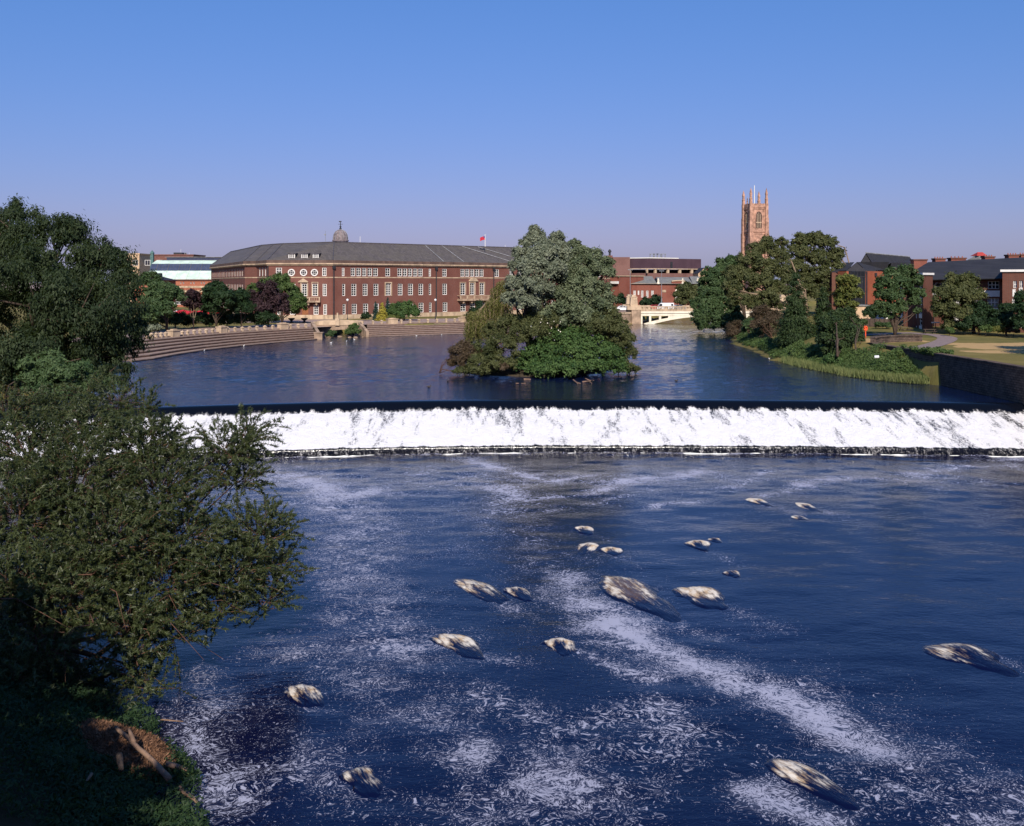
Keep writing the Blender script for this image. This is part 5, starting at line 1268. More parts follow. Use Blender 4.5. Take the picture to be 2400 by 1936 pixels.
for x0, x1, y0, y1 in ((968, 1058, 530, 572), (1140, 1300, 527, 588), (1320, 1470, 526, 587), (1480, 1664, 525, 587), (1550, 1648, 700, 742), (1320, 1450, 702, 745), (968, 1058, 702, 745)):
    b = MB(); fq.box(b, *fq.rect(*qr(q7, x0, x1, y0, y1)), .01, .09); b.build('white_panel', MAT['white_paint'], flt)
zee = fq.z1
rA, rB = P7(935, 236, Yq + 14), P7(1990, 182, Yq + 5); eA = fq.P(-1.2, zee - .1, .7); eB = P7(1800, 398, Yq - 3.4)
b = MB(); b.poly([eA, eB, (rB.x + 4, rB.y - 9, eB.z), rB, rA]); b.poly([rA, rB, (rB.x, rB.y + 12, eA.z), (rA.x, rA.y + 12, eA.z)]); b.poly([eA, rA, P7(822, 305, Yq + 12)]); b.build('roof', MAT['slate_dark'], flt)
b = MB(); b.tube([eA + Vector((0, -.1, -.05)), eB + Vector((0, -.1, -.05))], .11, 5); b.build('gutter', MAT['iron'], flt)
b = MB(); u = fq.u(q7(978, 0)[0]); b.tube([fq.P(u, zee - .3, .15), fq.P(u + .3, zee - .9, .15), fq.P(u + .3, 3.3, .15)], .07, 6); b.build('drainpipe', MAT['iron'], flt)
# left flat roofed bay: narrow lit front, long side full of white windows
k0, k1 = P7(640, 0, Yq + 18), P7(884, 0, Yq - 1); k2 = P7(982, 0, Yq + 2); ztop = P7(930, 366, Yq).z
fs = Facade((k0.x, k0.y), (k1.x, k1.y), 3.3, ztop); ff_ = Facade((k1.x, k1.y), (k2.x, k2.y), 3.3, ztop)
for y0, y1 in ((470, 528), (575, 628), (690, 760), (790, 880)):
    for x in (646, 694, 742, 792, 845):
        r = fs.rect(*qr(q7, x, x + 28, y0, y1)); fs.window(flt, r, 1, 2, fr=.1, mat=None)
        b = MB(); fs.box(b, r[0], r[1], r[2] - .75, r[2] - .05, .01, .06); b.build('white_panel', MAT['white_paint'], flt)
w_ = MB(); fs.wall(w_); w_.build('bay_side', MAT['brick_brown'], flt)
w_ = MB(); ff_.wall(w_); ff_.box(w_, ff_.L - .05, ff_.L, 3.3, ztop, -5, 0); w_.build('bay_front', MAT['brick_brown'], flt)
b = MB(); band(b, [(k0.x, k0.y), (k1.x, k1.y), (k2.x, k2.y)], ztop + .002, P7(930, 345, Yq).z, -.6, .25); b.poly([(k0.x, k0.y, ztop + .3), (k1.x, k1.y, ztop + .3), (k2.x, k2.y, ztop + .3), (k2.x - 2, k2.y + 20, ztop + .3)]); b.build('fascia', MAT['white_paint'], flt)
# right flat roofed bay running out of frame
j0, j1 = P7(1690, 0, Yq - 6), P7(2150, 0, Yq - 9); zj = P7(1750, 335, Yq - 6).z
fj = Facade((j0.x, j0.y), (j1.x, j1.y), 3.3, zj)
for x0, x1, y0, y1 in ((1800, 1836, 425, 500), (1864, 1898, 423, 496), (1790, 1825, 604, 682), (1858, 1892, 604, 682), (1960, 2000, 420, 496), (2040, 2080, 418, 494)): fj.window(flt, fj.rect(*qr(q7, x0, x1, y0, y1)), 2, 2, fr=.07)
w_ = MB(); fj.wall(w_); w_.build('bay_front', MAT['brick_brown'], flt); w_ = MB(); fj.box(w_, .02, .1, 3.3, zj, -8, -.3); w_.build('bay_side', MAT['brick_brown'], flt)
for x0, x1, y0, y1 in ((1793, 1826, 512, 586), (1858, 1896, 500, 582), (1956, 1996, 500, 580), (1862, 1900, 860, 905)): b = MB(); fj.box(b, *fj.rect(*qr(q7, x0, x1, y0, y1)), .01, .07); b.build('white_panel', MAT['white_paint'], flt)
b = MB(); fj.box(b, -.3, fj.L, zj + .002, P7(1750, 312, Yq - 6).z, -8, .3); b.build('fascia', MAT['white_paint'], flt)
for i, (x0, x1, y0, y1) in enumerate(((790, 925, 206, 280), (1010, 1112, 196, 240), (1170, 1320, 190, 240), (1515, 1612, 176, 220), (1755, 1860, 158, 205), (1880, 1990, 155, 205))):
    Yc = Yq + 16; A, B2 = P7(x0, y0, Yc), P7(x1, y1, Yc); t = thing('chimney_stack', f'brick chimney stack, {ORD[i]} from the left above the flats', 'chimney', (A.x, Yc, B2.z), 'chimney stacks above the flats')
    MB().box(A.x, B2.x, Yc, Yc + 1.6, B2.z - 3, A.z - .25).build('stack', MAT['brick_red'], t); MB().box(A.x - .12, B2.x + .12, Yc - .12, Yc + 1.72, A.z - .25, A.z).build('cap', MAT['brick_brown'], t)
    for k in range(4):
        if i in (0, ): break
        x = A.x + (B2.x - A.x) * (k + .5) / 4; MB().lathe((x, Yc + .8, A.z), [(.1, 0), (.08, .25), (.1, .28)], 6).build('pot', MAT['brick_orange'], t)
t_ = thing('red_lantern_roof', 'small red topped roof lantern with grey flared skirt behind the flats', 'roof lantern', (*P7(1440, 200, 198).xy, 8)); Yl = 198
c_ = P7(1450, 200, Yl); r0 = 85 / 4.34 * Yl / F; zt_ = P7(1450, 135, Yl).z; z1_, z0_ = P7(1450, 172, Yl).z, P7(1450, 225, Yl).z
b = MB(); prof_ = [(r0 * 1.5, z0_ - 4), (r0 * 1.05, z0_ + .3), (r0 * .62, z1_ - .3), (r0 * .52, z1_)]; b.tube([(c_.x, Yl, z) for r, z in prof_], [r * 1.15 for r, z in prof_], 4); b.build('skirt', MAT['slate_grey'], t_)
b = MB(); b.add([(c_.x - r0 * .5, Yl - 1, z1_), (c_.x + r0 * .75, Yl - 1, z1_), (c_.x + r0 * .75, Yl + 2, z1_), (c_.x - r0 * .5, Yl + 2, z1_), (c_.x - r0 * .15, Yl, zt_), (c_.x + r0 * .45, Yl, zt_)], [(0, 1, 5, 4), (2, 3, 4, 5), (3, 0, 4), (1, 2, 5)]); b.build('cap', MAT['roof_red'], t_)
# pale garages and timber fence behind the lawn
t_ = thing('pale_garage', 'low pale rendered garage between conifers and the lawn tree', 'garage', (*P7(260, 800, 196).xy, 4)); b = MB(); A, B2 = P7(160, 685, 196), P7(372, 800, 196); b.box(A.x, B2.x, 196, 203, 3.5, A.z); b.build('wall', MAT['beige'], t_)
b = MB(); b.box(A.x - .2, B2.x + .2, 195.8, 203.2, A.z + .002, A.z + .25); b.build('roof', MAT['slate_grey'], t_); b = MB(); b.box(A.x + 4, A.x + 8, 195.9, 195.96, 3.6, A.z - .8); b.build('garage_door', MAT['white_paint'], t_)
fn = thing('timber_fence', 'dark close boarded timber fence along the back of the lawn', 'fence', (*P7(400, 900, 178).xy, 3.6))
A, B2 = P7(205, 905, 180), P7(600, 915, 176); f = Facade((A.x, A.y), (B2.x, B2.y), A.z - .4, P7(400, 812, 178).z)
bd_me = MB().box(-.088, .088, -.02, .02, 0, f.z1 - f.z0).mesh('board'); bd_me.materials.append(MAT['wood_fence'])
nbd = int(f.L / .19)
for i in range(nbd):
    o = bpy.data.objects.new('board', bd_me); COL.objects.link(o); p = f.P((i + .5) * f.L / nbd, f.z0 + random.uniform(-.03, .03)); o.location = p; o.rotation_euler = (0, random.uniform(-.008, .008), math.atan2(f.d.y, f.d.x)); adopt(o, fn)
for i in range(9): b = MB(); u = f.L * (i + .02) / 8.2; f.box(b, u, u + .14, f.z0, f.z1 + .1, .03, .17); b.build('post', MAT['wood_fence'], fn)

# ---------------------------------------------------------------- lawn: wall, path, bench tables, lifebuoy post
WL = [(48.6, 60), (48.3, 92), (47.9, 104), (47.5, 114.5), (47.3, 122), (47.1, 129), (46.9, 132.5), (47.4, 135.5), (48.8, 138.2), (51.2, 140.4), (54, 141.8), (56.6, 142.4)]
m = M('wall_stone'); p = m.coord(); sp = m.n('ShaderNodeSeparateXYZ', i_0=p); cv = m.n('ShaderNodeCombineXYZ', i_0=m.math('ADD', sp.outputs[0], sp.outputs[1]), i_1=sp.outputs[2], i_2=0.0).outputs[0]
bk = m.n('ShaderNodeTexBrick', i_Scale=1.0, i_Color1=(.135, .095, .075, 1), i_Color2=(.075, .054, .045, 1), i_Mortar=(.03, .023, .02, 1)); bk.inputs['Brick Width'].default_value = .55; bk.inputs['Row Height'].default_value = .235; bk.inputs['Mortar Size'].default_value = .025; m.t.links.new(cv, bk.inputs[0])
col = m.mix(m.math('MULTIPLY', m.sm(m.noise(1.2, 4), .4, .7), .5), bk.outputs[0], (.16, .12, .095)); m.set(color=col, rough=.95, spec=.15, normal=m.bump(m.math('SUBTRACT', m.noise(5, 3), m.math('MULTIPLY', bk.outputs['Fac'], 1.2)), .9, .06)); MAT['wall_stone'] = m.m
rw = thing('retaining_wall', 'dark coursed stone retaining wall along the right river bank with curled end', 'wall', (47.5, 114, 0))
w_ = MB(); L_ = offset_line(WL, 0); R_ = offset_line(WL, .75)
for i in range(len(WL) - 1):
    zl = -4.2 if WL[i][1] < 100 else (-1.0 if WL[i][1] < 134 else LAWN - .6)
    zr_ = ZL - 1 if i < 1 else -1.0
    a, b_, c, d = L_[i], L_[i + 1], R_[i + 1], R_[i]
    w_.add([(a.x, a.y, -4.5), (b_.x, b_.y, -4.5), (c.x, c.y, -4.5), (d.x, d.y, -4.5), (a.x, a.y, 3.28), (b_.x, b_.y, 3.28), (c.x, c.y, 3.28), (d.x, d.y, 3.28)] if WL[i][1] < 134 else
           [(a.x, a.y, .5), (b_.x, b_.y, .5), (c.x, c.y, .5), (d.x, d.y, .5), (a.x, a.y, 3.95), (b_.x, b_.y, 3.95), (c.x, c.y, 3.95), (d.x, d.y, 3.95)], [(0, 1, 5, 4), (3, 7, 6, 2), (4, 5, 6, 7), (0, 4, 7, 3), (1, 2, 6, 5)])
w_.build('wall', MAT['wall_stone'], rw)
wall_top = [(v2(p), 3.28 if p[1] < 134 else 3.95) for p in WL]
dist = 0
for i in range(1, len(WL) - 1):
    a, b_ = v2(WL[i]), v2(WL[i + 1]); zc = 3.283 if WL[i][1] < 134 else 3.953; n = max(1, int((b_ - a).length / 1.0)); d = (b_ - a).normalized(); nn = Vector((d.y, -d.x))
    for k in range(n):
        p0, p1 = a.lerp(b_, k / n) + d * .012, a.lerp(b_, (k + 1) / n) - d * .012; hh = random.uniform(.17, .21); b = MB()
        q = [p0 - nn * .09, p1 - nn * .09, p1 + nn * .84, p0 + nn * .84]
        b.prism([(v.x, v.y) for v in q][::-1], zc, zc + hh); b.build('coping_stone', MAT['stone_dirty'] if random.random() < .0 else MAT['wall_stone'], rw)
# footpath, laid just above the flat lawn
def ribbon(name, pts, wd, mat, label, z):
    A = offset_line(pts, -wd / 2); B_ = offset_line(pts, wd / 2); b = MB()
    for i in range(len(pts) - 1):
        zs4 = [float(terrain(np.array([v.x]), np.array([v.y]))[0][0]) for v in (A[i], A[i + 1], B_[i + 1], B_[i])]
        b.quad(*[(v.x, v.y, max(h_, LAWN - .02) + z) for v, h_ in zip((A[i], A[i + 1], B_[i + 1], B_[i]), zs4)])
    o = b.build(name, mat); return tag(o, label, kind='structure')
def smooth(pts, n=6):
    out = []; P = [v2(p) for p in pts]
    for i in range(len(P) - 1):
        p0, p1, p2, p3 = P[max(i - 1, 0)], P[i], P[i + 1], P[min(i + 2, len(P) - 1)]
        for k in range(n):
            t = k / n; out.append(.5 * ((2 * p1) + (p2 - p0) * t + (2 * p0 - 5 * p1 + 4 * p2 - p3) * t * t + (3 * p1 - p0 - 3 * p2 + p3) * t ** 3))
    return out + [P[-1]]
gp = lambda x, y: tuple(G(*q7(x, y), LAWN).xy)
ribbon('footpath', smooth([gp(150, 985), gp(420, 972), gp(700, 962), gp(900, 970), gp(1040, 985), gp(1130, 1012), gp(1080, 1050), gp(930, 1095), gp(760, 1118), gp(640, 1105)]), 2.7, MAT['path'], 'pinkish grey footpath curving over the lawn to the curled wall', .05)
# picnic benches
def bench(x, y, rz, label):
    p = G(*q7(x, y), LAWN); t = thing('picnic_bench', label, 'bench', (p.x, p.y, LAWN + .02), 'benches on the lawn', rz)
    b = MB(); b.box(-.95, .95, -.36, .36, .70, .76); b.build('table_top', MAT['wood_fence'], t, local=True)
    for s_ in (-1, 1): MB().box(-.95, .95, s_ * .72 - .13, s_ * .72 + .13, .42, .47).build('seat', MAT['wood_fence'], t, local=True)
    for s_ in (-1, 1):
        b = MB(); b.tube([(s_ * .7, -.7, 0), (s_ * .7, -.2, .70)], .05, 4); b.tube([(s_ * .7, .7, 0), (s_ * .7, .2, .70)], .05, 4); b.tube([(s_ * .7, -.8, .40), (s_ * .7, .8, .40)], .045, 4); b.build('leg_frame', MAT['wood_fence'], t, local=True)
bench(700, 946, .2, 'dark picnic bench beside the lawn tree trunk'); bench(947, 968, -.1, 'dark picnic bench by the bend of the path')
# lifebuoy housing on its post
p = G(*q7(297, 1003), LAWN); t_ = thing('lifebuoy_post', 'orange red lifebuoy housing on a short post at the path edge', 'lifebuoy', (p.x, p.y, LAWN))
MB().box(p.x - .07, p.x + .07, p.y - .07, p.y + .07, LAWN - .1, LAWN + 1.7).build('post', MAT['orange_red'], t_)
b = MB(); n = 16
b.tube([(p.x + math.cos(2 * math.pi * i / n) * .25, p.y - .12, LAWN + 1.35 + math.sin(2 * math.pi * i / n) * .29) for i in range(n + 1)], .075, 6, cap=False); b.build('lifebuoy', MAT['orange_red'], t_)
b = MB(); b.box(p.x - .22, p.x + .22, p.y - .06, p.y + .1, LAWN + 1.0, LAWN + 1.72); b.build('back_board', MAT['orange_red'], t_)
# small white and blue litter barrel on the bank
p = G(*q7(410, 1222), 2.2); b = MB(); b.tube([(p.x - .25, p.y, 2.45), (p.x + .25, p.y - .1, 2.48)], .17, 10); tag(b.build('barrel', MAT['car_white']), 'pale barrel lying on the grass below the curled wall', 'barrel')
# park lamp by the flats
p = P7(1010, 856, 166); t_ = thing('street_lamp', 'short lamp with white cap in front of the flats', 'street lamp', (p.x, 166, 3.3)); MB().tube([(p.x, 166, 3.2), (p.x, 166, p.z)], .06, 6).build('post', MAT['iron'], t_); MB().box(p.x - .6, p.x + .6, 165.8, 166.2, p.z, p.z + .18).build('lamp_head', MAT['opal'], t_)

# ---------------------------------------------------------------- vegetation
def unit(v): return v / (np.linalg.norm(v, axis=-1, keepdims=True) + 1e-9)
def leaf_cards(C, D, size, aspect, tint, name, rng, long_dir=None, tri=True):
    """one small pointed blade per entry: C centre, D facing direction"""
    n = len(C)
    if long_dir is None: long_dir = rng.normal(size=(n, 3))
    N = unit(D); T = unit(np.cross(N, np.cross(long_dir, N) + 1e-6)); B = np.cross(N, T)
    L = (size * .5)[:, None]; Wd = (size * .5 * aspect)[:, None]
    if tri:                                   # far crowns: three-cornered blades are enough
        V = np.stack([C - T * L * .9 + B * Wd * .9, C + T * L * 1.1, C - T * L * .7 - B * Wd * 1.1], 1).reshape(-1, 3)
        return quads_mesh(name, V, 3, {'tint': np.repeat(tint, 3)})
    V = np.stack([C - T * L, C + B * Wd - T * L * .1, C + T * L, C - B * Wd - T * L * .1], 1).reshape(-1, 3)
    return quads_mesh(name, V, 4, {'tint': np.repeat(tint, 4)})
def crown_cloud(lobes, n, rng, clump=.30, up=.35, flat=.75, inner=.5, ncl=None, droop=0.0):
    """leaf centres in uneven clumps over a set of (x,y,z,rx,ry,rz) lobes"""
    Ls = np.array(lobes, float); area = (Ls[:, 3] * Ls[:, 4] + Ls[:, 3] * Ls[:, 5] + Ls[:, 4] * Ls[:, 5]); share = area / area.sum()
    PC, PD, PT = [], [], []
    for L, s in zip(Ls, share):
        R = L[3:6]; rm = R.mean(); k = ncl or max(8, int(4.2 * (1 / clump) ** 2 * .55)); k = int(k)
        d = unit(rng.normal(size=(k, 3))); d[:, 2] = np.where(d[:, 2] < -.35, -d[:, 2] * .6, d[:, 2]); d = unit(d)
        rad = np.where(rng.random(k) < .22, rng.uniform(.2, inner + .15, k), rng.uniform(.72, 1.05, k))
        cc = L[:3] + d * R * rad[:, None]
        rc = clump * rm * rng.uniform(.55, 1.35, k); ct_ = rng.random(k)
        m_ = int(n * s); idx = rng.choice(k, m_, p=rc ** 2 / (rc ** 2).sum())
        g = rng.normal(size=(m_, 3)); g = unit(g) * (np.abs(rng.normal(.62, .3, m_)))[:, None]; g[:, 2] *= flat
        P = cc[idx] + g * rc[idx][:, None]
        P += rng.normal(size=P.shape) * (rng.random(m_) < .4)[:, None] * min(rm * .13, .22)
        if droop: P[:, 2] -= droop * rng.random(m_) ** 2 * rc[idx]
        PC.append(P); PD.append(unit(g) * .7 + d[idx] * .5 + rng.normal(size=(m_, 3)) * .55 + np.array([0, 0, up])); PT.append(np.clip(ct_[idx] * .55 + rng.random(m_) * .55 - .05, 0, 1))
    P, D, T = np.concatenate(PC), np.concatenate(PD), np.concatenate(PT)
    # thin out leaves that sit deep inside some other lobe
    dm = np.full(len(P), 9.0)
    for L in Ls: dm = np.minimum(dm, np.linalg.norm((P - L[:3]) / L[3:6], axis=1))
    keep = (dm > .5) | (rng.random(len(P)) < .3)
    return P[keep], D[keep], T[keep]
def limbs(mb, base, lobes, r0, rng, k=6, nsub=3, fork=.35):
    base = Vector(base)
    for i, L in enumerate(lobes):
        c = Vector(L[:3]); f = base.lerp(Vector((base.x * .7 + c.x * .3, base.y * .7 + c.y * .3, c.z)), fork) 
        mid_ = f.lerp(c, .5) + Vector(rng.normal(size=3) * .08 * (c - base).length)
        r = r0 * (.45 + .3 * rng.random())
        mb.tube([base, f, mid_, c], [r0 if i == 0 else r, r * .8, r * .5, r * .2], k)
        for j in range(nsub):
            d = Vector(unit(rng.normal(size=3))); e_ = c + Vector((d.x * L[3], d.y * L[4], abs(d.z) * L[5])) * .85
            mb.tube([mid_.lerp(c, rng.random()), c.lerp(e_, .5) + Vector(rng.normal(size=3) * .1 * L[3]), e_], [r * .3, r * .18, r * .05], 4)
    return mb
DENS, LSZ = 1.9, 1.22
def tree(name, label, cat, base, lobes, n, size, leafmat, bark='bark', aspect=.55, trunk_r=.3, seed=1, group=None, clump=.30, up=.35, nsub=3, extra=None, droop=0.0, inner=.5, long_dir=None, flat=.75):
    rng = np.random.default_rng(seed); t = thing(name, label, cat, base, group)
    P, D, T = crown_cloud(lobes, int(n * DENS), rng, clump, up, flat, inner, None, droop)
    me = leaf_cards(P, D, size * LSZ * rng.uniform(.6, 1.35, len(P)), aspect, T, 'crown', rng, None if long_dir is None else np.tile(np.array(long_dir, float), (len(P), 1)) + rng.normal(size=(len(P), 3)) * .35)
    link_mesh('crown', me, LEAF[leafmat], t)
    if trunk_r: limbs(MB(), base, sorted(lobes, key=lambda l: -l[2]), trunk_r, rng, nsub=nsub).build('trunk', MAT[bark], t, smooth=True)
    for lm, frac, fn in (extra or []):
        pass
    return t
def lob(px, py, Y, rpx, ry=None, dep=None):              # lobe from picture measurements: centre and radii in photograph pixels
    c = W(px, py, Y); r = rpx * Y / F; rz = (ry or rpx) * Y / F
    return (c.x, c.y, c.z, r, dep or max(r, rz) * .9, rz)
def conifer(name, label, base, h, r, n, size, leafmat, seed, group=None, trunk_r=.2, p=.85, skirt=.08, aspect=.45, cat='conifer'):
    rng = np.random.default_rng(seed); t = thing(name, label, cat, base, group); base = np.array(base, float)
    k = int(34 * (h / max(r, .1)) ** .5 * 3); tt = skirt + (1 - skirt) * rng.random(k) ** 1.25; an = rng.random(k) * 2 * np.pi
    rr = r * (1 - tt) ** p * rng.uniform(.72, 1.08, k) + .05 * r
    cc = np.stack([np.cos(an) * rr, np.sin(an) * rr, tt * h - .12 * rr], 1); rc = (.22 * r * (1 - tt) + .09 * r) * rng.uniform(.8, 1.3, k)
    idx = rng.choice(k, n, p=rc ** 2 / (rc ** 2).sum()); g = rng.normal(size=(n, 3)) * .6
    out_ = np.stack([np.cos(an), np.sin(an), np.zeros(k)], 1)
    P = cc[idx] + g * rc[idx][:, None] * np.array([1, 1, .55]) - out_[idx] * (rng.random(n) ** 1.5 * rr[idx] * .75)[:, None]
    D = out_[idx] * .8 + rng.normal(size=(n, 3)) * .5 + np.array([0, 0, .5]); ct_ = rng.random(k)
    me = leaf_cards(P + base, D, size * rng.uniform(.6, 1.3, n), aspect, np.clip(ct_[idx] * .5 + rng.random(n) * .5, 0, 1), 'crown', rng, out_[idx] + np.array([0, 0, -.3]))
    link_mesh('crown', me, LEAF[leafmat], t)
    MB().tube([tuple(base), tuple(base + np.array([.05 * r, 0, h * .5])), tuple(base + np.array([0, 0, h * .95]))], [trunk_r, trunk_r * .6, .03], 7).build('trunk', MAT['bark'], t)
    return t
def ground_z(x, y): return float(terrain(np.array([x]), np.array([y]))[0][0])

# --- big dark willow on the left bank above the weir
N = 1.1152
def dl(x, y, r, Y=112, ry=None): return lob(x * N, y * N, Y, r * N, ry * N if ry else None)
big = [dl(20, 520, 95, 116), dl(-60, 560, 130, 118), dl(110, 560, 105, 112), dl(190, 590, 95, 114), dl(60, 640, 120, 106), dl(165, 680, 110, 106), dl(240, 640, 70, 112), dl(262, 700, 50, 112), dl(240, 730, 62, 112), dl(110, 770, 110, 104), dl(-30, 720, 130, 108), dl(200, 770, 70, 107), dl(20, 470, 50, 118), dl(130, 500, 55, 113), dl(215, 545, 50, 115), dl(-20, 820, 100, 103), dl(265, 590, 32, 113), dl(240, 800, 45, 106)]
tree('willow_tree', 'huge dark green willow filling the left bank above the weir', 'tree', (-53, 114, .5), big, 105000, .30, 'willow_dark', trunk_r=.7, seed=11, clump=.26, aspect=.42, nsub=5, droop=.6, long_dir=(0, 0, -1))
# lighter bush under it at the weir end
tree('elder_bush', 'lighter green spreading bush under the dark willow at the weir end', 'bush', (-49, 99, .3), [dl(90, 765, 52, 96, 26), dl(150, 790, 58, 95, 34), dl(80, 810, 50, 95, 36), dl(200, 815, 40, 96, 30), dl(130, 830, 60, 94, 30)], 11000, .26, 'mid', trunk_r=.12, seed=12, clump=.28, aspect=.5, flat=.5)
# --- trees along the left promenade
def pl(q, x, y, r, Y, ry=None): a = q(x, y); return lob(a[0], a[1], Y, r / 4.304, ry / 4.304 if ry else None)
tree('lime_tree', 'mid green tree between the big willow and the purple maples', 'tree', (-66, 196, PROM), [pl(q1, 420, 880, 130, 196), pl(q1, 330, 960, 130, 194), pl(q1, 500, 950, 130, 197), pl(q1, 380, 1060, 130, 193), pl(q1, 560, 900, 70, 198), pl(q1, 300, 790, 110, 200), pl(q1, 470, 1060, 90, 192), pl(q1, 300, 1150, 110, 188)], 18000, .42, 'mid', trunk_r=.25, seed=21)
tree('low_shrub', 'low grey green shrub at the left end of the terrace', 'shrub', (-60, 176, PROM), [pl(q1, 330, 1255, 80, 176, 40), pl(q1, 240, 1290, 70, 174, 45)], 4000, .3, 'silver', trunk_r=.05, seed=22)
dk = [('purple_maple', 'small purple leaved maple on a pale slender trunk, left of the dark trees', 748, 1265, [(735, 960, 85), (690, 1010, 70), (760, 1030, 75), (720, 905, 45)], 'purple', 205, 6000),
      ('dark_maple', 'dark green leaved maple between the two purple trees', 975, 1265, [(960, 890, 110), (900, 960, 80), (1050, 950, 110), (980, 1050, 130), (900, 1050, 80), (1130, 1000, 90), (990, 830, 60)], 'dark', 206, 15000),
      ('dark_maple', 'dark rounded tree just left of the largest purple maple', 1232, 1235, [(1220, 950, 80), (1190, 1040, 100), (1270, 1050, 90), (1230, 890, 45)], 'dark', 209, 8000),
      ('purple_maple', 'largest purple black maple beside the brick pavilion', 1500, 1235, [(1490, 880, 110), (1420, 960, 120), (1560, 950, 120), (1480, 1040, 140), (1620, 1040, 90), (1370, 1050, 90), (1520, 820, 55)], 'purple', 214, 17000)]
for i, (nm, lab, bx, by, ls, lm, Yt, n) in enumerate(dk):
    b_ = W(*q1(bx, by), Yt); tree(nm, lab, 'tree', (b_.x, Yt, PROM), [pl(q1, x, y, r, Yt + RNG.uniform(-2, 2)) for x, y, r in ls], n, .40, lm, bark='bark_pale' if i == 0 else 'bark', trunk_r=.14, seed=30 + i)
tree('green_tree', 'spreading light green tree behind the largest purple maple', 'tree', (*W(*q1(1640, 1190), 232).xy, PROM), [pl(q1, 1590, 830, 120, 232), pl(q1, 1480, 850, 110, 233), pl(q1, 1700, 900, 120, 232), pl(q1, 1780, 990, 100, 231), pl(q1, 1350, 860, 70, 234), pl(q1, 1730, 1060, 90, 231), pl(q1, 1830, 1030, 60, 230), pl(q1, 1600, 1000, 120, 232), pl(q1, 1640, 760, 70, 232)], 20000, .42, 'bright', trunk_r=.22, seed=37)
# hedge behind the bollards
hedge = []
for i, x in enumerate(range(330, 1560, 75)): hedge.append(pl(q1, x, 1165 + 14 * math.sin(i * 1.7), 75, 212 if x > 900 else 200 + (x - 330) * .02, 78))
tree('clipped_hedge', 'dark green hedge behind the left terrace bollards', 'hedge', (-58, 206, PROM), hedge, 24000, .3, 'dark', trunk_r=0, seed=38, clump=.35)
# --- planting in front of the brick building
def cz(x, y0, y1, w, Y, nm, lab, lm, n, seed, p=.75):
    t0, b0 = W(*q2(x, y0), Y), W(*q2(x, y1), Y); conifer(nm, lab, (b0.x, Y, PROM), t0.z - PROM, w / 4.304 * Y / F / 2 * 1.05, n, .30, lm, seed, 'conifers before the brick building', .1, p, .02)
cz(862, 975, 1165, 62, 249, 'dark_conifer', 'slim dark conifer left of the golden one', 'blue_conifer', 3500, 41, .5); cz(928, 985, 1165, 120, 247, 'golden_conifer', 'bright golden yellow cone shaped conifer before the brick building', 'gold', 6000, 42, .7); cz(985, 935, 1165, 80, 251, 'dark_conifer', 'tall dark conifer rising behind the golden one', 'blue_conifer', 4500, 43, .6)
tree('round_shrub', 'small dark rounded shrub left of the conifers', 'shrub', (*W(*q2(765, 1165), 247).xy, PROM), [pl(q2, 765, 1132, 48, 247, 36)], 2500, .28, 'dark', trunk_r=.04, seed=44)
tree('broad_shrub', 'broad green shrub filling the wall right of the golden conifer', 'shrub', (*W(*q2(1150, 1165), 249).xy, PROM), [pl(q2, 1090, 1060, 80, 250), pl(q2, 1190, 1070, 90, 250), pl(q2, 1240, 1100, 65, 249), pl(q2, 1040, 1110, 65, 249), pl(q2, 1130, 1120, 80, 248), pl(q2, 1180, 1010, 40, 251)], 12000, .34, 'ivy', trunk_r=.1, seed=45)
tree('low_shrub', 'low yellow green shrub at the foot of the golden conifer', 'shrub', (*W(*q2(1040, 1165), 245).xy, PROM), [pl(q2, 1040, 1140, 60, 245, 25)], 2500, .25, 'yellowgreen', trunk_r=.03, seed=46)
tree('bank_shrub', 'green and yellow shrub growing beside the footbridge arch', 'shrub', (*W(*q2(640, 1290), 213).xy, .3), [pl(q2, 645, 1250, 50, 213, 50), pl(q2, 600, 1285, 55, 212, 28), pl(q2, 670, 1280, 40, 211, 30)], 4500, .26, 'bright', trunk_r=.04, seed=47)
tree('bank_shrub', 'small yellow flowering clump on top of the footbridge bank', 'shrub', (*W(*q2(650, 1215), 214).xy, 1.5), [pl(q2, 648, 1212, 22, 214, 14)], 900, .18, 'gold', trunk_r=.03, seed=48)
tree('bank_shrub', 'green bank plants left of the dark arch opening', 'shrub', (*W(*q2(430, 1310), 211).xy, .2), [pl(q2, 420, 1290, 45, 212, 22), pl(q2, 400, 1315, 40, 210, 16)], 2500, .25, 'mid', trunk_r=.03, seed=49)
# --- trees by the court house and on the far bank
for i, (x, y, r, ry, lab) in enumerate(((365, 960, 75, 95, 'dark conical shrub left of the stone pylon'), (760, 1000, 85, 80, 'dark shrub right of the stone pylon'), (910, 975, 100, 95, 'dark rounded shrub behind the van'), (470, 1040, 60, 50, 'low dark shrub behind the white car'))):
    a = q4(x, y); Yt = 300 + i; tree('dark_shrub', lab, 'shrub', (*W(a[0], 0, Yt).xy, 3.0), [lob(a[0], a[1], Yt, r / 6.725, ry / 6.725), lob(a[0] - r * .5 / 6.725, a[1] + ry * .4 / 6.725, Yt, r * .6 / 6.725, ry * .6 / 6.725), lob(a[0] + r * .5 / 6.725, a[1] + ry * .45 / 6.725, Yt, r * .6 / 6.725, ry * .55 / 6.725)], 4500, .4, 'dark', trunk_r=.08, seed=50 + i)
def l4(x, y, r, Y, ry=None): a = q4(x, y); return lob(a[0], a[1], Y, r / 6.725, ry / 6.725 if ry else None)
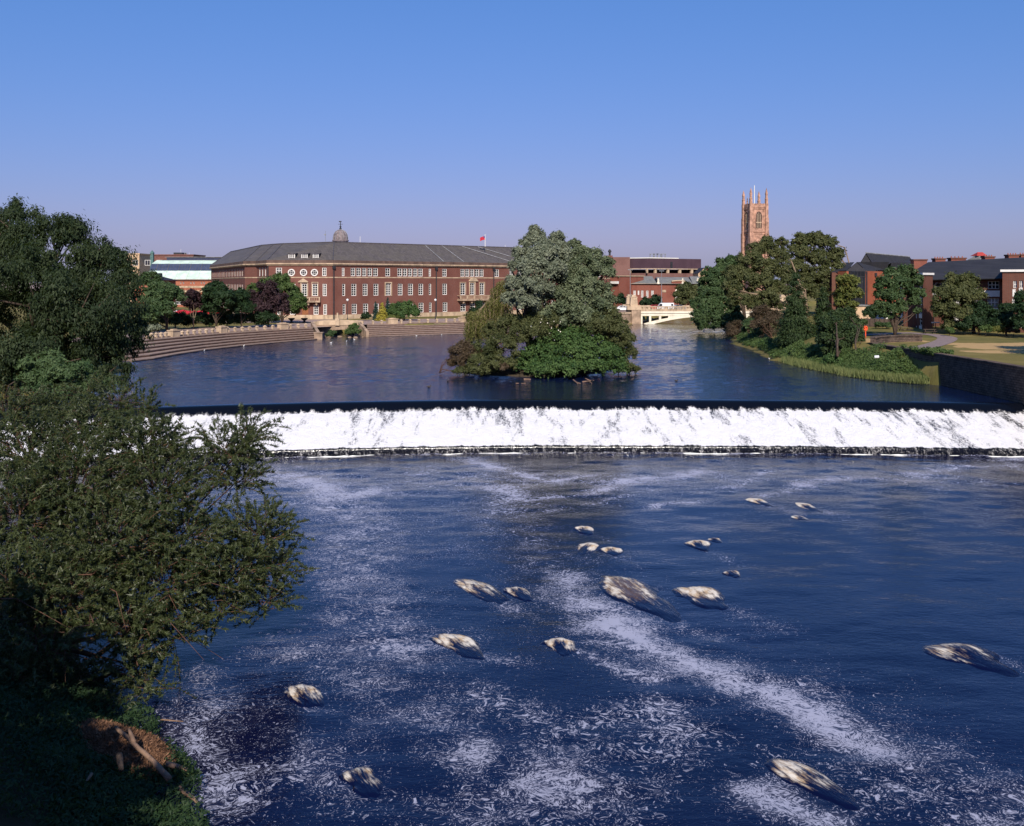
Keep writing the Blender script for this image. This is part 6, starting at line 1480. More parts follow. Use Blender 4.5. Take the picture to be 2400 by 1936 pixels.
tree('grey_tree', 'greyish green tree overhanging the right end of the road bridge', 'tree', (*W(*q4(1420, 1100), 296).xy, 3), [l4(1420, 850, 170, 296), l4(1300, 930, 110, 295), l4(1540, 820, 150, 297), l4(1450, 980, 150, 294), l4(1620, 900, 150, 297), l4(1260, 990, 60, 294)], 12000, .5, 'olive', trunk_r=.2, seed=55)

# --- right bank trees
def q6(x, y): return (1640 + x / 4.339, 560 + y / 4.339)
def l6(x, y, r, Y, ry=None): a = q6(x, y); return lob(a[0], a[1], Y, r / 4.339, ry / 4.339 if ry else None)
def g6(x, y, z): v = G(*q6(x, y), z); return (v.x, v.y, z)
tree('sycamore_tree', 'dense dark green tree at the water edge by the bridge', 'tree', (50.5, 238, .4), [l6(60, 700, 130, 236), l6(150, 620, 120, 238), l6(250, 700, 120, 236), l6(100, 820, 130, 234), l6(260, 830, 110, 234), l6(10, 790, 100, 234), l6(340, 760, 90, 236), l6(180, 880, 110, 233, 70), l6(380, 850, 70, 235), l6(40, 900, 70, 233, 50)], 20000, .48, 'mid', trunk_r=.3, seed=61)
tree('poplar_tree', 'blue green tree with ragged top left of the cathedral tower', 'tree', (57, 250, 1.5), [l6(270, 290, 100, 246), l6(330, 250, 75, 247), l6(200, 380, 110, 245), l6(100, 460, 110, 244), l6(80, 350, 60, 246), l6(300, 420, 120, 246), l6(180, 520, 110, 244), l6(60, 560, 90, 243), l6(320, 210, 45, 248), l6(390, 330, 60, 247), l6(220, 260, 40, 247)], 20000, .5, 'mid', trunk_r=.3, seed=62)
tree('crack_willow', 'great olive green willow standing in front of the cathedral tower', 'tree', (62, 214, 1.6), [l6(560, 130, 95, 212), l6(700, 110, 120, 213), l6(830, 60, 70, 214), l6(800, 190, 120, 213), l6(480, 250, 120, 210), l6(620, 290, 150, 210), l6(350, 370, 120, 208), l6(450, 440, 140, 208), l6(750, 350, 150, 210), l6(330, 520, 110, 206), l6(400, 640, 110, 205), l6(640, 480, 140, 207), l6(800, 520, 120, 208), l6(720, 640, 130, 205), l6(580, 90, 55, 212), l6(860, 400, 100, 210), l6(560, 680, 90, 206), l6(680, 20, 60, 214)], 34000, .42, 'olive', trunk_r=.55, seed=63, clump=.27, aspect=.42, nsub=5, droop=.5, bark='bark_pale')
tree('ash_tree', 'tall airy tree with grey limbs right of the great willow', 'tree', (76, 222, 2.5), [l6(1020, 50, 110, 222), l6(1150, 60, 110, 223), l6(1290, 60, 110, 223), l6(1390, 160, 80, 222), l6(1080, 200, 130, 220), l6(1230, 230, 120, 220), l6(1340, 290, 110, 220), l6(1010, 330, 120, 218), l6(1150, 400, 130, 218), l6(1300, 410, 100, 218), l6(1060, 500, 120, 216), l6(970, 140, 80, 221), l6(1400, 270, 60, 221), l6(1200, 560, 110, 215), l6(1200, -10, 60, 223)], 21000, .42, 'olive', trunk_r=.45, seed=64, clump=.25, nsub=7, bark='bark_pale')
conifer('cypress_tree', 'tall dark green conifer with clear trunk at the lawn edge', g6(975, 1112, 1.3), W(*q6(985, 350), 160).z - 1.3, 185 / 4.339 * 160 / F, 26000, .36, 'yew', 71, 'conifers on the lawn', .28, .75, .09)
conifer('cypress_tree', 'narrower dark conifer between the clear trunked one and the yews', (*W(*q6(1255, 1000), 156).xy, 1.8), W(*q6(1265, 480), 156).z - 1.8, 125 / 4.339 * 156 / F, 14000, .36, 'yew', 72, 'conifers on the lawn', .2, .7, .03)
tree('yew_tree', 'broad dark yew nearest the river on the lawn', 'tree', g6(1400, 1195, 1.9), [l6(1340, 930, 130, 139, 150), l6(1450, 1000, 130, 138, 150), l6(1300, 1050, 100, 138, 110), l6(1420, 1100, 120, 137, 85), l6(1390, 820, 90, 140, 100), l6(1330, 1140, 95, 137.5, 55), l6(1450, 1150, 95, 137, 50)], 19000, .30, 'yew', trunk_r=.2, seed=73, clump=.24)
tree('yew_tree', 'second dark yew just right of the broad one', 'tree', g6(1590, 1165, 2.2), [l6(1540, 880, 80, 143, 120), l6(1570, 1000, 75, 143, 130), l6(1530, 1060, 90, 142, 90), l6(1510, 780, 60, 144, 80), l6(1560, 1110, 75, 142, 60)], 10000, .30, 'yew', trunk_r=.15, seed=74, clump=.26)
tree('birch_tree', 'slender yellowing tree behind the yews with orange tinged left side', 'tree', (*W(*q6(1500, 900), 168).xy, 3.0), [l6(1470, 440, 70, 168, 80), l6(1550, 450, 60, 168, 80), l6(1480, 560, 90, 168, 90), l6(1560, 580, 75, 168, 90), l6(1500, 690, 90, 168, 80), l6(1430, 640, 50, 168, 70)], 8500, .32, 'yellowgreen', trunk_r=.13, seed=75)
tree('autumn_sapling', 'small orange tinged sapling beside the yellowing birch', 'tree', (*W(*q6(1420, 900), 172).xy, 3.0), [l6(1425, 470, 45, 172, 55), l6(1400, 580, 45, 172, 70), l6(1410, 660, 40, 172, 50)], 2600, .30, 'autumn', trunk_r=.08, seed=76)
tree('bare_shrub', 'reddish brown twiggy shrub with several stems on the bank', 'shrub', g6(735, 1062, .9), [l6(680, 780, 110, 180, 110), l6(760, 860, 90, 179, 110), l6(620, 880, 110, 180, 100), l6(720, 960, 100, 178, 80), l6(590, 770, 70, 181)], 8000, .34, 'brownred', bark='bark_red', trunk_r=.12, seed=77, nsub=10, aspect=.25, clump=.4)
tree('bare_shrub', 'low brown shrub hanging over the water on the right bank', 'shrub', (46.5, 205, .4), [l6(400, 920, 100, 206, 80), l6(340, 980, 80, 205, 60), l6(460, 990, 90, 203, 70), l6(420, 1040, 80, 202, 40)], 6000, .34, 'brownred', bark='bark_red', trunk_r=.08, seed=78, nsub=8, aspect=.3, clump=.4)
tree('understorey_bush', 'green bush behind the twiggy red shrub', 'bush', (54, 190, 1.0), [l6(640, 960, 110, 186, 80), l6(560, 1010, 70, 186, 50), l6(520, 900, 80, 190, 90)], 6000, .36, 'mid', trunk_r=.1, seed=79)
# --- lawn trees and shrubs in front of the flats
def l7(x, y, r, Y, ry=None): a = q7(x, y); return lob(a[0], a[1], Y, r / 4.34, ry / 4.34 if ry else None)
p = G(*q7(597, 1002), LAWN)
tree('lawn_ash', 'open crowned green tree on a single trunk in the lawn', 'tree', (p.x, p.y, LAWN), [l7(600, 370, 100, 153), l7(720, 360, 90, 153), l7(500, 470, 100, 152), l7(800, 440, 80, 154), l7(640, 480, 110, 152), l7(470, 590, 90, 152), l7(590, 600, 100, 151), l7(860, 560, 60, 154), l7(440, 690, 70, 152), l7(540, 720, 90, 151), l7(800, 640, 60, 153), l7(650, 700, 70, 152), l7(740, 560, 70, 153), l7(540, 790, 50, 151, 30), l7(820, 740, 45, 153)], 15000, .34, 'mid', trunk_r=.24, seed=81, clump=.3, nsub=4)
p = G(*q7(1230, 945), LAWN)
tree('round_tree', 'dense rounded olive green tree before the flats', 'tree', (p.x, 163, LAWN), [l7(1220, 500, 140, 163), l7(1330, 480, 120, 163), l7(1110, 600, 130, 162), l7(1260, 640, 160, 161), l7(1400, 600, 110, 163), l7(1080, 730, 110, 162), l7(1200, 790, 130, 161), l7(1330, 760, 120, 161), l7(1240, 440, 80, 164), l7(1160, 880, 90, 161, 60)], 24000, .32, 'olive', trunk_r=.3, seed=82, clump=.26)
tree('dark_bush', 'large dark bush right of the rounded tree', 'bush', (*W(*q7(1450, 940), 159).xy, LAWN), [l7(1430, 740, 110, 160), l7(1520, 780, 90, 160), l7(1400, 850, 110, 159, 90), l7(1520, 880, 80, 159, 70), l7(1300, 900, 90, 159, 50)], 12000, .3, 'dark', trunk_r=.12, seed=83)
tree('dark_bush', 'dark bush under the white panels of the right bay', 'bush', (*W(*q7(1730, 960), 156).xy, LAWN), [l7(1640, 800, 80, 157), l7(1740, 740, 90, 157), l7(1720, 860, 110, 156, 90), l7(1800, 850, 70, 156), l7(1620, 880, 70, 156, 60)], 11000, .3, 'dark', trunk_r=.12, seed=84)
tree('dark_tree', 'dark tree cut by the right edge of the picture', 'tree', (*W(*q7(1950, 990), 150).xy, LAWN), [l7(1930, 620, 100, 151), l7(1900, 720, 70, 150), l7(1960, 800, 130, 150), l7(1890, 880, 60, 149, 70), l7(2060, 650, 120, 152), l7(2080, 800, 130, 151)], 12000, .3, 'dark', trunk_r=.2, seed=85)
for i, (x, y, r, lm, lab) in enumerate(((1520, 920, 50, 'bright', 'light green shrub left of the yellow one'), (1645, 918, 58, 'yellowgreen', 'bright yellow green shrub at the lawn edge'), (1150, 935, 40, 'bright', 'small green shrub under the rounded tree'), (1800, 925, 50, 'brownred', 'reddish low shrub right of the yellow one'))):
    a = q7(x, y); tree('low_shrub', lab, 'shrub', (*W(a[0], 0, 155).xy, LAWN), [lob(a[0], a[1], 155, r / 4.34, r * .75 / 4.34), lob(a[0] + r * .6 / 4.34, a[1] + 3, 155, r * .6 / 4.34, r * .5 / 4.34)], 2600, .25, lm, trunk_r=.04, seed=86 + i)
tree('hedge_bush', 'dark bushes in front of the timber fence', 'bush', (*W(*q7(300, 800), 184).xy, 3.6), [l7(320, 760, 70, 184, 55), l7(420, 730, 80, 184, 70), l7(500, 780, 60, 183, 50), l7(350, 720, 40, 185)], 5000, .34, 'dark', trunk_r=.08, seed=90)
tree('hedge_bush', 'low green bush at the foot of the fence', 'bush', (*W(*q7(430, 900), 174).xy, 3.4), [l7(430, 880, 45, 174, 28), l7(520, 885, 50, 173, 30), l7(280, 860, 40, 176, 40)], 2600, .28, 'mid', trunk_r=.04, seed=91)
# off frame to the right: the tree whose shade lies across the lawn corner and whose reflection darkens the pool
tree('lime_tree', 'tree standing just outside the right edge whose shade reaches the lawn', 'tree', (66, 111, LAWN), [(66, 111, 11, 5, 5, 4.5), (62.5, 110, 9, 3.5, 4, 3.5), (69, 113, 9, 4, 4, 4), (66, 111, 15, 3.5, 3.5, 3)], 9000, .4, 'mid', trunk_r=.3, seed=92)
# unseen tree added out of frame to shade the undergrowth and the willow's foot
tree('added_shade_tree', 'added unseen tree outside the frame, shading the lower left bank', 'tree', (-20, 15, 1.0), [(-19, 16, 8, 5.5, 4, 4.5), (-22, 20, 9, 5, 4, 5), (-17.5, 13, 6.5, 4.5, 4, 4), (-24, 14, 7, 5, 5, 5), (-21, 18, 12.5, 4, 3.5, 3), (-16, 17, 10, 3.5, 4, 3), (-14.5, 9, 9, 4, 4, 4), (-12.2, 14, 7.2, 4, 3, 2.4), (-13.5, 12, 6, 4.5, 3, 3)], 24000, .5, 'mid', trunk_r=.35, seed=93)

# ---------------------------------------------------------------- the island
def q3(x, y): return (1030 + x / 4.304, 500 + y / 4.304)
def l3(x, y, r, Y, ry=None): a = q3(x, y); return lob(a[0], a[1], Y, r / 4.304, ry / 4.304 if ry else None)
ic = Vector((2.6, 132.0))
an = np.linspace(0, 2 * np.pi, 49); rr = np.linspace(0, 1, 10)
A_, R_ = np.meshgrid(an, rr); wob = 1 + .10 * np.sin(A_ * 3 + 1) + .06 * np.sin(A_ * 7)
IX = ic.x + np.cos(A_) * R_ * 10.2 * wob; IY = ic.y + np.sin(A_) * R_ * 8.6 * wob; IZ = 1.25 * (1 - R_ ** 2) - .35 * sstep(.7, 1, R_)
MAT['soil'] = plain('island_soil', (.05, .037, .024), .95, .4, 1.5, bump=.4)
tag(link_mesh('island', grid_mesh('island', IX, IY, IZ), MAT['soil'], smooth=True), 'small earth island in the pool', kind='structure')
tree('silver_willow', 'tall silvery grey green willow crowning the island', 'tree', (2.2, 133, .9), [l3(965, 220, 85, 134), l3(940, 160, 42, 134), l3(1010, 300, 90, 133), l3(880, 300, 70, 133), l3(1180, 290, 95, 134), l3(1200, 230, 50, 135), l3(860, 420, 110, 131), l3(1060, 430, 140, 130), l3(1240, 420, 110, 132), l3(800, 540, 95, 130), l3(950, 570, 150, 128), l3(1130, 600, 150, 129), l3(760, 720, 100, 129), l3(900, 760, 150, 127), l3(720, 880, 90, 129), l3(870, 900, 130, 127), l3(1040, 780, 120, 128)], 46000, .27, 'silver', trunk_r=.4, seed=101, clump=.25, aspect=.42, nsub=4, droop=.3)
tree('green_willow', 'grey green spreading tree on the right half of the island', 'tree', (6.0, 133, .9), [l3(1360, 320, 70, 135), l3(1440, 420, 90, 134), l3(1330, 430, 100, 133), l3(1560, 460, 105, 134), l3(1670, 500, 85, 134), l3(1300, 560, 130, 132), l3(1460, 580, 150, 132), l3(1620, 620, 130, 133), l3(1700, 580, 60, 134), l3(1250, 720, 140, 131), l3(1420, 760, 160, 131), l3(1600, 800, 140, 132), l3(1690, 900, 110, 132), l3(1200, 880, 150, 130), l3(1400, 940, 170, 130), l3(1580, 980, 150, 130), l3(1420, 370, 60, 135), l3(1050, 980, 140, 129), l3(1250, 1060, 160, 128.5), l3(1480, 1110, 160, 128.5)], 38000, .27, 'sage', trunk_r=.4, seed=102, clump=.25, nsub=5)
tree('sallow_bush', 'grey green sallow hanging over the right shore of the island', 'bush', (11.5, 131, .3), [l3(1700, 1050, 130, 130), l3(1800, 1180, 120, 130), l3(1880, 1280, 90, 130), l3(1790, 1340, 130, 128), l3(1900, 1430, 90, 129), l3(1880, 1560, 100, 127, 70), l3(1600, 1150, 150, 128), l3(1950, 1580, 60, 128, 60), l3(1720, 1200, 120, 127)], 26000, .25, 'olive', trunk_r=.2, seed=103, clump=.27, aspect=.4, nsub=4)
tree('sallow_bush', 'brownish olive sallow on the left front of the island', 'bush', (-4.0, 129, .4), [l3(700, 1150, 130, 129), l3(560, 1220, 120, 129), l3(800, 1250, 130, 127), l3(480, 1380, 130, 127), l3(640, 1380, 150, 125), l3(560, 1520, 140, 124, 90), l3(380, 1500, 110, 126, 100), l3(860, 1120, 130, 129), l3(1000, 1080, 130, 129), l3(1150, 1080, 150, 129, 100), l3(700, 1540, 100, 124, 80), l3(440, 1590, 140, 124.5, 60), l3(250, 1590, 120, 125.5, 50), l3(950, 1200, 150, 127)], 32000, .25, 'olive', trunk_r=.2, seed=104, clump=.27, aspect=.4, nsub=5, bark='bark_red')
tree('bramble_thicket', 'reddish brown thicket trailing into the water at the left tip of the island', 'bush', (-9.0, 127, .15), [l3(200, 1420, 90, 127, 110), l3(160, 1520, 70, 127, 60), l3(280, 1500, 100, 126, 90), l3(330, 1400, 80, 127), l3(240, 1340, 60, 128, 60), l3(650, 1560, 60, 123, 50)], 9000, .26, 'brownred', bark='bark_red', trunk_r=.07, seed=105, aspect=.35, nsub=9, clump=.36)
tree('ivy_mound', 'glossy green ivy mound covering the front of the island', 'bush', (4.3, 127, .2), [l3(1270, 1420, 340, 127, 220), l3(1000, 1490, 230, 126, 160), l3(1560, 1450, 280, 127, 200), l3(1280, 1560, 440, 125, 100), l3(860, 1560, 170, 125, 95), l3(1720, 1560, 180, 125.5, 95), l3(1150, 1290, 200, 128, 140), l3(1420, 1280, 230, 128, 150)], 44000, .21, 'ivy', trunk_r=.05, seed=106, clump=.16, aspect=.8, up=.6, nsub=1, inner=.8)
# white flower heads scattered on the ivy
rng = np.random.default_rng(9); fl = MB(); me_f = MB()
me_f.lathe((0, 0, 0), [(.02, -.04), (.10, 0), (.08, .05), (.01, .07)], 7); me_f = me_f.mesh('flower_head'); me_f.materials.append(MAT['cream'])
fp_ = [(925, 1140), (1030, 1068), (1020, 1100), (1130, 1158), (1200, 1180), (1220, 1195), (1090, 1108), (975, 1240), (1110, 1210), (1155, 1090), (1220, 1095), (1160, 1280), (1230, 1340)]
for i, (x, y) in enumerate(fp_):
    o = bpy.data.objects.new('elder_flower', me_f); COL.objects.link(o); o.location = W(*q3(x, y), 125.4); o.rotation_euler = (1.0, 0, 0)
    s_ = float(rng.uniform(.4, .85)); o.scale = (s_, s_, s_)
    tag(o, f'small cream flower head, {ORD[i]} of the scatter above the ivy mound', 'flower', 'cream flowers on the island')
# weeping golden willow behind the left side
def weeping(name, label, base, tops, n_strand, leaf_n, size, lm, seed):
    rng = np.random.default_rng(seed); t = thing(name, label, 'tree', base); P, D, T, LD = [], [], [], []; tw = MB()
    for (x, y, z, rx, ry, rz, drop) in tops:
        for s_ in range(n_strand):
            a = rng.random() * 2 * np.pi; r = math.sqrt(rng.random()); sx_, sy_ = x + rx * r * math.cos(a), y + ry * r * math.sin(a); sz = z + rz * math.sqrt(max(0, 1 - r * r)) * rng.uniform(.6, 1.05); L = drop * rng.uniform(.5, 1.1)
            tt = rng.random(leaf_n); sway = rng.normal(size=2) * .25
            P.append(np.stack([sx_ + sway[0] * tt + rng.normal(size=leaf_n) * .09, sy_ + sway[1] * tt + rng.normal(size=leaf_n) * .09, np.maximum(sz - tt * L, .15)], 1))
            D.append(rng.normal(size=(leaf_n, 3)) + np.array([0, -.3, .2])); T.append(np.full(leaf_n, rng.random()) * .6 + rng.random(leaf_n) * .4); LD.append(np.tile([0, 0, -1.0], (leaf_n, 1)) + rng.normal(size=(leaf_n, 3)) * .35)
            if s_ % 3 == 0: tw.tube([(sx_, sy_, sz), (sx_ + sway[0], sy_ + sway[1], max(.2, sz - L))], [.02, .008], 3, cap=False)
    P, D, T, LD = map(np.concatenate, (P, D, T, LD))
    link_mesh('crown', leaf_cards(P, D, size * rng.uniform(.7, 1.3, len(P)), .3, T, 'crown', rng, LD), LEAF[lm], t)
    for x, y, z, rx, ry, rz, drop in tops: tw.tube([base, (base[0] * .6 + x * .4, base[1] * .6 + y * .4, z * .7), (x, y, z + rz * .7)], [.22, .14, .05], 6)
    tw.build('trunk', MAT['bark_pale'], t)
def wt(x, y, r, Y, drop): a = q3(x, y); c = W(*a, Y); k = r / 4.304 * Y / F; return (c.x, c.y, c.z, k, k * .8, k * .7, drop / 4.304 * Y / F)
weeping('weeping_willow', 'golden green weeping willow trailing strands at the left of the island', (-6.5, 137, .8), [wt(660, 730, 90, 137, 260), wt(590, 790, 85, 137, 260), wt(560, 920, 100, 136, 240), wt(470, 1010, 110, 136, 260), wt(390, 1060, 90, 135, 240), wt(340, 1120, 80, 135, 220), wt(640, 900, 100, 136, 300), wt(330, 1030, 60, 136, 180), wt(420, 1150, 100, 134, 180)], 100, 30, .26, 'golden_willow', 107)
# another yellow green bush and conifer tip behind it, on the far promenade
tree('promenade_bush', 'dark green bush with pointed conifer tip behind the weeping willow', 'bush', (*W(*q3(390, 1090), 240).xy, PROM), [l3(400, 1000, 80, 240, 70), l3(330, 1040, 60, 240, 50), l3(470, 1020, 60, 240, 60), l3(405, 920, 35, 241, 50)], 6000, .34, 'dark', trunk_r=.1, seed=108)

# ---------------------------------------------------------------- near willow on the lower left bank
def near_willow():
    rng = np.random.default_rng(201); base = Vector((-18.5, 40.5, -2.3))
    t = thing('osier_willow', 'large sprawling willow with narrow leaves leaning over the lower river', 'tree', base)
    lobs = []
    def q(x, y, r, Y, ry=None): lobs.append(lob(x * N, y * N, Y, r * N, ry * N if ry else None))
    q(60, 960, 110, 43); q(180, 910, 90, 46); q(250, 850, 60, 48); q(300, 950, 110, 44); q(160, 1030, 140, 41); q(330, 1050, 120, 42); q(40, 1090, 120, 39); q(230, 1150, 140, 39); q(390, 1140, 100, 41)
    q(480, 950, 75, 45, 55); q(500, 1010, 60, 45, 50); q(540, 1130, 90, 43); q(580, 1190, 50, 43); q(480, 1210, 100, 41); q(340, 1230, 110, 39); q(130, 1250, 130, 37); q(30, 1230, 100, 36)
    q(270, 1320, 90, 37); q(360, 1330, 70, 38); q(90, 1360, 80, 35, 60); q(560, 1260, 55, 42, 45); q(450, 1290, 60, 40, 40); q(20, 880, 70, 47); q(110, 870, 60, 48, 40); q(190, 830, 45, 49, 35); q(300, 860, 35, 48, 35); q(520, 920, 40, 46, 45); q(270, 1400, 50, 36, 60); q(40, 1420, 45, 34, 50); q(310, 1450, 35, 36, 40)
    wood = MB(); twig = MB(); P, D, T, LD = [], [], [], []
    roots = [base, base + Vector((-1.2, 1.0, .2)), base + Vector((.9, -.8, -.3)), base + Vector((-3, -2, .3))]
    for i, L in enumerate(lobs):
        c = Vector(L[:3]); b0 = roots[i % 4]; r0 = .09 if i % 3 else .15
        m1 = b0.lerp(c, .35) + Vector((0, 0, -.6 + .3 * rng.random())); m2 = b0.lerp(c, .7) + Vector(rng.normal(size=3) * .35)
        wood.tube([b0, m1, m2, c], [r0, r0 * .7, r0 * .45, r0 * .22], 6)
        R = np.array(L[3:6]); vol = R.mean(); ntw = int((140 if c.z < 5.4 else 58) * (vol / 1.6) ** 2) + 18
        for j in range(ntw):
            d = unit(rng.normal(size=3)); d[2] = d[2] * .8 + .12; rad = rng.uniform(.25, .8) if rng.random() < .4 else rng.uniform(.6, .95)
            s = np.array(c) + d * R * rad * .75
            ln = rng.uniform(.7, 1.5); dr = unit(d * np.array([1, 1, .7]) + rng.normal(size=3) * .4 + np.array([0, -.1, .45])); e1 = s + dr * ln * .55; e2 = s + dr * ln + np.array([0, 0, -.18 * ln]) + rng.normal(size=3) * .08
            if rng.random() < .5: twig.tube([np.array(c) * .25 + s * .75 - dr * .2, tuple(s), tuple(e1), tuple(e2)], [.018, .014, .009, .004], 3, cap=False)
            k = int(rng.uniform(34, 58)); tt = rng.random(k) ** .8; pos = np.where((tt < .5)[:, None], s + (e1 - s) * (tt * 2)[:, None], e1 + (e2 - e1) * ((tt - .5) * 2)[:, None])
            off = unit(rng.normal(size=(k, 3))); ld = off * .8 + dr * .75 + np.array([0, 0, -.05]); lsz = rng.uniform(.09, .17, k)
            P.append(pos + unit(ld) * lsz[:, None] * .5); LD.append(ld); D.append(rng.normal(size=(k, 3)) + np.array([0, -.4, .8])); T.append(np.clip(rng.random() * .5 + rng.random(k) * .5, 0, 1)); 
    P, D, T, LD = map(np.concatenate, (P, D, T, LD))
    print('near willow leaves', len(P))
    link_mesh('crown', leaf_cards(P, D, rng.uniform(.13, .25, len(P)), .25, T, 'crown', rng, LD, True), LEAF['willow_near'], t)
    # bare reddish stems hanging low under the crown
    for i in range(70):
        c = Vector((rng.uniform(-19, -12.5), rng.uniform(34.5, 42), rng.uniform(-2.2, 1.2))); d = Vector((rng.normal() * .9, rng.normal() * .6, -rng.random() * .5)); m_ = c + d * .6 + Vector((0, 0, .25)); wood.tube([c, m_, c + d * rng.uniform(1.0, 2.0) + Vector((0, 0, -.6))], [.028, .02, .006], 4, cap=False)
    for i in range(60):                      # arching outer stems over the water
        a = base + Vector((rng.uniform(1, 7), rng.uniform(-2, 4), rng.uniform(.8, 3.4))); d = Vector((rng.uniform(.5, 1.6), rng.normal() * .5, rng.uniform(-.9, .3))); wood.tube([a, a + d * .8 + Vector((0, 0, .2)), a + d * 1.6 + Vector((0, 0, -.3))], [.02, .012, .004], 4, cap=False)
    wood.build('trunk', MAT['bark_red'], t, smooth=True); twig.build('twigs', MAT['bark_red'], t)
near_willow()

# undergrowth and shade at the bottom left bank
def herb(name, label, spots, n, size, lm, seed, hgt=.7, kind='stuff', aspect=.4):
    rng = np.random.default_rng(seed); S_ = np.array(spots); idx = rng.integers(0, len(S_), n); r = np.sqrt(rng.random(n)) * S_[idx, 3]; a = rng.random(n) * 2 * np.pi
    x = S_[idx, 0] + np.cos(a) * r; y = S_[idx, 1] + np.sin(a) * r; hg = S_[idx, 2] * rng.random(n) ** .7 * (.55 + .45 * np.abs(fbm(x * .8, y * .8, seed)))
    z = terrain(x, y)[0]; ok = (z > -4.5) & ((((x + 12.1) * .74 - (y - 31.9) * .67) / 2.1) ** 2 + (((x + 12.1) * .67 + (y - 31.9) * .74) / 1.2) ** 2 > .8); z = np.maximum(z, -3.5) + hg
    P = np.stack([x, y, z], 1)[ok]; n = len(P); D = rng.normal(size=(n, 3)) * .7 + np.array([0, -.4, .9])
    o = link_mesh(name, leaf_cards(P, D, size * rng.uniform(.6, 1.4, n), aspect, np.clip(.5 + .5 * fbm(P[:, 0], P[:, 1], seed + 3) * .9 + rng.normal(size=n) * .2, 0, 1), name, rng), LEAF[lm])
    return tag(o, label, None, None, kind)
herb('bank_undergrowth', 'dark nettles and grass covering the lower left bank', [(-11.5, 30, .9, 2.6), (-14, 33, 1.0, 2.6), (-17, 36, 1.0, 3), (-13, 28, .8, 3), (-18, 31, 1.2, 4), (-22, 36, 1.4, 5), (-10, 27, .7, 2), (-25, 44, 1.6, 6), (-32, 56, 1.8, 7), (-42, 72, 1.8, 8)], 60000, .15, 'dark', 211)
herb('bright_weeds', 'brighter green weeds beside the flood debris', [(-13.2, 32.2, .7, 1.1), (-11.6, 31.4, .6, 1.0), (-14.2, 33.4, .8, .9), (-10.2, 31.3, .4, .9)], 3800, .16, 'bright', 212)
# flood debris: a heap of small twigs, with logs and branches lying on it
rng = np.random.default_rng(221)
n = 15000; c0 = np.array([-12.1, 31.9]); a = rng.random(n) * 2 * np.pi; r = np.sqrt(rng.random(n))
u_ = np.cos(a) * r * 2.1; v_ = np.sin(a) * r * 1.15; ang = math.radians(-42)
x = c0[0] + u_ * math.cos(ang) - v_ * math.sin(ang); y = c0[1] + u_ * math.sin(ang) + v_ * math.cos(ang)
z = np.maximum(terrain(x, y)[0], ZL - .1) + .32 + .6 * (1 - r ** 2) * (.65 + .35 * fbm(x * 1.1, y * 1.1, 5)) * rng.random(n) ** .35
LD = rng.normal(size=(n, 3)) * np.array([1, 1, .35]); D = rng.normal(size=(n, 3)) + np.array([0, -.5, .8])
tag(link_mesh('debris_heap', leaf_cards(np.stack([x, y, z], 1), D, rng.uniform(.12, .45, n), .09, rng.random(n), 'debris_heap', rng, LD), LEAF['twig']), 'heap of brown flood washed twigs under the willow', None, None, 'stuff')
hm = MB()
XX, YY = np.meshgrid(np.linspace(-1, 1, 25), np.linspace(-1, 1, 25)); hx = c0[0] + XX * 2.3 * math.cos(ang) - YY * 1.3 * math.sin(ang); hy = c0[1] + XX * 2.3 * math.sin(ang) + YY * 1.3 * math.cos(ang)
hz = np.maximum(terrain(hx, hy)[0], ZL - .3) + .5 * np.clip(1 - XX ** 2 - YY ** 2, -.4, 1) + .06 * fbm(hx * 2, hy * 2, 8)
MAT['litter'] = plain('twig_litter', (.035, .018, .011), .95, .5, 6, bump=.6)
tag(link_mesh('debris_mound', grid_mesh('debris_mound', hx, hy, hz), MAT['litter'], smooth=True), 'mound of compacted brown litter beneath the twigs', None, None, 'stuff')
def log(pts, r0, r1, label, mat='driftwood', name='driftwood_log', side=None):
    P_ = [G(px, py, z) for px, py, z in pts]; n = len(P_); k = []
    for i in range(n - 1):
        for s_ in range(4): k.append(P_[i].lerp(P_[i + 1], s_ / 4) + Vector((random.uniform(-1, 1), random.uniform(-1, 1), random.uniform(-1, 1))) * r0 * .18)
    k.append(P_[-1]); b = MB(); b.tube(k, [r0 + (r1 - r0) * i / (len(k) - 1) for i in range(len(k))], 9)
    if side: b.tube([G(*side[0]), G(*side[0]).lerp(G(*side[1]), .6), G(*side[1])], [r1 * .9, r1 * .7, r1 * .4], 7)
    return tag(b.build(name, MAT[mat], smooth=True), label, 'log')
def cB(x, y): return (x / 3.074, 1400 + y / 3.074)
log([(*cB(835, 935), -2.2), (*cB(960, 1050), -2.35), (*cB(1120, 1200), -2.75), (*cB(1220, 1310), -3.0)], .055, .095, 'long pale forked driftwood log lying across the twig heap', side=((*cB(965, 1050), -2.35), (*cB(930, 950), -2.1)))
log([(*cB(1300, 1370), -3.1), (*cB(1430, 1490), -3.3)], .09, .03, 'grey driftwood tip sticking out into the river below the heap')
log([(*cB(1195, 1200), -2.9), (*cB(1350, 1240), -3.1)], .09, .06, 'short pale log stub at the water edge right of the heap')
log([(*cB(860, 1130), -2.3), (*cB(875, 1250), -2.6)], .11, .07, 'dark broken branch leaning on the front of the heap', 'bark')
log([(*cB(660, 1270), -2.2), (*cB(615, 1335), -2.3)], .05, .03, 'short yellowish stick in the weeds below the heap')
log([(*cB(1150, 880), -3.2), (*cB(1320, 895), -3.25)], .03, .02, 'thin pale stick floating beside the bank')

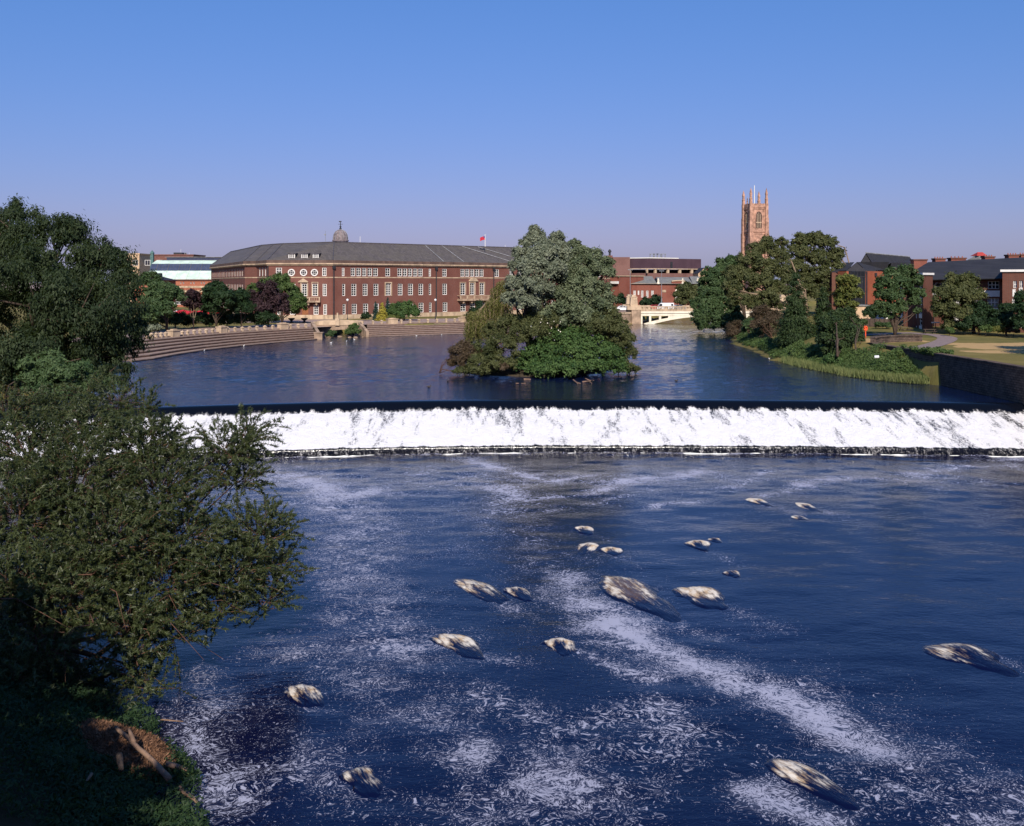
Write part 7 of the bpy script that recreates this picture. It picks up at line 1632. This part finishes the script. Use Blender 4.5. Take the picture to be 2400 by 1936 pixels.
# ---------------------------------------------------------------- herbage along the right bank
bank = [(48, 226), (46.5, 215), (44.6, 203), (42.6, 192), (41.6, 182), (41.4, 172), (40.2, 162), (39.2, 152), (39.8, 144), (40.6, 137), (41.8, 129), (42.8, 123), (45.5, 117.5), (47.0, 115.3)]
sp_ = []
for a_, b_ in zip(bank[:-1], bank[1:]):
    for t in np.linspace(0, 1, 5)[:-1]: p = v2(a_).lerp(v2(b_), float(t)); sp_.append((p.x + .9, p.y, random.uniform(.5, 1.2), random.uniform(.8, 1.5)))
herb('bank_herbage', 'leafy green herbage along the foot of the right bank', sp_, 30000, .26, 'bright', 231, aspect=.5)
sp2 = [(x + 1.6, y, h_ * 1.1, r) for x, y, h_, r in sp_ if y < 172]
sp2 += [(43.5, 119, .8, 2.2), (45, 123, .9, 2.2), (43.5, 127, .9, 2.4), (45.5, 130, .9, 2.0), (43, 133, .8, 2.2), (46, 118.5, .9, 1.6), (46.7, 116, 1.0, 1.1), (46.8, 118, 1.0, 1.0), (46.8, 121, 1.0, 1.2), (46.6, 124, 1.0, 1.2)]
herb('bank_nettles', 'darker nettle growth higher on the right bank', sp2, 24000, .3, 'bright', 232)
for i, (x, y, h_, lab) in enumerate(((42.2, 167, 1.9, 'bushy green clump with yellow tip at the lawn corner'), (41.0, 146, 1.6, 'leafy clump on the bank below the conifer'), (42.0, 133, 1.5, 'leafy clump on the bank below the yews'), (45.6, 121, 1.6, 'leafy clump at the end of the stone wall'), (46.2, 128, 1.8, 'tall weeds against the curled wall'))):
    tree('bank_bush', lab, 'bush', (x, y, .3), [(x, y, .9, 1.7, 1.6, h_ * .6), (x + 1.6, y - 1, .8, 1.4, 1.3, h_ * .55), (x + .6, y + 1.8, 1.1, 1.5, 1.4, h_ * .6)], 4500, .24, 'bright' if i % 2 else 'ivy', trunk_r=.04, seed=233 + i)
rng = np.random.default_rng(241); R_ = []; n = 6000
rd = [(38.9, 146), (39.4, 138), (40.2, 131), (41.2, 124), (42.6, 120.5), (44.6, 117), (46.4, 115)]
seg = rng.integers(0, len(rd) - 1, n); t = rng.random(n); rd = np.array(rd); base_ = rd[seg] + (rd[seg + 1] - rd[seg]) * t[:, None] + rng.normal(size=(n, 2)) * .45
hh = rng.uniform(.4, 1.2, n); lean = rng.normal(size=(n, 2)) * .18
C_ = np.stack([base_[:, 0] + lean[:, 0] * .5, base_[:, 1] + lean[:, 1] * .5, hh * .5 - .05], 1); LD = np.stack([lean[:, 0], lean[:, 1], hh], 1)
tag(link_mesh('reed_fringe', leaf_cards(C_, np.stack([rng.normal(size=n), -1 + rng.normal(size=n) * .4, np.full(n, .3)], 1), hh, .07, rng.random(n), 'reed_fringe', rng, LD), LEAF['reed']), 'fringe of reeds and long grass at the waterline', None, None, 'stuff')
# footbridge inlet mud and waterside stones
for i, (x, y, s_) in enumerate(((500, 1325, .5), (600, 1332, .4), (660, 1335, .6), (715, 1328, .5), (740, 1318, .45))):
    p = G(*q2(x, y + 6), 0); b = MB(); rg_ = np.random.default_rng(i); b.lathe((0, 0, 0), [(.05, -.3), (.6 * s_ * 1.6, -.1), (.55 * s_ * 1.6, .15 * s_ * 2), (.1, .45 * s_)], 7); o = b.build('shore_stone', MAT['stone_dirty']); o.location = (p.x, p.y, 0); o.scale = (1.2, .8, 1); o.rotation_euler = (0, 0, i)
    tag(o, f'rounded shore stone, {ORD[i]} from the left below the footbridge', 'stone', 'stones below the footbridge')

# ---------------------------------------------------------------- boulders awash in the lower river
m = M('awash_boulder'); cr = m.attr('crest'); br_ = m.attr('brown'); st = m.n('ShaderNodeTexCoord').outputs['Object']
ns = m.noise(6.5, 4, .65, vec=m.mapped((1, .17, 1), src=st), dist=.6); n2 = m.noise(2.6, 4, .65, vec=m.mapped((1, .5, 1), src=st)); n3 = m.noise(9, 4, .7, vec=m.mapped((1, .4, 1), src=st))
water_c = (.0022, .0034, .024)
stone_c = m.mix(n3, (.022, .013, .007), (.17, .088, .034))
foam_c = m.mix(m.sm(n2, .35, .65), (.52, .34, .17), (.74, .66, .55))
bm = m.sm(m.math('ADD', br_, m.math('MULTIPLY', m.math('SUBTRACT', n3, .5), 1.0)), .3, .7)
k_ = m.sm(m.math('ADD', m.math('ADD', cr, m.math('MULTIPLY', m.math('SUBTRACT', ns, .5), 1.9)), m.math('MULTIPLY', m.math('SUBTRACT', n2, .5), 1.1)), .16, .86)
m.set(color=m.mix(k_, m.mix(bm, water_c, stone_c), foam_c), rough=m.math('ADD', .07, m.math('MULTIPLY', k_, .6)), ior=1.33, spec=.4, normal=m.bump(m.math('ADD', ns, n2), .55, .06)); MAT['awash'] = m.m
RK = [(1228, 1113, 52, 16, 15, .8, 'small tan boulder awash, upper one of the pair nearest the weir'), (1235, 1152, 60, 26, -25, .9, 'tan boulder awash, left of the wavy double rock'), (1285, 1158, 62, 16, 10, .9, 'tan boulder awash, right half of the wavy double rock'),
      (1468, 1144, 70, 16, 12, .75, 'low rippled tan rock awash in midstream'), (1503, 1136, 40, 10, 20, .5, 'small rock just behind the rippled midstream one'), (1332, 1248, 130, 85, 25, .45, 'largest brown boulder awash in the middle of the river'),
      (1478, 1252, 130, 48, 18, .8, 'pale golden boulder right of the largest one'), (1008, 1240, 90, 58, 38, .45, 'grey green rock with water streaming over, upper left'), (1090, 1246, 70, 30, 30, .3, 'faint submerged rock beside the grey green one'),
      (962, 1355, 95, 66, 42, .7, 'rounded rock with white foam crown, left of centre'), (1180, 1358, 90, 36, 10, .8, 'pale rock below the largest boulder'), (1595, 1055, 48, 17, 25, .9, 'left small tan rock towards the right bank'),
      (1696, 1066, 50, 20, 20, .9, 'right small tan rock towards the right bank'), (1682, 1090, 40, 14, 25, .35, 'barely showing rock under the right small one'), (2030, 1376, 165, 60, 33, .28, 'long streaming shoal near the right edge'),
      (640, 1462, 90, 60, 38, .45, 'dim rock under a veil of foam at lower left'), (760, 1640, 100, 60, 38, .12, 'submerged dark rock in the lower left foam'), (1700, 1640, 130, 110, 38, .5, 'streaming twin rock at the bottom right'), (1540, 1206, 50, 14, 15, .3, 'faint rock behind the golden boulder')]
for i, (x, y, wpx, hpx, slant, pale, lab) in enumerate(RK):
    c = G(x * N, y * N, ZL); k = c.y / F * N; Wm = max(wpx * k * .82, .7); Lm = max(hpx * N * c.y ** 2 / ((H - ZL) * F) * .95, Wm * 1.1); sd = 300 + i * 7
    nx, ny = 44, 64; u, v = np.meshgrid(np.linspace(-1.35, 1.35, nx), np.linspace(-1.6, 1.2, ny))        # v=+1 upstream head, v<0 tail drawn out downstream
    wob = .30 * fbm(u * 1.4 + 9 * i, v * 1.2, sd, 3); wd_ = 1 - .25 * sstep(.3, -1.4, v)
    r = np.sqrt((u / wd_) ** 2 + np.where(v > .35, ((v - .35) / .6) ** 2, ((v - .35) / 1.6) ** 2)) + wob
    dome = np.clip(1 - r ** 2, 0, 1); crag = .7 + .6 * fbm(u * 2 + 5 * i, v * .9, sd + 1, 3)
    hgt = min(.24, .05 * Wm + .05) * dome ** 1.15 * (1 - .6 * sstep(.2, -1.0, v)) * crag - .11 * sstep(.85, 1.25, r) + .03
    head = np.exp(-((r - .60) / .32) ** 2) * sstep(-.1, .5, v); arms = np.exp(-((np.abs(u) / wd_ - .70 - .08 * v) / .2) ** 2) * sstep(-1.5, -.2, v) * (1 - sstep(.3, .8, v))
    top_ = dome * sstep(-.2, .65, v + .55 * fbm(u * 2 + i, v * 2, sd + 4))
    body_ = (1 - sstep(.55, 1.05, r)) * sstep(-.75, .5, v + .5 * fbm(u * 2.2 + i, v * 1.2, sd + 4, 3))
    crest = (.25 + .62 * pale) * body_ * (1.0 if i != 5 else .35 + .9 * sstep(.25, .75, r)) + (.18 + .40 * pale) * arms * (.6 + .7 * fbm(u * 3, v, sd + 6)) - .55 * sstep(.85, 1.15, r) - .20 * sstep(-.3, -1.4, v)
    brown = (.95 if i in (5, 6) else .36) * dome ** .6 * sstep(-1.3, .1, v) - .12
    me = grid_mesh('boulder', u * Wm * .5, v * Lm * .5, hgt, {'crest': crest, 'brown': brown})
    o = link_mesh('awash_boulder', me, MAT['awash'], smooth=True); o.location = (c.x, c.y, ZL); o.rotation_euler = (0, 0, math.radians(slant * .75)); tag(o, lab, 'boulder', 'boulders awash below the weir')

# ---------------------------------------------------------------- birds and drifting branches
def bird_mesh(name, mat):
    b = MB(); b.tube([(-.24, 0, .13), (-.16, 0, .10), (-.02, 0, .08), (.12, 0, .09), (.2, 0, .12)], [.01, .05, .095, .075, .02], 8); b.tube([(.13, 0, .12), (.18, 0, .2), (.2, 0, .26)], [.035, .028, .03], 6); b.tube([(.17, 0, .27), (.21, 0, .275), (.25, 0, .265), (.31, 0, .255)], [.02, .042, .03, .004], 6)
    me = b.mesh(name); me.materials.append(mat); return me
gull, duck = bird_mesh('gull', MAT['bird']), bird_mesh('duck', MAT['bird_dark'])
BD = [(G(*q2(412, 1395)), 'gull', 'white gull on the pool, leftmost of three below the footbridge'), (G(*q2(568, 1380)), 'gull', 'white gull on the pool, middle of three below the footbridge'), (G(*q2(648, 1362)), 'gull', 'white gull on the pool, rightmost of three below the footbridge'), (G(*q2(1275, 1324)), 'gull', 'white gull by the foot of the right terrace'), (G(*q2(1528, 1314)), 'gull', 'white gull near the right end of the right terrace'),
      (G(*q1(1250, 1425)), 'gull', 'white gull off the left terrace, right hand one'), (G(*q1(855, 1475)), 'gull', 'white gull off the left terrace, left hand one'), (G(*q6(445, 965)), 'gull', 'white gull by the brown shrub on the right bank'), (G(*q6(708, 1226)), 'gull', 'white gull under the right bank herbage'),
      (G(1585, 894), 'duck', 'dark duck on the pool right of the island'), (G(1005, 908), 'duck', 'dark duck on the pool left of the island'), (G(*q3(85, 1700)), 'duck', 'dark duck near the left tip of the island'), (G(1650, 760 + 16), 'gull', 'white gull under the overhanging bank trees')]
for i, (p, kd, lab) in enumerate(BD):
    o = bpy.data.objects.new(kd, gull if kd == 'gull' else duck); COL.objects.link(o); o.location = (p.x, p.y, -.02); o.rotation_euler = (0, 0, i * 1.3); s_ = .95 if kd == 'gull' else 1.1; o.scale = (s_, s_, s_); tag(o, lab, 'bird', 'birds on the pool')
def branch(pts, r, lab, forks=()):
    P_ = [G(*q3(x, y), z) for x, y, z in pts]; b = MB(); b.tube(P_, [r * (1 - .6 * i / len(P_)) for i in range(len(P_))], 6)
    for f_ in forks: b.tube([G(*q3(x, y), z) for x, y, z in f_], r * .55, 5)
    tag(b.build('floating_branch', MAT['driftwood']), lab, 'branch', 'branches stranded before the island')
branch([(1350, 1680, .25), (1375, 1700, .12), (1400, 1712, .05), (1425, 1716, .03)], .09, 'pale forked branch stranded in front of the ivy mound, left one', [[(1375, 1700, .12), (1395, 1722, .0)]])
branch([(1440, 1700, .05), (1480, 1695, .1), (1530, 1690, .08), (1556, 1684, .28)], .09, 'pale crooked branch stranded in front of the ivy mound, right one', [[(1530, 1690, .08), (1470, 1665, .35)], [(1500, 1693, .08), (1535, 1712, .02)]])
branch([(850, 1677, .05), (890, 1675, .07), (920, 1677, .04)], .14, 'flat pale log floating before the left part of the island')
branch([(770, 1717, .05), (800, 1715, .06)], .08, 'small pale stick floating left of the flat log', [[(825, 1716, .03), (868, 1716, .05)]])
